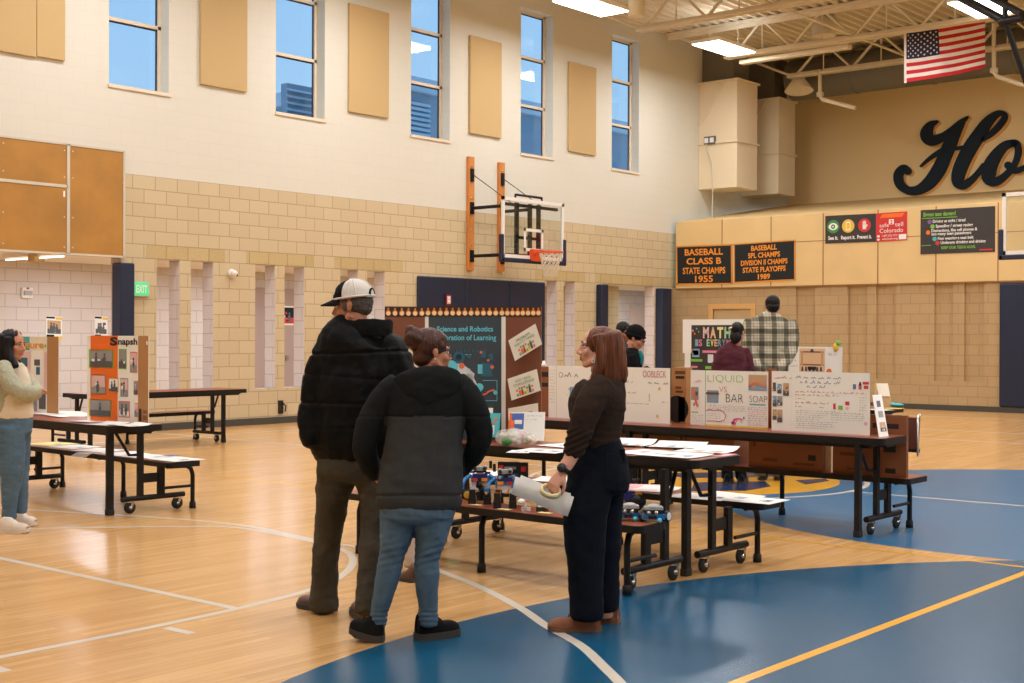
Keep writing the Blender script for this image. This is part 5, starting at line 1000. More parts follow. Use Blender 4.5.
def b2f(p):
    p.line([(.2, 0), (.2, 1)], .008, 'p_green'); p.scribble(.06, .15, .78, .06, 'pen_pink')
    p.photo(0, .30, .115, .72, None, 'grey_photo', 'white_paper'); p.line([(.03, .68), (.06, .5), (.1, .34)], .05, 'art_coral', 4); p.rect(.015, .26-.03, .1, .25, 'p_lime')
    for k in range(5): p.scribble(.02, .17, .18-.035*k, .02, 'pencil')
    p.text('LIQUID', .23, .8, .13, 'p_lime', w=.46, bold=-.025); p.text('VS.', .38, .62, .1, 'pen_red', w=.12, bold=-.02); p.text('BAR', .47, .44, .16, 'chalk', w=.22, bold=-.02); p.text('SOAP', .77, .46, .12, 'pencil', w=.22, bold=-.015); p.rect(.77, .41, .97, .43, 'p_teal')
    p.photo(.74, .65, 1, .96, None, 'photo_tan', 'photo_blue'); p.line([(.76, .75), (.85, .8), (.98, .73)], .03, 'art_coral', 4)
    p.photo(.21, .41, .38, .66, None, 'grey_photo', 'photo_blue'); p.rect(.21, .57, .38, .61, 'grey_dark', 4)
    p.line([(.21, .28), (.26, .3), (.32, .28), (.38, .3), (.44, .27), (.47, .2), (.45, .12), (.38, .09), (.3, .1), (.22, .09)], .012, 'pen_red', 3)
    for k in range(4): p.scribble(.23, .72, .37-.03*k, .02, 'pencil')
    for k in range(3): p.scribble(.23, .4, .22-.04*k, .02, 'pencil')
    p.line([(.56, .06), (.57, .14), (.62, .16), (.68, .15)], .03, 'pen_pink', 3); p.rect(.54, .05, .6, .1, 'pen_pink', 3); p.scribble(.58, .68, .1, .05, 'pen_blue'); p.disc(.7, .18, .018, 'p_green', 3)
    for k in range(9): p.scribble(.75, .99, .36-.038*k, .025, random.choice(['pencil', 'pen_pink', 'pen_blue']))
    p.rect(.2, 0, 1, .03, 'p_yellow', 2)
wboard((690.5, 370), (768, 369.5), (690.5, 424.5), 10.0, 'white handwritten LIQUID VS. BAR SOAP board with photos', b2f)
def b3(p):
    p.line([(.21, 0), (.21, 1)], .004, 'cream_card'); p.scribble(.03, .1, .87, .06, 'pen_pink'); p.scribble(.1, .22, .88, .05, 'pen_red')
    for a, c_ in ((( .01, .66, .05, .82), 'grey_dark'), ((.06, .62, .11, .8), 'photo_blue'), ((.12, .58, .19, .82), 'photo_tan'), ((.01, .4, .06, .6), 'photo_blue'), ((.06, .42, .12, .6), 'grey_photo'), ((.01, .18, .06, .38), 'photo_tan'), ((.06, .14, .12, .38), 'photo_tan')): p.photo(*a, None, c_, 'grey_dark')
    p.scribble(.26, .74, .89, .05, 'pen_blue'); p.scribble(.3, .74, .81, .05, 'pen_blue'); p.scribble(.37, .58, .74, .05, 'pen_blue')
    p.scribble(.25, .97, .66, .035, 'pen_red'); p.scribble(.25, .7, .61, .035, 'pen_red'); p.scribble(.25, .36, .55, .03, 'pen_red'); p.scribble(.25, .6, .48, .04, 'pen_red'); p.scribble(.25, .34, .42, .03, 'pencil'); p.scribble(.5, .56, .42, .03, 'chalk')
    for k in range(9): p.scribble(.26, .5+.2*random.random(), .36-.035*k, .02, 'pencil')
    for k in range(4): p.scribble(.62, .95, .34-.035*k, .02, 'pencil')
    p.rect(.82, .72, .99, .93, 'white_paper', 1); p.rect(.835, .74, .865, .82, 'pen_blue', 3); p.rect(.89, .74, .92, .8, 'pen_red', 3); p.poly([(.89, .8), (.92, .8), (.91, .86), (.9, .86)], 'ink', 3); p.rect(.94, .75, .985, .8, 'p_red', 3); p.rect(.93, .82, .99, .86, 'p_red', 3)
    p.rect(.62, .38, .87, .6, 'white_paper', 1); p.rect(.64, .41, .665, .5, 'p_red', 3); p.rect(.69, .41, .735, .47, 'p_lime', 3); p.rect(.76, .48, .8, .54, 'p_red', 3); p.rect(.76, .41, .79, .45, 'photo_pink', 3)
    for k in range(6): p.scribble(.9, .97, .6-.04*k, .02, 'pencil')
    p.disc(.96, .2, .03, 'photo_pink', 2)
wboard((772.5, 371), (871, 372.5), (771.5, 431), 9.83, 'largest white handwritten board at the right, with red and blue lines', b3)
o_ = at(879, 437.3, TZ+.001); p = Panel(o_, at(888.5, 436.3, TZ+.001)-o_, atx(872.3, 395, 10.0)-o_, 'white_paper', .004, 'kraft'); p.photo(.2, .1, .9, .35, None, 'photo_tan', 'brown_leather'); p.rect(.3, .45, .8, .6, 'grey_photo'); p.rect(.3, .7, .7, .85, 'pencil'); one(p.mb, 'leaning_card', 'narrow printed card leaning at the end of the three-board table', 'card')
def carton(x0, x1, X, z0, z1, dep, label, fn=None, m='cardboard', py=450):
    a, b = atx(x0, py, X), atx(x1, py, X); T = thing('cardboard_box', label, 'box', (X, (a.y+b.y)/2, z0), 0, 'cardboard boxes')
    mb = MB(); mb.box(X, b.y, z0, X+dep, a.y, z1, m); mb.box(X-.001, b.y, (z0+z1)/2-.01, X, a.y, (z0+z1)/2-.005, 'cardboard_dark'); bevel(mb.build('carton', T), .006)
    if fn: p = Panel((X-.003, a.y, z0), (0, b.y-a.y, 0), (0, 0, z1-z0), m, .002); fn(p); p.mb.build('printed_side', T)
    return T
def pr1(p): p.rect(.06, .62, .1, .85, 'cardboard_dark').rect(.2, .2, .4, .3, 'cardboard_dark').rect(.62, .15, .9, .22, 'cardboard_dark').rect(.82, .3, .92, .46, 'black_print')
carton(604, 641, 10.02, BZ, .71, .26, 'small carton on the bench right behind the woman in brown', None); carton(645, 680, 10.02, BZ, .71, .26, 'carton with a folded flap on the bench, second from the woman in brown', pr1)
carton(682, 734, 10.02, BZ, .71, .26, 'carton on the bench below the Liquid vs Bar Soap board', pr1); carton(749, 822, 10.02, BZ, .72, .26, 'wide carton on the bench below the largest white board', pr1)
def pr2(p): p.rect(.55, .78, .9, .86, 'black_print').rect(.45, .62, .85, .68, 'black_print').rect(.7, .4, .86, .56, 'black_print').rect(.1, .3, .4, .36, 'cardboard_dark').rect(.72, .06, .86, .14, 'black_print').rect(.2, .08, .5, .11, 'cardboard_dark')
zt = atx(890, 415, 10.03).z; carton(833, 906.5, 10.03, BZ, zt, .035, 'tall flat carton at the bench end rising above the table edge', pr2)
mb = MB(); q = atx(829, 455, 10.1); mb.box(10.08, q.y-.03, BZ, 10.14, q.y+.03, .70, 'cream_paint'); one(mb, 'cardboard_post', 'pale upright post between the two rightmost cartons', 'post')
def pr3(p): p.rect(.25, .88, .95, .94, 'cardboard_dark').rect(.3, .8, .9, .85, 'black_print').rect(.3, .62, .7, .66, 'cardboard_dark').rect(.3, .55, .8, .59, 'cardboard_dark'); p.disc(.42, .26, .24, 'black_print', 2, 28, 1.0); p.rect(.5, .04, .95, .48, 'black_print', 2)
zt = atx(680, 367.5, 9.95).z; carton(671.5, 686, 9.95, TZ+.001, zt, .1, 'brown carton with a black oval between the Oobleck and Liquid boards', pr3, m='box_tan', py=400)
zt = atx(545, 367, 9.98).z; carton(541, 548.5, 9.98, TZ+.001, zt, .1, 'dark carton edge left of the Oobleck board', lambda p: p.rect(0, .8, 1, .9, 'black_print').rect(0, .6, 1, .68, 'black_print'), py=400)
mb = MB(); q = atx(542.5, 366, 10.0); mb.lathe((10.02, q.y, zt), [(0, .06), (.014, .058), (.016, .03), (.03, .022), (.03, 0), (0, 0)], 'white_paper', 14); one(mb, 'bottle_cap', 'small white cap on the dark carton beside the bulb-bordered board', 'cap')
zt = atx(770, 369, 10.1).z; mb = MB(); a, b = atx(767, 400, 10.06), atx(773.5, 400, 10.06); mb.box(10.06, b.y, TZ, 10.12, a.y, zt, 'cardboard'); one(mb, 'cardboard_strip', 'brown cardboard edge between the Liquid board and the largest board', 'cardboard')
# ------------------------------------------------------------------ far table things
M('poster_peach', rgb=(226, 186, 142), rough=.6); M('pastel_green', rgb=(160, 206, 166), rough=.6)
T = thing('display_board', 'black MATH IS EVERYWHERE board on the far table', 'project board', (13.75, 8.7, TZ), 0, 'project boards')
XM = 13.85; bl, tr, tl = atx(684.5, 402, XM), atx(762, 321.5, XM), atx(684.5, 319.5, XM); bl.z = TZ+.002
p = Panel(bl, V((0, tr.y-tl.y, 0)), V((0, 0, tl.z-bl.z)), 'board_white', .006, 'kraft'); W0, H0 = 77.5, 82
def um(x): return (x-684.5)/W0
def vm(y): return 1-(y-319.5)/H0
p.rect(um(690.8), vm(388), um(757), vm(325.3), 'poster_dark', 1); p.rect(um(682.5), vm(354), um(691.5), vm(319.5), 'white_paper', 2)
for j, (ch, m) in enumerate((('M', 'photo_pink'), ('A', 'poster_peach'), ('T', 'sticky'), ('H', 'pastel_green'))): p.text(ch, um(703.5+7.2*j), vm(338), .125, m, w=.078, bold=.05)
for j, ch in enumerate('IS EVERYWHERE'):
    if ch != ' ': p.text(ch, um(695.5+3.9*j), vm(346.5), .08, ('photo_blue', 'p_pink', 'photo_pink', 'pastel_green', 'sticky', 'poster_peach', 'photo_blue')[j % 7], w=.042, bold=.03)
for x, y, r, m in ((693, 331, .015, 'p_pink'), (697, 329, .012, 'p_teal'), (695, 334, .012, 'p_orange'), (699, 332, .01, 'p_lime'), (689.5+3, 352, .02, 'p_yellow')): p.disc(um(x), vm(y), r, m, 3)
for x0, y0, x1, y1, m in ((692.5, 349.5, 700, 358, 'photo_blue'), (693.5, 351, 699, 356, 'art_white'), (689.5+1, 360, 703, 362.5, 'p_lime'), (703, 351, 718, 353.5, 'p_pink'), (708.5, 355, 714, 363.5, 'art_white'), (706, 367, 714, 370, 'p_lime'), (687.5+4, 367, 698, 369, 'p_pink'), (720, 356, 730, 366, 'photo_tan')): p.rect(um(x0), vm(y1), um(x1), vm(y0), m, 3)
p.mb.build('center_panel', T)
mb = MB(); mb.obox(bl+V((.006, 0, 0)), (.25, .06, 0), (0, .006, 0), (0, 0, tl.z-bl.z), 'kraft'); mb.build('side_panel', T)
T = thing('display_board', 'far white board with an orange patterned poster, right of the plaid shirt', 'project board', (13.7, 6.7, TZ), 0, 'project boards')
bl, tr, tl = atx(789, 405, 13.7), atx(842.5, 347.5, 13.7), atx(789, 346.5, 13.7); bl.z = TZ+.002; bl.y = tl.y
p = Panel(bl, V((0, tr.y-tl.y, 0)), V((0, 0, tl.z-bl.z)), 'board_white', .006, 'kraft')
M('poster_peach', rgb=(226, 186, 142), rough=.6); p.rect(.2, .1, .68, .97, 'poster_peach'); p.rect(.22, .68, .66, .7, 'brown_felt', 2); p.rect(.22, .9, .66, .92, 'brown_felt', 2); p.rect(.23, .68, .27, .92, 'photo_tan', 3); p.rect(.61, .68, .65, .92, 'photo_tan', 3); p.disc(.44, .93, .03, 'slate', 3); p.rect(.36, .6, .52, .66, 'slate', 3)
for r in range(3):
    for c_ in range(6): p.poly([(.24+.07*c_, .32+.13*r), (.28+.07*c_, .32+.13*r), (.27+.07*c_, .4+.13*r), (.245+.07*c_, .39+.13*r)], 'slate', 3)
p.rect(.72, .55, .97, .95, 'white_paper', 2); p.disc(.76, .58, .05, 'p_orange', 3); p.poly([(.78, .2), (.9, .2), (.86, .45), (.83, .45)], 'p_red', 3); p.disc(.84, .5, .05, 'toy_blue', 3); p.scribble(.74, .9, .85, .04, 'pen_pink')
for k in range(6): p.scribble(.03, .17, .85-.1*k, .03, 'pencil')
p.mb.build('center_panel', T)
mb = MB(); q = p.p(.88, .99, 4); mb.ell(q, (.02, .03, .05), 'p_yellow', nu=10, nv=7); mb.ell(q+V((0, -.03, .05)), (.02, .03, .03), 'p_lime', nu=10, nv=7); mb.build('ornament', T)
c = at(883, 407, TZ); t = thing('model_house', 'small pale wooden model house on the far table', 'model house', c); c = org(t); B = V((-FW.x, -FW.y, 0)).normalized(); w = .15
mb = MB(); mb.obox(c-RT*.06, RT*.15, B*-.12, V((0, 0, .12)), 'pale_wood'); mb.build('wall', t)
mb = MB(); mb.obox(c-RT*.055+B*.01+V((0, 0, .115)), RT*.13, B*-.09+V((0, 0, .14)), (B*.004+V((0, 0, .004))), 'cream_card'); mb.obox(c-RT*.055+B*-.17+V((0, 0, .115)), RT*.13, B*.09+V((0, 0, .14)), (B*-.004+V((0, 0, .004))), 'cream_card'); mb.build('roof', t)
mb = MB(); mb.obox(c-RT*.09+V((0, 0, 0)), RT*.02, B*-.02, V((0, 0, .26)), 'pale_wood'); mb.build('chimney', t)
paper(at(893, 408.5, TZ), .2, .2, .2, 'yellow sheet on the far table beside the model house', m='p_yellow', prints=0, z=TZ+.001); paper(at(880, 410, TZ), .2, .25, -.2, 'white sheet on the far table below the model house', prints=0, z=TZ+.002)
mb = MB(); c = at(897, 407, TZ); c.z = TZ+.004
mb.ell(c+V((0, 0, .02)), (.09, .07, .02), 'p_teal', nu=16, nv=8); mb.lathe(c+V((-.03, .05, .015)), [(0, 0), (.03, 0), (.03, .03), (0, .03)], 'cyan_art', 12); one(mb, 'craft_dish', 'small teal dish at the end of the far table', 'dish')
mb = MB(); c = atx(679, 372, 10.3); c = at(681, 408, TZ) if False else V((13.4, 9.35, TZ)); mb.obox(c, (.1, 0, 0), (0, .2, 0), (0, 0, .22), 'white_paper'); one(mb, 'white_carton', 'small white carton left of the MATH board', 'box')
# ------------------------------------------------------------------ people
class Person:
    def __init__(s, label, D, foot, group=None):
        s.D = D; s.s = D/FPX; g = atd(*foot, D); g.z = 0; s.t = thing('person', label, 'person', g, 0, group)
    def pt(s, x, y, d=0): return atd(x, y, s.D+d)
    def tube(s, mb, P, m, n=22, k=4, ex=2.0):
        # rings (px, py, depth offset m, half width px, half depth px) lofted along the limb
        q = catmull(P, k); C_ = [s.pt(*r[:3]) for r in q]; L = len(q); rings = []
        for i in range(L):
            T = (C_[min(i+1, L-1)]-C_[max(i-1, 0)]).normalized()
            sd = T.cross(FW)
            sd = sd.normalized() if sd.length > .15 else RT.copy()
            dp = sd.cross(T).normalized(); rings.append((C_[i], sd, dp, q[i][3]*s.s, q[i][4]*s.s, T))
        # rounded ends
        def cap(r, sg, cf=.3):
            out = []
            for a in (.45, .8, .97):
                out.append((r[0]+r[5]*sg*min(r[3], r[4])*cf*a, r[1], r[2], r[3]*math.sqrt(1-a*a), r[4]*math.sqrt(1-a*a), r[5]))
            return out
        rings = list(reversed(cap(rings[0], -1)))+rings+cap(rings[-1], 1); vs = []
        for c, sd, dp, a, b, T in rings:
            for j in range(n):
                t = 2*math.pi*j/n; ct, st = math.cos(t), math.sin(t)
                e = 2/ex; vs.append(c+sd*(a*math.copysign(abs(ct)**e, ct))+dp*(b*math.copysign(abs(st)**e, st)))
        fs = []
        R_ = len(rings)
        for i in range(R_-1):
            for j in range(n): fs.append((i*n+j, i*n+(j+1) % n, (i+1)*n+(j+1) % n, (i+1)*n+j))
        fs += [tuple(range(n-1, -1, -1)), tuple(range((R_-1)*n, R_*n))]
        mb.add(vs, fs, m, True)
def basis(Fd, pitch=0):
    F = V((Fd.x, Fd.y, 0)).normalized(); X = F.cross(V((0, 0, 1))); F = (F*math.cos(pitch)+V((0, 0, 1))*math.sin(pitch)); return X, F, X.cross(F)
def head(mb, c, B, h, m, fem=False):
    X, Y, Z = B; k = h/.235
    def w(x, y, z): return c+X*(x*k)+Y*(y*k)+Z*(z*k)
    def E(p, r, nu=18, nv=12): mb.ell(w(*p), [v*k for v in r], m, X, Y, Z, nu, nv)
    j = .92 if fem else 1
    E((0, -.014, .035), (.073, .094, .084)); E((0, .02, -.03), (.06*j, .07, .078)); E((0, .058, -.094), (.026*j, .026, .022))
    for s in (-1, 1):
        mb.tube([w(s*.056*j, -.005, -.05), w(s*.05*j, .025, -.078), w(0, .064, -.098)], [.02*k, .02*k, .018*k], m, 10)
        E((s*.036, .06, -.028), (.024, .022, .024), 12, 8)
        E((s*.012, .094, -.036), (.011, .012, .009), 10, 7)
        E((s*.075, -.008, -.008), (.008, .016, .027), 12, 9); E((s*.077, -.014, .002), (.010, .012, .017), 10, 8)
        E((s*.032, .074, .02), (.024, .012, .01), 10, 7)
    mb.tube([w(0, .083, .018), w(0, .095, -.01), w(0, .109, -.03), w(0, .1, -.04)], [.009*k, .011*k, .0125*k, .01*k], m, 10)
    E((0, .086, -.058), (.022, .012, .007), 12, 8); E((0, .084, -.071), (.019, .012, .0075), 12, 8)
    return w
def neck(mb, w, k, m, r=.05): a = w(0, -.018, -.04); mb.tube([a, a-V((0, 0, .07*k)), a-V((0, 0, .13*k))], [r*k, r*k, r*k*1.1], m, 14)
def face_bits(t, w, B, k, hair, lips=True, eyes=True):
    X, Y, Z = B
    for s in (-1, 1):
        if eyes:
            mb = MB(); mb.ell(w(s*.031, .0745, .0), (.0135*k, .009*k, .0075*k), 'eye_white', X, Y, Z, 12, 8); mb.ell(w(s*.031, .0805, .0), (.0058*k, .004*k, .0062*k), 'eye_dark', X, Y, Z, 10, 7); mb.build('eye', t)
            mb = MB(); mb.tube([w(s*.016, .084, .010), w(s*.032, .0845, .0115), w(s*.047, .075, .007)], .0022*k, 'ink', 6); mb.build('eyelash', t)
        mb = MB(); mb.tube([w(s*.014, .0875, .024), w(s*.032, .086, .030), w(s*.05, .074, .024)], [.003*k, .004*k, .002*k], hair, 6); mb.build('eyebrow', t)
    if lips:
        mb = MB(); mb.ell(w(0, .0905, -.0575), (.0215*k, .009*k, .0055*k), 'lip', X, Y, Z, 14, 8); mb.ell(w(0, .089, -.0695), (.018*k, .0095*k, .0065*k), 'lip', X, Y, Z, 14, 8); mb.build('lips', t)
def hand(mb, wr, D, N, m, side=1, k=1.0, curl=.6, spread=1.0, thumb=1.0):
    # wr wrist, D toward the fingers, N out of the back of the hand; thumb leaves the side S*side
    D = D.normalized(); S = D.cross(N).normalized()*side; N = N.normalized()
    def at_(d, s_, n): return wr+D*(d*k)+S*(s_*k)+N*(n*k)
    for s_ in (-.027, -.009, .009, .027): mb.tube([at_(-.005, s_*.6, 0), at_(.04, s_*.95, .004), at_(.088, s_, .002)], [.015*k, .0155*k, .0125*k], m, 10)
    for i, (s_, L) in enumerate(((.031, .068), (.0105, .077), (-.0105, .071), (-.031, .056))):
        p = at_(.086, s_, .002); pts = [p-D*.01*k, p]; a = 0; d = (D+S*(s_*4*spread)).normalized(); c_ = curl*(1+.12*i)
        for seg, al in ((.45, c_*.7), (.32, c_), (.25, c_*.7)):
            a += al; v = d*math.cos(a)-N*math.sin(a); p = p+v*(L*seg*k); pts.append(p)
        mb.tube(pts, [.0095*k, .0095*k, .0088*k, .0082*k, .006*k], m, 10); mb.ell(pts[-1], (.0065*k,)*3, m, nu=8, nv=6)
    p0 = at_(.022, .03, -.004); v1 = (D*.75+S*.62-N*.25*thumb).normalized(); v2 = (D*.93+S*.12-N*.42*thumb).normalized()
    p1 = p0+v1*.042*k; p2 = p1+v2*.032*k; p3 = p2+(D*.9-S*.1-N*.5*thumb).normalized()*.024*k
    mb.tube([p0-v1*.015*k, p0, p1, p2, p3], [.016*k, .0155*k, .0115*k, .0105*k, .007*k], m, 10); mb.ell(p3, (.0075*k,)*3, m, nu=8, nv=6)
def shoe(name, parent, H, T, w, h, mu, ms, lift=0, sole=.026, label=None, hh=None, bootlike=False):
    H, T = V(H), V(T); d = (T-H); L = d.length; d.normalize(); sd = V((-d.y, d.x, 0)).normalized(); hh = hh or h
    def wid(u): return w/2*(.78+.24*math.sin(min(1, u*1.25)*math.pi*.5+.25*0)) * (1 if u < .72 else math.sqrt(max(0, 1-((u-.72)/.30)**2)))*(1 if u > .1 else (.72+2.8*u))
    def top(u): return sole+(hh if u < .28 else hh+(h*.42-hh)*min(1, (u-.28)/.34))*(1 if u < .75 else math.sqrt(max(.02, 1-((u-.75)/.27)**2)))*(1 if u > .07 else .82+u*2.5)
    mb = MB(); n = 18; m_ = 14; vs = []
    for i in range(n+1):
        u = i/n; a = wid(u)*.96; z = top(u); lz = lift*max(0, u-.25)**1.0
        for j in range(m_+1):
            t = math.pi*j/m_; vs.append(H+d*(L*u)+sd*(a*math.copysign(abs(math.cos(t))**.75, math.cos(t))*(1-.28*(math.sin(t))**2*(1 if u < .5 else .3)))+V((0, 0, sole*.8+(z-sole*.8)*math.sin(t)**.8+lz)))
    fs = [(i*(m_+1)+j, i*(m_+1)+j+1, (i+1)*(m_+1)+j+1, (i+1)*(m_+1)+j) for i in range(n) for j in range(m_)]
    fs += [tuple(range(m_+1)), tuple(reversed(range(n*(m_+1), (n+1)*(m_+1))))]
    mb.add(vs, fs, mu, True); o = mb.build(name, parent)
    mb = MB(); vs = []
    for i in range(n+1):
        u = i/n; a = wid(u)*1.06+.002; lz = lift*max(0, u-.25)
        for s_, z in ((-1, 0), (-1, sole), (1, sole), (1, 0)): vs.append(H+d*(L*(u*1.03-.015))+sd*(a*s_)+V((0, 0, z+lz+(.006 if u > .85 and z == 0 else 0))))
    fs = [(i*4+j, i*4+(j+1) % 4, (i+1)*4+(j+1) % 4, (i+1)*4+j) for i in range(n) for j in range(4)]+[(0, 1, 2, 3), (n*4+3, n*4+2, n*4+1, n*4)]
    mb.add(vs, fs, ms); mb.build('sole', o)
    if label: o['label'] = label
    return o, d, sd, L
def laces(o, H, d, sd, L, h, m, n=4):
    mb = MB()
    for i in range(n):
        u = .36+.075*i; z = .03+h*(.86-.42*(i/n)); mb.tube([H+d*(L*u)-sd*.026+V((0, 0, z-.012)), H+d*(L*u)+V((0, 0, z)), H+d*(L*u)+sd*.026+V((0, 0, z-.012))], .004, m, 6)
    mb.build('lace', o)
def seams(person, ys, depth, sig=1.3, puff=0.0):
    def f(co, n):
        y = py_of(co); d = 0
        for ya, sl in ys:
            dy = y-(ya+sl*(px_of(co)-person.cx)); d -= depth*math.exp(-(dy/sig)**2)
        return d
    return f
def folds(amp, freq=9, stretch=(1, 1, 2.2), seed=0):
    def f(co, n): return amp*noise.fractal(V((co.x*freq*stretch[0]+seed, co.y*freq*stretch[1], co.z*freq*stretch[2])), .9, 2.1, 2)
    return f
def plus(*fs): return lambda co, n: sum(f(co, n) for f in fs)

# ---- man in the black puffer
P = Person('tall man seen from behind in black puffer jacket and white mesh cap', 7.25, (350, 614)); P.cx = 358; t = P.t
B = basis(-RT*.97+FW*.22, -.12); hc = P.pt(352.5, 305.5); body = MB(); w = head(body, hc, B, .245, 'skin_olive'); k = .245/.235; neck(body, w, k, 'skin_olive', .056)
for r in ([(363, 328, 0, 12, 12), (360, 350, 0, 28, 15), (359, 400, 0, 34, 24), (358, 455, 0, 32, 24)], [(338, 460, 0, 12, 13), (331, 510, .03, 8, 9), (325, 570, .1, 7, 8), (324, 606, .14, 7, 8)], [(375, 460, 0, 12, 13), (376, 515, -.08, 8, 9), (373, 575, -.16, 8, 9), (369, 615, -.22, 7, 8)],
          [(332, 350, 0, 10, 11), (318, 395, 0, 9, 9), (312, 425, -.05, 7, 7), (318, 432, -.04, 5, 5.5)], [(392, 352, 0, 10, 11), (401, 395, 0, 9, 9), (403, 430, .02, 7, 7), (398, 446, .05, 5, 5.5)]): P.tube(body, r, 'skin_olive', 14)
hand(body, P.pt(321, 428, -.03), RT*.8+FW*.5-V((0, 0, .35)), -RT*.4-FW*.6, 'skin_olive', -1, .8, .7); hand(body, P.pt(398, 436, .05), -RT*.8+FW*.5-V((0, 0, .35)), RT*.4-FW*.6, 'skin_olive', 1, .8, .7)
remesh(body, 'body', t, .006, 2)
face_bits(t, w, B, k, 'hair_grey', lips=False)
j = MB()
P.tube(j, [(365, 334, 0, 28, 19), (362, 338, 0, 37, 24), (360, 345, 0, 43, 28), (360, 355, 0, 44, 30), (359, 380, 0, 44, 33), (358, 408, 0, 45, 35), (358, 435, 0, 46, 35), (358, 450, 0, 46, 34), (358, 458, 0, 43, 31)], 'puffer', 30, ex=2.3)
P.tube(j, [(343, 343, 0, 13, 16), (330, 353, 0, 17, 19), (320, 375, 0, 17, 19), (315, 400, -.02, 15.5, 17), (312, 424, -.05, 14, 15), (312, 438, -.07, 12, 13), (313, 446, -.08, 9.5, 10)], 'puffer', 22)
P.tube(j, [(382, 341, 0, 13, 16), (392, 352, 0, 17, 19), (400, 375, 0, 16, 19), (402, 400, 0, 15, 17), (403, 424, .02, 13, 15), (400, 440, .04, 10, 11)], 'puffer', 22)
P.tube(j, [(364, 339, 0, 24, 20), (366, 334, 0, 23, 19)], 'puffer', 28)
remesh(j, 'jacket', t, .008, 3, plus(seams(P, [(352.5, -.03), (404, .03)], .010, 1.2), seams(P, [(378, .08), (428, -.03), (448, 0)], .004, 1.4), folds(.016, 6, (1.6, 1.6, .9)), folds(.003, 24, (1, 1, 1.2))))
cl = MB(); RG = [(364.5, 338, 27.5, 22, 1), (365.5, 330, 27.5, 21.5, 1), (366.5, 322.5, 27, 20.5, 1), (366.8, 319.5, 26.2, 19.8, 1), (366.8, 319.5, 24.5, 18.2, 1), (366.5, 323, 23.5, 17.5, 1), (365.5, 331, 23.5, 17.5, 1), (364.5, 338, 23.5, 18, 1)]; vs = []; n = 40
for x, y, a, b, _ in RG:
    for q in range(n):
        t_ = 2*math.pi*q/n; vs.append(P.pt(x+a*math.cos(t_), y+1.2*math.sin(t_*2+1)+(2.2 if False else 0), b*P.s*math.sin(t_)))
L_ = len(RG); cl.add(vs, [(i*n+q, i*n+(q+1) % n, ((i+1) % L_)*n+(q+1) % n, ((i+1) % L_)*n+q) for i in range(L_) for q in range(n)], 'puffer', True)
remesh(cl, 'collar', t, .006, 2, folds(.006, 16, (1.2, 1.2, .8)))
tr = MB()
P.tube(tr, [(358, 447, 0, 39, 28), (357, 462, 0, 41, 30), (356, 475, 0, 40, 29)], 'olive_denim', 26, ex=2.3)
P.tube(tr, [(338, 468, .0, 21, 24), (334, 490, .02, 18, 21), (331, 512, .05, 15.5, 18), (328, 540, .09, 14, 16), (325, 570, .12, 13.6, 15.5), (324, 595, .14, 13.8, 15), (324, 607, .15, 14.5, 15.5)], 'olive_denim', 20)
P.tube(tr, [(374, 468, 0, 22, 24), (376, 490, -.03, 18.5, 21), (376, 512, -.07, 15.5, 18), (374, 540, -.12, 14.2, 16), (372, 570, -.16, 13.6, 15.5), (370, 595, -.2, 13.5, 15), (369, 612, -.23, 13, 14)], 'olive_denim', 20)
remesh(tr, 'trousers', t, .007, 2, plus(folds(.009, 8, (1.5, 1.5, 1.1), 3), folds(.004, 18, (1.0, 1.0, 1.6), 5)))
g = at(333, 611.5); o, d, sd, L = shoe('shoe', t, g, at(300, 606), .115, .10, 'brown_leather', 'dark_sole', sole=.03); laces(o, g, d, sd, L, .1, 'black_mesh')
g = at(369, 624); o, d, sd, L = shoe('shoe', t, g, at(358, 610.5), .115, .10, 'brown_leather', 'dark_sole', sole=.03)
X, Y, Z = B
hb = MB(); hb.ell(w(0, -.028, .015), (.0755*k, .086*k, .075*k), 'hair_grey', X, Y, Z); hb.ell(w(0, -.058, -.022), (.062*k, .045*k, .04*k), 'hair_grey', X, Y, Z)
for s in (-1, 1): hb.ell(w(s*.071, .02, .0), (.006*k, .018*k, .035*k), 'hair_grey', X, Y, Z, 10, 8)
remesh(hb, 'hair', t, .006, 2, folds(.003, 60))
def dome(cr, z0, yb, m0, front):
    # cap crown: half ellipsoid over the skull, split into front panel and mesh
    mb = MB(); nu, nv = 36, 9; vs = []
    for jv in range(nv+1):
        el = math.pi/2*jv/nv
        for i in range(nu):
            a = 2*math.pi*i/nu; vs.append(w(cr[0]*math.cos(a)*math.cos(el)**.85, yb+cr[1]*math.sin(a)*math.cos(el)**.85, z0+cr[2]*math.sin(el)))
    for jv in range(nv):
        for i in range(nu):
            a = 2*math.pi*(i+.5)/nu; isf = math.sin(a) > .40
            if isf == front: mb.add([vs[jv*nu+i], vs[jv*nu+(i+1) % nu], vs[(jv+1)*nu+(i+1) % nu], vs[(jv+1)*nu+i]], [(0, 1, 2, 3)], m0, True)
    return mb
mesh_b = dome((.086, .108, .098), .038, -.012, 'cap_mesh', False)
for a in (math.pi*1.12, math.pi*1.5, math.pi*1.88, 0.0, math.pi): mesh_b.tube([w(.087*math.cos(a)*math.cos(e)**.85, -.012+.109*math.sin(a)*math.cos(e)**.85, .038+.099*math.sin(e)) for e in [math.pi/2*q/8 for q in range(9)]], .004*k, 'cap_mesh', 6)
cap_o = mesh_b.build('cap', t)
fr = dome((.088, .111, .1), .036, -.012, 'cap_black', True); fr.tube([w(.088*math.cos(a), -.012+.11*math.sin(a), .04) for a in [math.pi*2*q/40 for q in range(40)]], .006*k, 'cap_mesh', 6, closed=True)
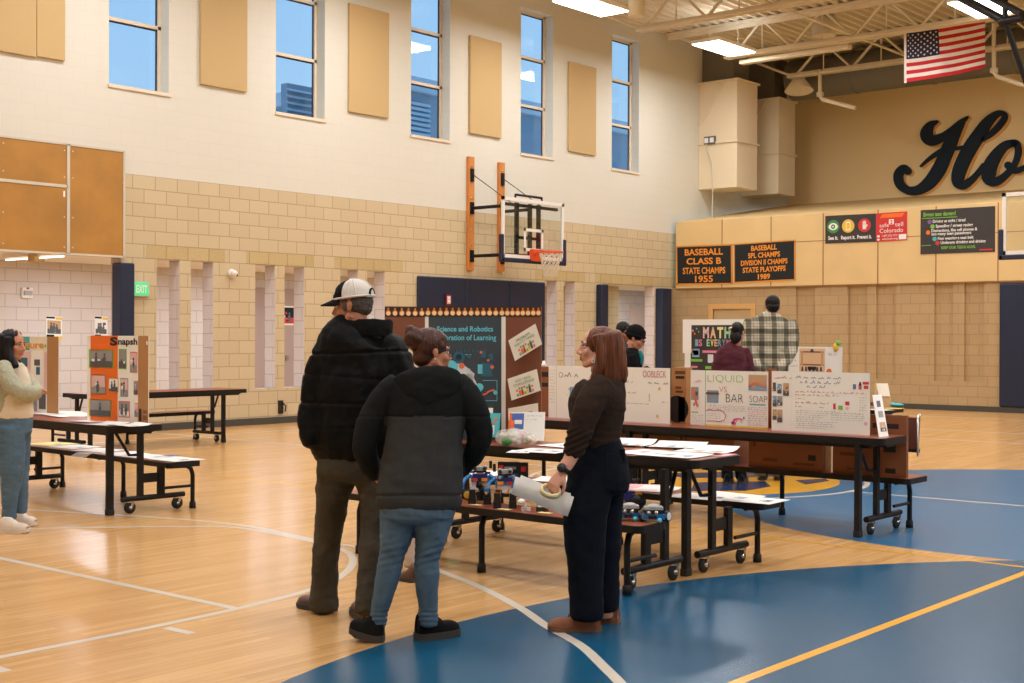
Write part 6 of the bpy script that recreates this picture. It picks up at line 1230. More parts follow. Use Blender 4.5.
for q in range(4):
    a = math.pi/2+.5-.33*q; ring_ = [w(.0895*math.cos(a+da)*math.cos(e)**.85, -.012+.1125*math.sin(a+da)*math.cos(e)**.85, .036+.1*math.sin(e)) for da, e in ((.1, .3), (-.1, .3), (-.1, .58), (.1, .58))]
    fr.add(ring_, [(0, 1, 2, 3)], 'cap_mesh')
fr.build('front_panel', cap_o)
bm = MB(); vs = []
for i in range(13):
    a = math.pi*(.16+.68*i/12); ia = (.086*math.cos(a), -.012+.108*math.sin(a)); oa = (ia[0]*1.02, ia[1]+.078*math.sin(math.pi*i/12)**.5); dz = -.012*(1-math.sin(math.pi*i/12))
    for (x, y), z in ((ia, .044), (oa, .022+dz), (oa, .017+dz), (ia, .037)): vs.append(w(x, y, z))
bm.add(vs, [(i*4+q, i*4+(q+1) % 4, i*4+4+(q+1) % 4, i*4+4+q) for i in range(12) for q in range(4)]+[(0, 1, 2, 3), (51, 50, 49, 48)], 'cap_black', True); bm.build('brim', cap_o)
bm = MB(); bm.tube([w(.036*math.cos(math.pi*q/8), -.012-.108*.93-.002*math.sin(math.pi*q/8), .04+.034*math.sin(math.pi*q/8)) for q in range(9)], .006*k, 'cap_black', 6); bm.tube([w(-.05, -.1, .036), w(0, -.124, .036), w(.05, -.1, .036)], .008*k, 'cap_mesh', 6); bm.build('strap', cap_o)

# ---- woman with the bun
P = Person('woman seen from behind in two-tone dark fleece hoodie, blue jeans and hair bun', 6.72, (415, 641)); P.cx = 425; t = P.t
B = basis(RT*.90+FW*.44, -.06); hc = P.pt(432, 351.5); body = MB(); w = head(body, hc, B, .222, 'skin_tan', True); k = .222/.235; neck(body, w, k, 'skin_tan', .05)
for r in ([(428, 372, 0, 11, 11), (427, 392, 0, 29, 19), (425, 440, 0, 29, 20), (419, 500, 0, 32, 22)], [(399, 508, 0, 13, 15), (393, 555, 0, 9, 10), (386, 590, 0, 7, 8), (379, 624, 0, 6.5, 7)], [(435, 508, 0, 13, 14), (428, 560, 0, 9, 10), (428, 595, 0, 7.5, 8), (429, 624, 0, 6.5, 7)],
          [(394, 392, 0, 9, 10), (371, 428, 0, 8, 9), (365, 452, .03, 7, 8), (374, 474, .18, 5, 6)], [(461, 392, 0, 9, 10), (478, 425, 0, 8, 9), (478, 445, .05, 7, 8), (464, 468, .19, 5, 6)]): P.tube(body, r, 'skin_tan', 14)
hand(body, P.pt(462, 469, .20), -RT*.6+FW*.7-V((0, 0, .3)), RT*.6+FW*.2, 'skin_tan', 1, .82, .7); hand(body, P.pt(375, 475, .19), RT*.6+FW*.7-V((0, 0, .3)), -RT*.6+FW*.2, 'skin_tan', -1, .82, .7)
remesh(body, 'body', t, .006, 2)
face_bits(t, w, B, k, 'hair_brown')
h = MB()
P.tube(h, [(428, 373, 0, 18, 15), (428, 379, 0, 29, 20), (427, 388, 0, 39, 25), (427, 402, 0, 40.5, 27), (425, 430, 0, 38.5, 27), (423, 455, 0, 40, 28), (421, 478, 0, 42, 30), (419, 494, 0, 43.5, 31), (418.5, 503, 0, 43, 30), (418.5, 507, 0, 41, 28)], 'fleece_black', 28, ex=2.25)
P.tube(h, [(398, 384, 0, 13, 16), (388, 393, 0, 14, 16.5), (376, 412, 0, 14, 15.5), (368, 430, .0, 13.5, 15), (365, 446, .03, 12.5, 14), (368, 460, .1, 11.5, 13), (375, 473, .18, 9.5, 11)], 'fleece_black', 20)
P.tube(h, [(456, 384, 0, 13, 16), (466, 393, 0, 14, 16.5), (474, 410, 0, 14.5, 15.5), (479, 427, .02, 13.5, 14.5), (479, 441, .05, 12.5, 13.5), (473, 455, .13, 11, 12), (463, 467, .19, 9, 10)], 'fleece_black', 20)
h.idx('fleece_grey'); zc = P.pt(425, 416.5).z
def two(c):
    x = px_of(c); y = py_of(c); return 1 if (y > 416.3 and abs(x-(423.5-.06*(y-440))) < 40.5+.11*max(0, y-440)) else 0
hemf = lambda co, n: -.010*math.exp(-((py_of(co)-495.5)/1.2)**2)-.006*math.exp(-((py_of(co)-416.5)/.8)**2)
remesh(h, 'hoodie', t, .007, 3, plus(folds(.007, 8, (1, 1, 1.6), 7), hemf), two)
hd = MB(); P.tube(hd, [(428.5, 375, -.05, 31, 17), (428.5, 379, -.06, 34, 18), (427.5, 386, -.07, 32, 17), (425.5, 395, -.08, 26, 15), (424, 403, -.085, 18, 12), (423, 409, -.09, 10, 8)], 'fleece_black', 24)
remesh(hd, 'hood', t, .007, 3, folds(.006, 11, (1, 1, 1.6), 2))
tr = MB()
P.tube(tr, [(418, 496, 0, 37, 28), (417.5, 508, 0, 38, 29), (417.5, 516, 0, 37, 28)], 'blue_denim', 26, ex=2.3)
P.tube(tr, [(399, 510, 0, 20, 23), (397.5, 528, 0, 18, 20), (394, 546, 0, 14.5, 17), (391.5, 558, 0, 12.5, 15), (388, 575, 0, 12.6, 14.5), (383, 597, 0, 10.3, 11.5), (379.5, 612, 0, 9, 10), (378.5, 618, 0, 9, 10), (378, 625, 0, 8.2, 9)], 'blue_denim', 20)
P.tube(tr, [(435, 510, 0, 20, 23), (432.5, 528, 0, 17.5, 20), (429.5, 546, 0, 14.5, 17), (427, 560, 0, 12.6, 15), (427, 577, 0, 12.4, 14.5), (427.5, 597, 0, 10.6, 11.5), (428.3, 612, 0, 9.6, 10), (428.6, 618, 0, 9.6, 10), (428.6, 625, 0, 8.6, 9)], 'blue_denim', 20)
wr = lambda co, n: .0018*math.sin(py_of(co)*.9+px_of(co)*.22)*math.exp(-((py_of(co)-555)/17)**2)+.003*math.sin(py_of(co)*1.3)*math.exp(-((py_of(co)-617)/8)**2)+.0016*math.sin(py_of(co)*.7-px_of(co)*.12)*math.exp(-((py_of(co)-518)/10)**2)
remesh(tr, 'jeans', t, .006, 2, plus(folds(.004, 11, (1.3, 1.3, 1.2), 4), wr))
g = at(384, 641.5); o, d, sd, L = shoe('shoe', t, g, at(350, 641.0), .10, .11, 'black_mesh', 'dark_sole', lift=.05, sole=.036, hh=.115); laces(o, g, d, sd, L, .1, 'dark_sole')
g = at(417, 640.5); o, d, sd, L = shoe('shoe', t, g, at(458, 634.5), .10, .11, 'black_mesh', 'dark_sole', sole=.036, hh=.115); laces(o, g, d, sd, L, .1, 'dark_sole')
X, Y, Z = B
hb = MB(); hb.ell(w(0, -.022, .038), (.081*k, .1*k, .09*k), 'hair_brown', X, Y, Z); hb.ell(w(0, -.05, -.03), (.06*k, .055*k, .06*k), 'hair_brown', X, Y, Z); hb.ell(w(0, .022, .066), (.07*k, .055*k, .05*k), 'hair_brown', X, Y, Z)
for s in (-1, 1): hb.ell(w(s*.068, .01, .03), (.012*k, .035*k, .03*k), 'hair_brown', X, Y, Z, 12, 8)
hob = remesh(hb, 'hair', t, .006, 2, folds(.004, 30, (1, 1, .6)))
bn = MB()
for x, y, dd, r in ((414, 337, -.05, 9.5), (410.5, 332, -.05, 6.5), (419, 338.5, -.05, 8.2), (410.5, 341, -.05, 6.8), (416, 345, -.05, 6.5)): bn.ell(P.pt(x, y, dd), (r*P.s, r*P.s*.95, r*P.s), 'hair_brown', nu=16, nv=10)
o = remesh(bn, 'bun', hob, .005, 2, lambda co, n: .003*math.sin((co.z*90+co.x*60)))
mb = MB()
for s in (-1, 1): mb.tube([w(s*.074, .0, .006), w(s*.072, .05, .008), w(s*.06, .09, .008)], .003*k, 'ink', 6); mb.tube([w(s*.031+.024*math.cos(a), .1, -.004+.018*math.sin(a)) for a in [2*math.pi*q/18 for q in range(18)]], .0028*k, 'ink', 6, closed=True)
mb.tube([w(-.008, .102, .0), w(0, .105, .002), w(.008, .102, .0)], .0025*k, 'ink', 6); mb.build('glasses', t)
mb = MB(); mb.ell(w(.079, -.012, -.04), (.006*k,)*3, 'pearl', nu=10, nv=7); mb.build('earring', t)

# ---- woman in brown, side on, holding rolled paper and tape
P = Person('woman in brown sweater and wide dark jeans, holding folded papers and tape', 7.03, (588, 628)); P.cx = 598; t = P.t
B = basis(-RT*.97+FW*.12, .03); hc = P.pt(597.5, 347.5); body = MB(); w = head(body, hc, B, .222, 'skin_light', True); k = .222/.235
P.tube(body, [(600, 355, 0, 10, 10), (602, 368, 0, 10.5, 10.5), (605, 382, 0, 13, 13)], 'skin_light', 16)
for r in ([(605, 378, 0, 14, 14), (600, 395, 0, 20, 20), (599, 420, 0, 20, 20), (600, 446, 0, 18, 19), (601, 475, 0, 21, 22)], [(588, 478, -.08, 14, 14), (586, 540, -.09, 11, 11), (586, 618, -.09, 8, 8)], [(607, 478, .08, 14, 14), (605, 540, .08, 11, 11), (605, 616, .1, 8, 8)],
          [(597, 392, -.14, 9, 9), (586, 416, -.18, 8, 8), (578, 440, -.18, 7.5, 7.5), (572, 455, -.18, 7.2, 7), (567.5, 464, -.195, 6.4, 6), (563, 471.5, -.205, 5.3, 4.8)], [(600, 392, .14, 9, 9), (596, 420, .18, 8, 8), (588, 440, .18, 7, 7), (578, 452, .16, 6, 6)]): P.tube(body, r, 'skin_light', 16)
wrist = P.pt(561.5, 473.5, -.205); fd = (P.pt(550.5, 489.5, -.225)-wrist).normalized(); nb = (-FW*.8-RT*.35+UP*.35); nb = (nb-fd*nb.dot(fd)).normalized()
hand(body, wrist, fd, nb, 'skin_light', -1, .86, .62, 1.0, 1.2); hand(body, P.pt(577, 453, .16), -RT*.8-V((0, 0, .5)), V((0, 0, 1))+FW*.4, 'skin_light', 1, .85, .5)
remesh(body, 'body', t, .0048, 2)
face_bits(t, w, B, k, 'hair_brown')
j = MB()
P.tube(j, [(604, 374, 0, 13.5, 13.5), (605, 381, 0, 19.5, 21), (603, 389, 0, 24.5, 28), (599.5, 398, 0, 28, 31), (597, 408, 0, 29.5, 30), (598.5, 418, 0, 26.5, 27), (599, 430, 0, 22.5, 25), (598.5, 440, 0, 21.5, 25), (599, 446, 0, 21, 25)], 'brown_knit', 28)
P.tube(j, [(604, 384, -.10, 13, 12), (597.5, 392, -.13, 15, 13), (590, 404, -.17, 14.5, 12.5), (584.5, 418, -.19, 13.2, 11.5), (580, 432, -.19, 12.2, 11), (576, 444, -.18, 11.4, 10.5), (573.5, 451, -.175, 10.2, 10), (572.5, 454, -.172, 9.3, 9.2)], 'brown_knit', 20)
P.tube(j, [(604, 384, .10, 12, 12), (600, 394, .14, 13, 12), (596, 418, .17, 12, 11), (590, 436, .18, 10.5, 10), (580, 449, .165, 9, 9)], 'brown_knit', 18)
slv = lambda co, n: (.0035*math.sin(py_of(co)*1.05+px_of(co)*.5) if (py_of(co) > 428 and px_of(co) < 592) else .002*math.sin(py_of(co)*.8) if py_of(co) > 430 else 0)
remesh(j, 'sweater', t, .006, 2, plus(folds(.005, 11, (1, 1, 1.8), 9), slv))
tr = MB()
P.tube(tr, [(599.5, 440, 0, 20.5, 24), (600.5, 450, 0, 23, 27), (601.5, 462, 0, 26, 29), (602, 474, 0, 28, 31), (601, 486, 0, 28.5, 31)], 'dark_denim', 26)
P.tube(tr, [(599, 458, -.02, 22, 23), (593, 476, -.06, 24.5, 21), (587.5, 500, -.09, 23, 19), (585, 522, -.095, 22, 18), (585, 545, -.095, 20, 17.5), (585.5, 567, -.095, 18.3, 17), (586, 590, -.095, 17.4, 17), (586.5, 612, -.095, 17.2, 17), (586.5, 617, -.095, 16.5, 16.5)], 'dark_denim', 22)
P.tube(tr, [(607, 478, .08, 20, 20), (606.5, 510, .09, 16.5, 18), (605.5, 545, .09, 15.5, 17), (605, 580, .10, 14.8, 16), (605, 603, .10, 14.6, 16), (605, 608, .10, 14.2, 15.5)], 'dark_denim', 20)
remesh(tr, 'jeans', t, .007, 2, plus(folds(.007, 9, (1, 1, 1.3), 12)))
mb = MB(); mb.tube([P.pt(619, 474, -.165), P.pt(619, 455, -.155), P.pt(607.5, 453, -.2), P.pt(607.5, 474, -.215), P.pt(613, 480, -.2)], .002, 'fleece_black', 5); mb.build('back_pocket', t)
mb = MB(); mb.obox(P.pt(619.5, 462, -.1), RT*.03, FW*.03, V((0, 0, .07)), 'black_cloth'); bevel(mb.build('phone', t), .006)
g = at(600.5, 630); o, d, sd, L = shoe('shoe', t, g, at(548.5, 630.5), .11, .085, 'tan_suede', 'tan_sole', sole=.03, hh=.075)
mb = MB(); mb.tube([g+d*.06+V((0, 0, .06)), g+d*.06+V((0, 0, .12))], [.047, .042], 'pink_sock', 14); mb.build('sock', t)
g = at(618.5, 623); o, d, sd, L = shoe('shoe', t, g, at(570, 619), .11, .085, 'tan_suede', 'tan_sole', sole=.03, hh=.075)
mb = MB(); mb.tube([g+d*.06+V((0, 0, .06)), g+d*.06+V((0, 0, .14))], [.047, .042], 'pink_sock', 14); mb.build('sock', t)
X, Y, Z = B
hb = MB(); hb.ell(w(0, -.022, .032), (.083*k, .098*k, .09*k), 'hair_auburn', X, Y, Z); hb.ell(w(0, -.004, .060), (.078*k, .066*k, .057*k), 'hair_auburn', X, Y, Z)
P.tube(hb, [(606, 335, 0, 16, 17), (608, 345, 0, 16.5, 18), (609, 357, 0, 16, 18), (609, 368, .0, 16.5, 18), (609, 377, .0, 17, 18), (610, 384, .0, 15, 16), (611, 387, 0, 10, 12)], 'hair_auburn', 20)
P.tube(hb, [(597, 336, -.07, 5.5, 5), (600.5, 350, -.085, 5.5, 5), (600, 364, -.088, 5.5, 5), (596, 375, -.085, 5, 5), (592.5, 380, -.08, 3, 4)], 'hair_auburn', 12)
P.tube(hb, [(596, 336, .07, 6, 5), (598, 350, .085, 6.5, 5), (596, 372, .085, 6, 5)], 'hair_auburn', 12)
P.tube(hb, [(618, 350, 0, 8, 12), (620, 366, 0, 8, 13), (622, 377, 0, 6.5, 12), (624, 382, 0, 4, 8)], 'hair_auburn', 12)
def strand(co, n):
    a = px_of(co)+30*(co-hc).dot(FW); f_ = min(1, max(.12, (py_of(co)-334)/22)); return f_*(.0032*math.sin(a*.95+.25*math.sin(py_of(co)*.12))+.0022*math.sin(a*2.3+py_of(co)*.05))
remesh(hb, 'hair', t, .005, 1, strand)
mb = MB(); mb.tube([P.pt(593.3+1.4*math.cos(a), 361+2.2*math.sin(a), -.085) for a in [2*math.pi*q/14 for q in range(14)]], .0035, 'pearl', 6, closed=True); mb.build('earring', t)
wt = MB(); a_ = P.pt(563.6, 469.7, -.203); ax = (P.pt(561, 474, -.207)-a_).normalized(); wt.lathe(a_-ax*.012, [(.034, 0), (.037, .004), (.037, .02), (.034, .024)], 'toy_black', 20, ax=ax)
nb2 = (-FW*.85-RT*.4+UP*.2); nb2 = (nb2-ax*nb2.dot(ax)).normalized(); wt.lathe(a_+nb2*.03, [(0, .014), (.02, .014), (.024, .009), (.024, 0), (0, 0)], 'toy_black', 20, ax=nb2); wt.build('watch', t)
# things she holds
sheets = []
for i, (q, dd, l) in enumerate(((((515.4, 476.5), (571, 493.5), (565, 516), (511.3, 494)), (-.16, -.205, -.205, -.16), 'front folded grey-white paper held by the woman in brown'), (((521, 475), (574, 497), (567.5, 516.5), (514, 495)), (-.145, -.192, -.192, -.145), 'rear folded paper showing behind the one held by the woman in brown'))):
    c4 = [P.pt(x, y, d_) for (x, y), d_ in zip(q, dd)]; mb = MB(); n = 8
    def S4(u, v): return c4[0].lerp(c4[1], u).lerp(c4[3].lerp(c4[2], u), v)-FW*(.016*math.sin(math.pi*v))
    vs = [S4(a/n, b/n) for a in range(n+1) for b in range(n+1)]; fs = [(a*(n+1)+b, a*(n+1)+b+1, (a+1)*(n+1)+b+1, (a+1)*(n+1)+b) for a in range(n) for b in range(n)]
    mb.add(vs, fs, 'white_paper', True); mb.add([p_+FW*.003 for p_ in vs], [tuple(reversed(f)) for f in fs], 'white_paper', True); one(mb, 'folded_paper', l, 'paper')
mb = MB(); ctr = P.pt(550.5, 491, -.228); axr = (UP*.86-FW*.48+RT*.16).normalized(); mb.lathe(ctr-axr*.012, [(.041, 0), (.053, 0), (.053, .024), (.041, .024), (.041, 0)], 'tape_cream', 30, ax=axr); one(mb, 'tape_roll', 'roll of cream masking tape hanging on the fingers of the woman in brown', 'tape')

# ---- woman in the sage cardigan at the left edge
P = Person('woman with crossed arms in sage cardigan and white sneakers at the left edge', 10.5, (13, 530)); P.cx = 8; t = P.t
B = basis(RT*.93-FW*.28, -.1); hc = P.pt(13, 344.5); body = MB(); w = head(body, hc, B, .235, 'skin_tan', True); k = 1.0; neck(body, w, k, 'skin_tan')
for r in ([(9, 360, 0, 7, 7), (8, 372, 0, 12, 11), (9, 395, 0, 13, 11), (13, 418, 0, 14, 11)], [(11, 424, -.05, 6.5, 6.5), (11, 465, -.06, 6, 6), (8, 512, -.06, 4.5, 5)], [(19, 424, .06, 6.5, 6.5), (19, 465, .09, 6, 6), (22, 510, .1, 4, 5)],
          [(4, 370, -.15, 5, 5), (10, 384, -.2, 5, 5), (16, 391, -.2, 4.5, 4.5), (26, 391, -.13, 4, 4), (33, 389, -.08, 3.3, 3.3)], [(14, 370, .13, 5, 5), (26, 384, .14, 5, 5), (35, 392, .04, 4.5, 4.5), (28, 390, -.06, 4, 4), (20, 388, -.1, 3.3, 3.3)]): P.tube(body, r, 'skin_tan', 14)
hand(body, P.pt(33, 389, -.08), RT*.7+FW*.6, UP-FW*.4, 'skin_tan', 1, .8, .7)
remesh(body, 'body', t, .006, 2); face_bits(t, w, B, k, 'hair_black')
j = MB(); P.tube(j, [(12, 395, 0, 17.5, 14.5), (14, 406, 0, 18.8, 15.5), (14, 413, 0, 19.3, 16), (14, 417, 0, 18.8, 15.5)], 'cream_shirt', 24); P.tube(j, [(14, 366, .0, 10, 10), (16, 380, 0, 14, 12), (14, 398, 0, 17, 14)], 'cream_shirt', 20); remesh(j, 'shirt', t, .008, 2, folds(.006, 12))
j = MB(); P.tube(j, [(9, 359, 0, 8.5, 8), (8, 364, 0, 14, 12), (7, 372, 0, 16.5, 14.5), (6, 386, 0, 17, 15.5), (5, 398, 0, 17, 16), (3, 407, 0, 15.5, 16), (2, 410, 0, 14, 15)], 'sage_knit', 24)
P.tube(j, [(3, 366, -.13, 8, 8), (7, 376, -.19, 8.6, 8), (14, 387, -.22, 8.6, 8), (22, 392, -.2, 8, 7.5), (31, 392, -.13, 7.5, 7), (37, 391, -.06, 6, 6)], 'sage_knit', 18)
P.tube(j, [(15, 367, .12, 8, 8), (24, 378, .14, 8, 8), (32, 386, .1, 7.5, 7.5), (36, 393, .0, 7, 7), (28, 396, -.1, 6.5, 6.5), (22, 396, -.14, 5.5, 5.5)], 'sage_knit', 18)
remesh(j, 'cardigan', t, .008, 2, plus(folds(.008, 12, (1, 1, 1.4), 1)))
tr = MB(); P.tube(tr, [(14, 412, 0, 18.5, 14), (14, 422, 0, 18.5, 15), (14, 432, 0, 17.5, 15)], 'blue_denim', 22)
P.tube(tr, [(11, 428, -.05, 14, 13), (11.5, 450, -.06, 13, 12), (12, 470, -.06, 11.8, 11), (10.5, 488, -.06, 9.5, 9.5), (9.5, 505, -.06, 7.3, 8), (9, 518, -.06, 7, 7.5)], 'blue_denim', 18); P.tube(tr, [(19, 428, .08, 12, 12), (19.5, 450, .09, 10.5, 11), (20, 470, .1, 9, 10), (20.5, 490, .1, 7.5, 8), (21, 512, .11, 6.2, 7)], 'blue_denim', 18)
remesh(tr, 'jeans', t, .008, 2, plus(folds(.006, 13, (1, 1, 2), 6)))
g = at(1, 532); o, d, sd, L = shoe('shoe', t, g, at(28, 533), .105, .10, 'white_leather', 'white_leather', sole=.035, hh=.085); laces(o, g, d, sd, L, .1, 'white_paper'); g = at(14, 525.5); o, d, sd, L = shoe('shoe', t, g, at(36, 526), .105, .1, 'white_leather', 'white_leather', sole=.035, hh=.085); laces(o, g, d, sd, L, .1, 'white_paper')
X, Y, Z = B
hb = MB(); hb.ell(w(0, -.025, .03), (.085, .1, .092), 'hair_black', X, Y, Z); hb.ell(w(0, .0, .062), (.076, .064, .054), 'hair_black', X, Y, Z)
P.tube(hb, [(6, 336, 0, 9, 10), (5, 348, 0, 9.5, 11), (4, 358, 0, 10, 11), (4, 364, 0, 9, 10), (5, 368, 0, 6, 7)], 'hair_black', 18); P.tube(hb, [(8, 338, -.08, 4, 4), (8, 350, -.09, 4.5, 4), (11.5, 360, -.11, 4.5, 4), (16.5, 367, -.12, 3, 3)], 'hair_black', 12); P.tube(hb, [(12, 340, .08, 4, 4), (14, 356, .09, 5, 4), (18, 366, .08, 4, 4)], 'hair_black', 12)
remesh(hb, 'hair', t, .007, 1, lambda co, n: .002*math.sin(px_of(co)*1.6+co.y*20))

# ---- background people
def simple(label, D, foot, hx, hy, hh, B, skin, hairm, tops, arms, topm, legs, legm, shoe_px, shoem, name_top='sweater', extra=None, hair=True, vox=.011, hands=()):
    P = Person(label, D, foot); P.cx = hx; t = P.t; body = MB(); hc = P.pt(hx, hy); w = head(body, hc, B, hh, skin); k = hh/.235; neck(body, w, k, skin)
    P.tube(body, [(a, b, c, d*.72, e*.72) for a, b, c, d, e in tops], skin, 12)
    for a in arms+legs: P.tube(body, [(p, q, c, d*.62, e*.62) for p, q, c, d, e in a], skin, 10)
    for a, (dr, nn, sd) in zip(arms, hands):
        e = a[-1]; hand(body, P.pt(e[0], e[1], e[2]), dr, nn, skin, sd, .9*k, .5)
    remesh(body, 'body', t, .008, 1); face_bits(t, w, B, k, hairm, lips=False)
    j = MB(); P.tube(j, tops, topm, 22, ex=2.2)
    for a in arms: P.tube(j, a, topm, 16)
    remesh(j, name_top, t, vox, 2, folds(.008, 9))
    tr = MB()
    for a in legs: P.tube(tr, a, legm, 16)
    remesh(tr, 'trousers', t, vox, 2, folds(.008, 9))
    for h_, q in shoe_px: shoe('shoe', t, at(*h_), at(*q), .1, .09, shoem, 'dark_sole')
    X, Y, Z = B
    if hair:
        hb = MB(); hb.ell(w(0, -.02, .036), (.08*k, .099*k, .09*k), hairm, X, Y, Z); hb.ell(w(0, -.05, -.02), (.068*k, .06*k, .06*k), hairm, X, Y, Z); remesh(hb, 'hair', t, .008, 1, folds(.004, 40))
    if extra: extra(P, w, k, B)
    return P
back = basis(FW*1.0+RT*.05, -.25)
S_ = 14.3/FPX
simple('tall man in cream and grey plaid shirt, seen from behind at the far boards', 14.3, (770, 480), 772.5, 307, .235, basis(FW+RT*.1, -.3), 'skin_olive', 'hair_black',
    [(771, 314, 0, 9, 8), (770.5, 319, 0, 18, 10), (770, 325, 0, 24, 12), (769.5, 338, 0, 22.5, 13), (769, 355, 0, 20, 13), (769, 372, 0, 19, 13), (769, 388, 0, 19.5, 13), (769, 392, 0, 18, 12)],
    [[(752, 322, 0, 8, 8), (749.5, 330, 0, 8, 8), (748.5, 345, -.02, 7.2, 7.5), (751, 356, -.08, 6.5, 7), (757, 366, -.16, 5.5, 5.5), (763, 372, -.17, 4.5, 4.5)], [(788, 322, 0, 8, 8), (791, 331, 0, 8, 8), (791.5, 345, -.02, 7, 7.5), (788, 356, -.08, 6.5, 7), (782, 366, -.16, 5.5, 5.5), (776, 372, -.17, 4.5, 4.5)]],
    'plaid_flannel', [[(761, 388, 0, 10, 11), (761, 420, 0, 8.5, 9), (761, 450, 0, 7.5, 8), (761, 474, 0, 7, 7.5)], [(777, 388, 0, 10, 11), (778, 420, 0, 8.5, 9), (778, 450, 0, 7.5, 8), (778, 474, 0, 7, 7.5)]], 'khaki_cloth', [((762, 480.5), (763, 474.5)), ((778, 480.5), (780, 474.5))], 'grey_dark', 'shirt', hands=((RT-V((0, 0, .4)), -FW, 1), (-RT-V((0, 0, .4)), -FW, -1)))
def band(P, w, k, B):
    X, Y, Z = B; mb = MB(); mb.tube([w(.092*math.cos(a), -.02+.112*math.sin(a), .03) for a in [math.pi*(.85+.55*q/12) for q in range(13)]], .012*k, 'white_paper', 8); mb.build('hair_clip', P.t)
    mb = MB(); mb.ell(w(0, -.06, -.07), (.072*k, .06*k, .085*k), 'hair_black', X, Y, Z); mb.ell(w(0, -.09, .03), (.06*k, .05*k, .06*k), 'hair_black', X, Y, Z); remesh(mb, 'ponytail', P.t, .008, 1)
simple('person in maroon sweater with white hair clip, seen from behind at the math board', 14.0, (733, 484), 737.5, 332.5, .205, basis(FW*.9+RT*.45, -.25), 'skin_olive', 'hair_black',
    [(735.5, 343, 0, 5.5, 5), (734, 348, 0, 11.5, 8), (733, 355, 0, 14, 10), (733, 368, 0, 14, 10), (733, 385, 0, 14, 10), (733, 398, 0, 14.5, 10)],
    [[(724, 350, 0, 5.5, 6), (719, 360, 0, 5.5, 5.5), (715.5, 372, .02, 5, 5), (716, 383, .08, 4, 4)], [(744, 350, 0, 5.5, 6), (748, 360, 0, 5, 5), (750, 372, .02, 4.5, 5), (749, 383, .08, 4, 4)]],
    'maroon_knit', [[(727, 396, 0, 8, 9), (727, 440, 0, 6, 7), (727, 478, 0, 5.5, 6)], [(739, 396, 0, 8, 9), (740, 440, 0, 6, 7), (741, 478, 0, 5.5, 6)]], 'black_cloth', [((727, 484.5), (729, 479)), ((741, 484.5), (744, 479))], 'toy_black', extra=band, hands=((-V((0, 0, 1))+FW*.4, -RT, 1), (-V((0, 0, 1))+FW*.4, RT, -1)))
def beanie(P, w, k, B):
    X, Y, Z = B; mb = MB(); mb.ell(w(0, -.016, .055), (.09*k, .11*k, .1*k), 'black_cloth', X, Y, Z); o = remesh(mb, 'beanie', P.t, .008, 1, lambda co, n: .002*math.sin(px_of(co)*3))
    mb = MB(); mb.tube([w(.086*math.cos(a), -.014+.108*math.sin(a), .03+.012*math.sin(a)) for a in [2*math.pi*q/28 for q in range(28)]], .014*k, 'black_cloth', 8, closed=True); mb.build('cuff', o)
    mb = MB(); 
    for s in (-1, 1): mb.tube([w(s*.074, .0, .004), w(s*.06, .09, .0)], .003*k, 'ink', 6); mb.tube([w(s*.031+.02*math.cos(a), .1, -.004+.016*math.sin(a)) for a in [2*math.pi*q/14 for q in range(14)]], .003*k, 'ink', 6, closed=True)
    mb.build('glasses', P.t)
    mb = MB(); P.tube(mb, [(639, 352, .0, 3, 8), (640.5, 357, 0, 3.5, 9), (640, 364, 0, 3, 9)], 'teal_cloth', 12); mb.build('shoulder_panel', P.t)
simple('person in black beanie and black teal-shouldered jacket, head bent, behind the white boards', 13.5, (633, 489), 635.5, 338.5, .22, basis(RT*.85-FW*.25, -.35), 'skin_olive', 'hair_black',
    [(632.5, 349, 0, 5.5, 6), (632, 354, 0, 8, 11), (632.5, 362, 0, 9, 13), (633, 375, 0, 9.5, 13), (633, 392, 0, 9.5, 13), (633, 402, 0, 9.5, 13)],
    [[(633, 356, -.18, 5, 5), (634, 366, -.2, 5, 5), (637, 374, -.19, 4.5, 4.5), (644, 371, -.15, 3.8, 3.8), (648, 368, -.12, 3, 3)], [(634, 356, .18, 5, 5), (636, 368, .19, 5, 5), (641, 373, .16, 4, 4), (647, 369, .1, 3, 3)]],
    'black_cloth', [[(630, 400, -.08, 8, 8), (630, 440, -.08, 6.5, 7), (630, 482, -.08, 5.5, 6)], [(636, 400, .08, 8, 8), (636, 440, .08, 6.5, 7), (636, 482, .08, 5.5, 6)]], 'black_cloth', [((629, 489), (638, 489)), ((635, 487.5), (644, 487.5))], 'toy_black', 'jacket', beanie, False, hands=((RT-V((0, 0, .2)), V((0, 0, 1)), 1), (RT-V((0, 0, .2)), V((0, 0, 1)), -1)))
simple('dark-haired person mostly hidden behind the one in the black beanie', 14.6, (621, 478), 624, 332, .215, basis(RT*.6-FW*.7, -.2), 'skin_brown', 'hair_black',
    [(623, 343, 0, 5, 5), (622.5, 348, 0, 11, 8), (622.5, 358, 0, 12.5, 9), (622.5, 375, 0, 12, 9), (622.5, 394, 0, 12, 9)],
    [[(613, 350, 0, 4.5, 5), (611, 365, 0, 4.3, 5), (611, 382, -.04, 3.8, 4)], [(632, 350, 0, 4.5, 5), (634, 365, 0, 4.3, 5), (634, 382, -.04, 3.8, 4)]],
    'knit_grey', [[(617, 392, 0, 7, 8), (617, 435, 0, 5.5, 6), (617, 471, 0, 5, 5.5)], [(628, 392, 0, 7, 8), (628, 435, 0, 5.5, 6), (628, 471, 0, 5, 5.5)]], 'black_cloth', [((617, 477), (619, 480)), ((628, 477), (630, 480))], 'toy_black', hands=((-V((0, 0, 1)), -RT, 1), (-V((0, 0, 1)), RT, -1)))
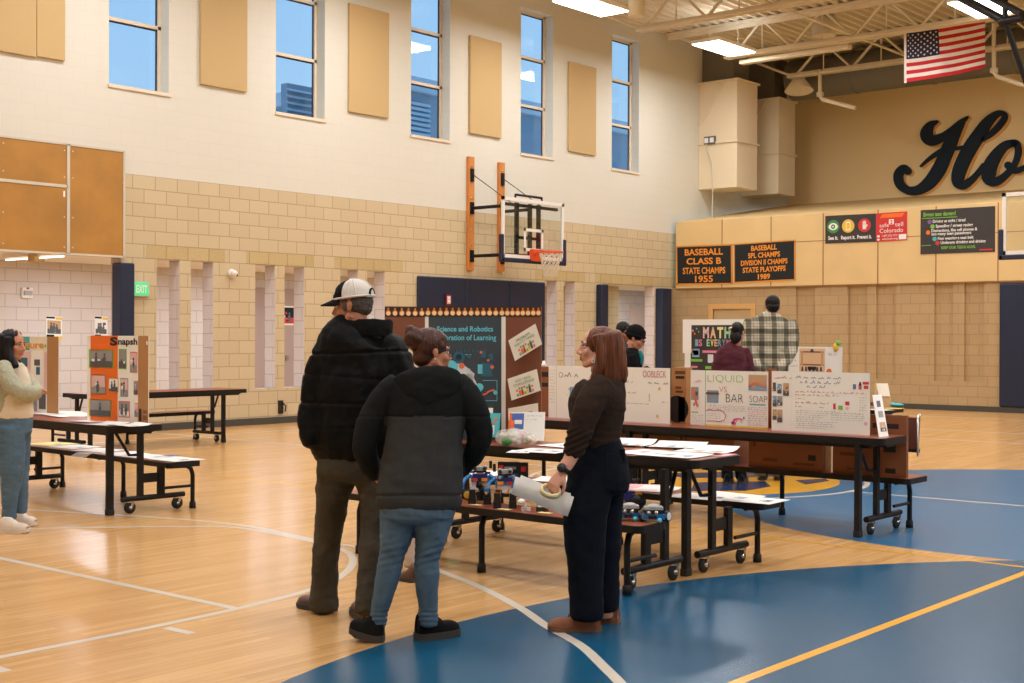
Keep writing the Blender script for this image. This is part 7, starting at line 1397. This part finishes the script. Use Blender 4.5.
simple('child in pale trousers and brown shoes, hidden behind the woman with the bun', 8.5, (410, 580), 420, 404, .21, basis(RT*.6+FW*.8, -.1), 'skin_brown', 'hair_black',
    [(419, 422, 0, 7, 7), (418.5, 428, 0, 18, 11), (418, 440, 0, 19, 12), (417, 462, 0, 18, 12), (416, 482, 0, 18, 12)],
    [[(402, 432, 0, 6.5, 7), (398, 450, 0, 6, 6.5), (399, 466, .05, 5, 5)], [(435, 432, 0, 6.5, 7), (439, 450, 0, 6, 6.5), (438, 466, .05, 5, 5)]],
    'cream_shirt', [[(409, 480, 0, 11, 11), (409.5, 510, 0, 8.5, 9), (410, 540, 0, 7.2, 8), (410.5, 566, 0, 6.5, 7)], [(426, 480, 0, 11, 11), (427, 510, 0, 8.5, 9), (428, 540, 0, 7.2, 8), (428.5, 566, 0, 6.5, 7)]], 'pale_trousers', [((417, 582.5), (403.5, 579.5)), ((432, 581), (424, 577))], 'brown_leather', hands=((-V((0, 0, 1))+FW*.3, -RT, 1), (-V((0, 0, 1))+FW*.3, RT, -1)))
# ------------------------------------------------------------------ world and view
W = bpy.data.worlds.new('sky'); S.world = W; W.use_nodes = True; nt = W.node_tree; bg = nt.nodes['Background']
tc = nt.nodes.new('ShaderNodeTexCoord'); sp = nt.nodes.new('ShaderNodeSeparateXYZ'); rp = nt.nodes.new('ShaderNodeValToRGB')
nt.links.new(tc.outputs['Generated'], sp.inputs[0]); nt.links.new(sp.outputs['Z'], rp.inputs['Fac'])
rp.color_ramp.elements[0].position = 0; rp.color_ramp.elements[0].color = lin((170, 204, 232)); rp.color_ramp.elements[1].position = .5; rp.color_ramp.elements[1].color = lin((112, 174, 230))
nt.links.new(rp.outputs['Color'], bg.inputs['Color']); bg.inputs['Strength'].default_value = SKY
S.view_settings.view_transform = 'Standard'; S.view_settings.look = 'None'; S.view_settings.gamma = 1; S.view_settings.use_curve_mapping = False
S.view_settings.exposure = EXPO
S.cycles.use_denoising = True; S.cycles.max_bounces = 8; S.cycles.diffuse_bounces = 4; S.cycles.glossy_bounces = 3; S.cycles.transparent_max_bounces = 12
S.cycles.sample_clamp_indirect = 6
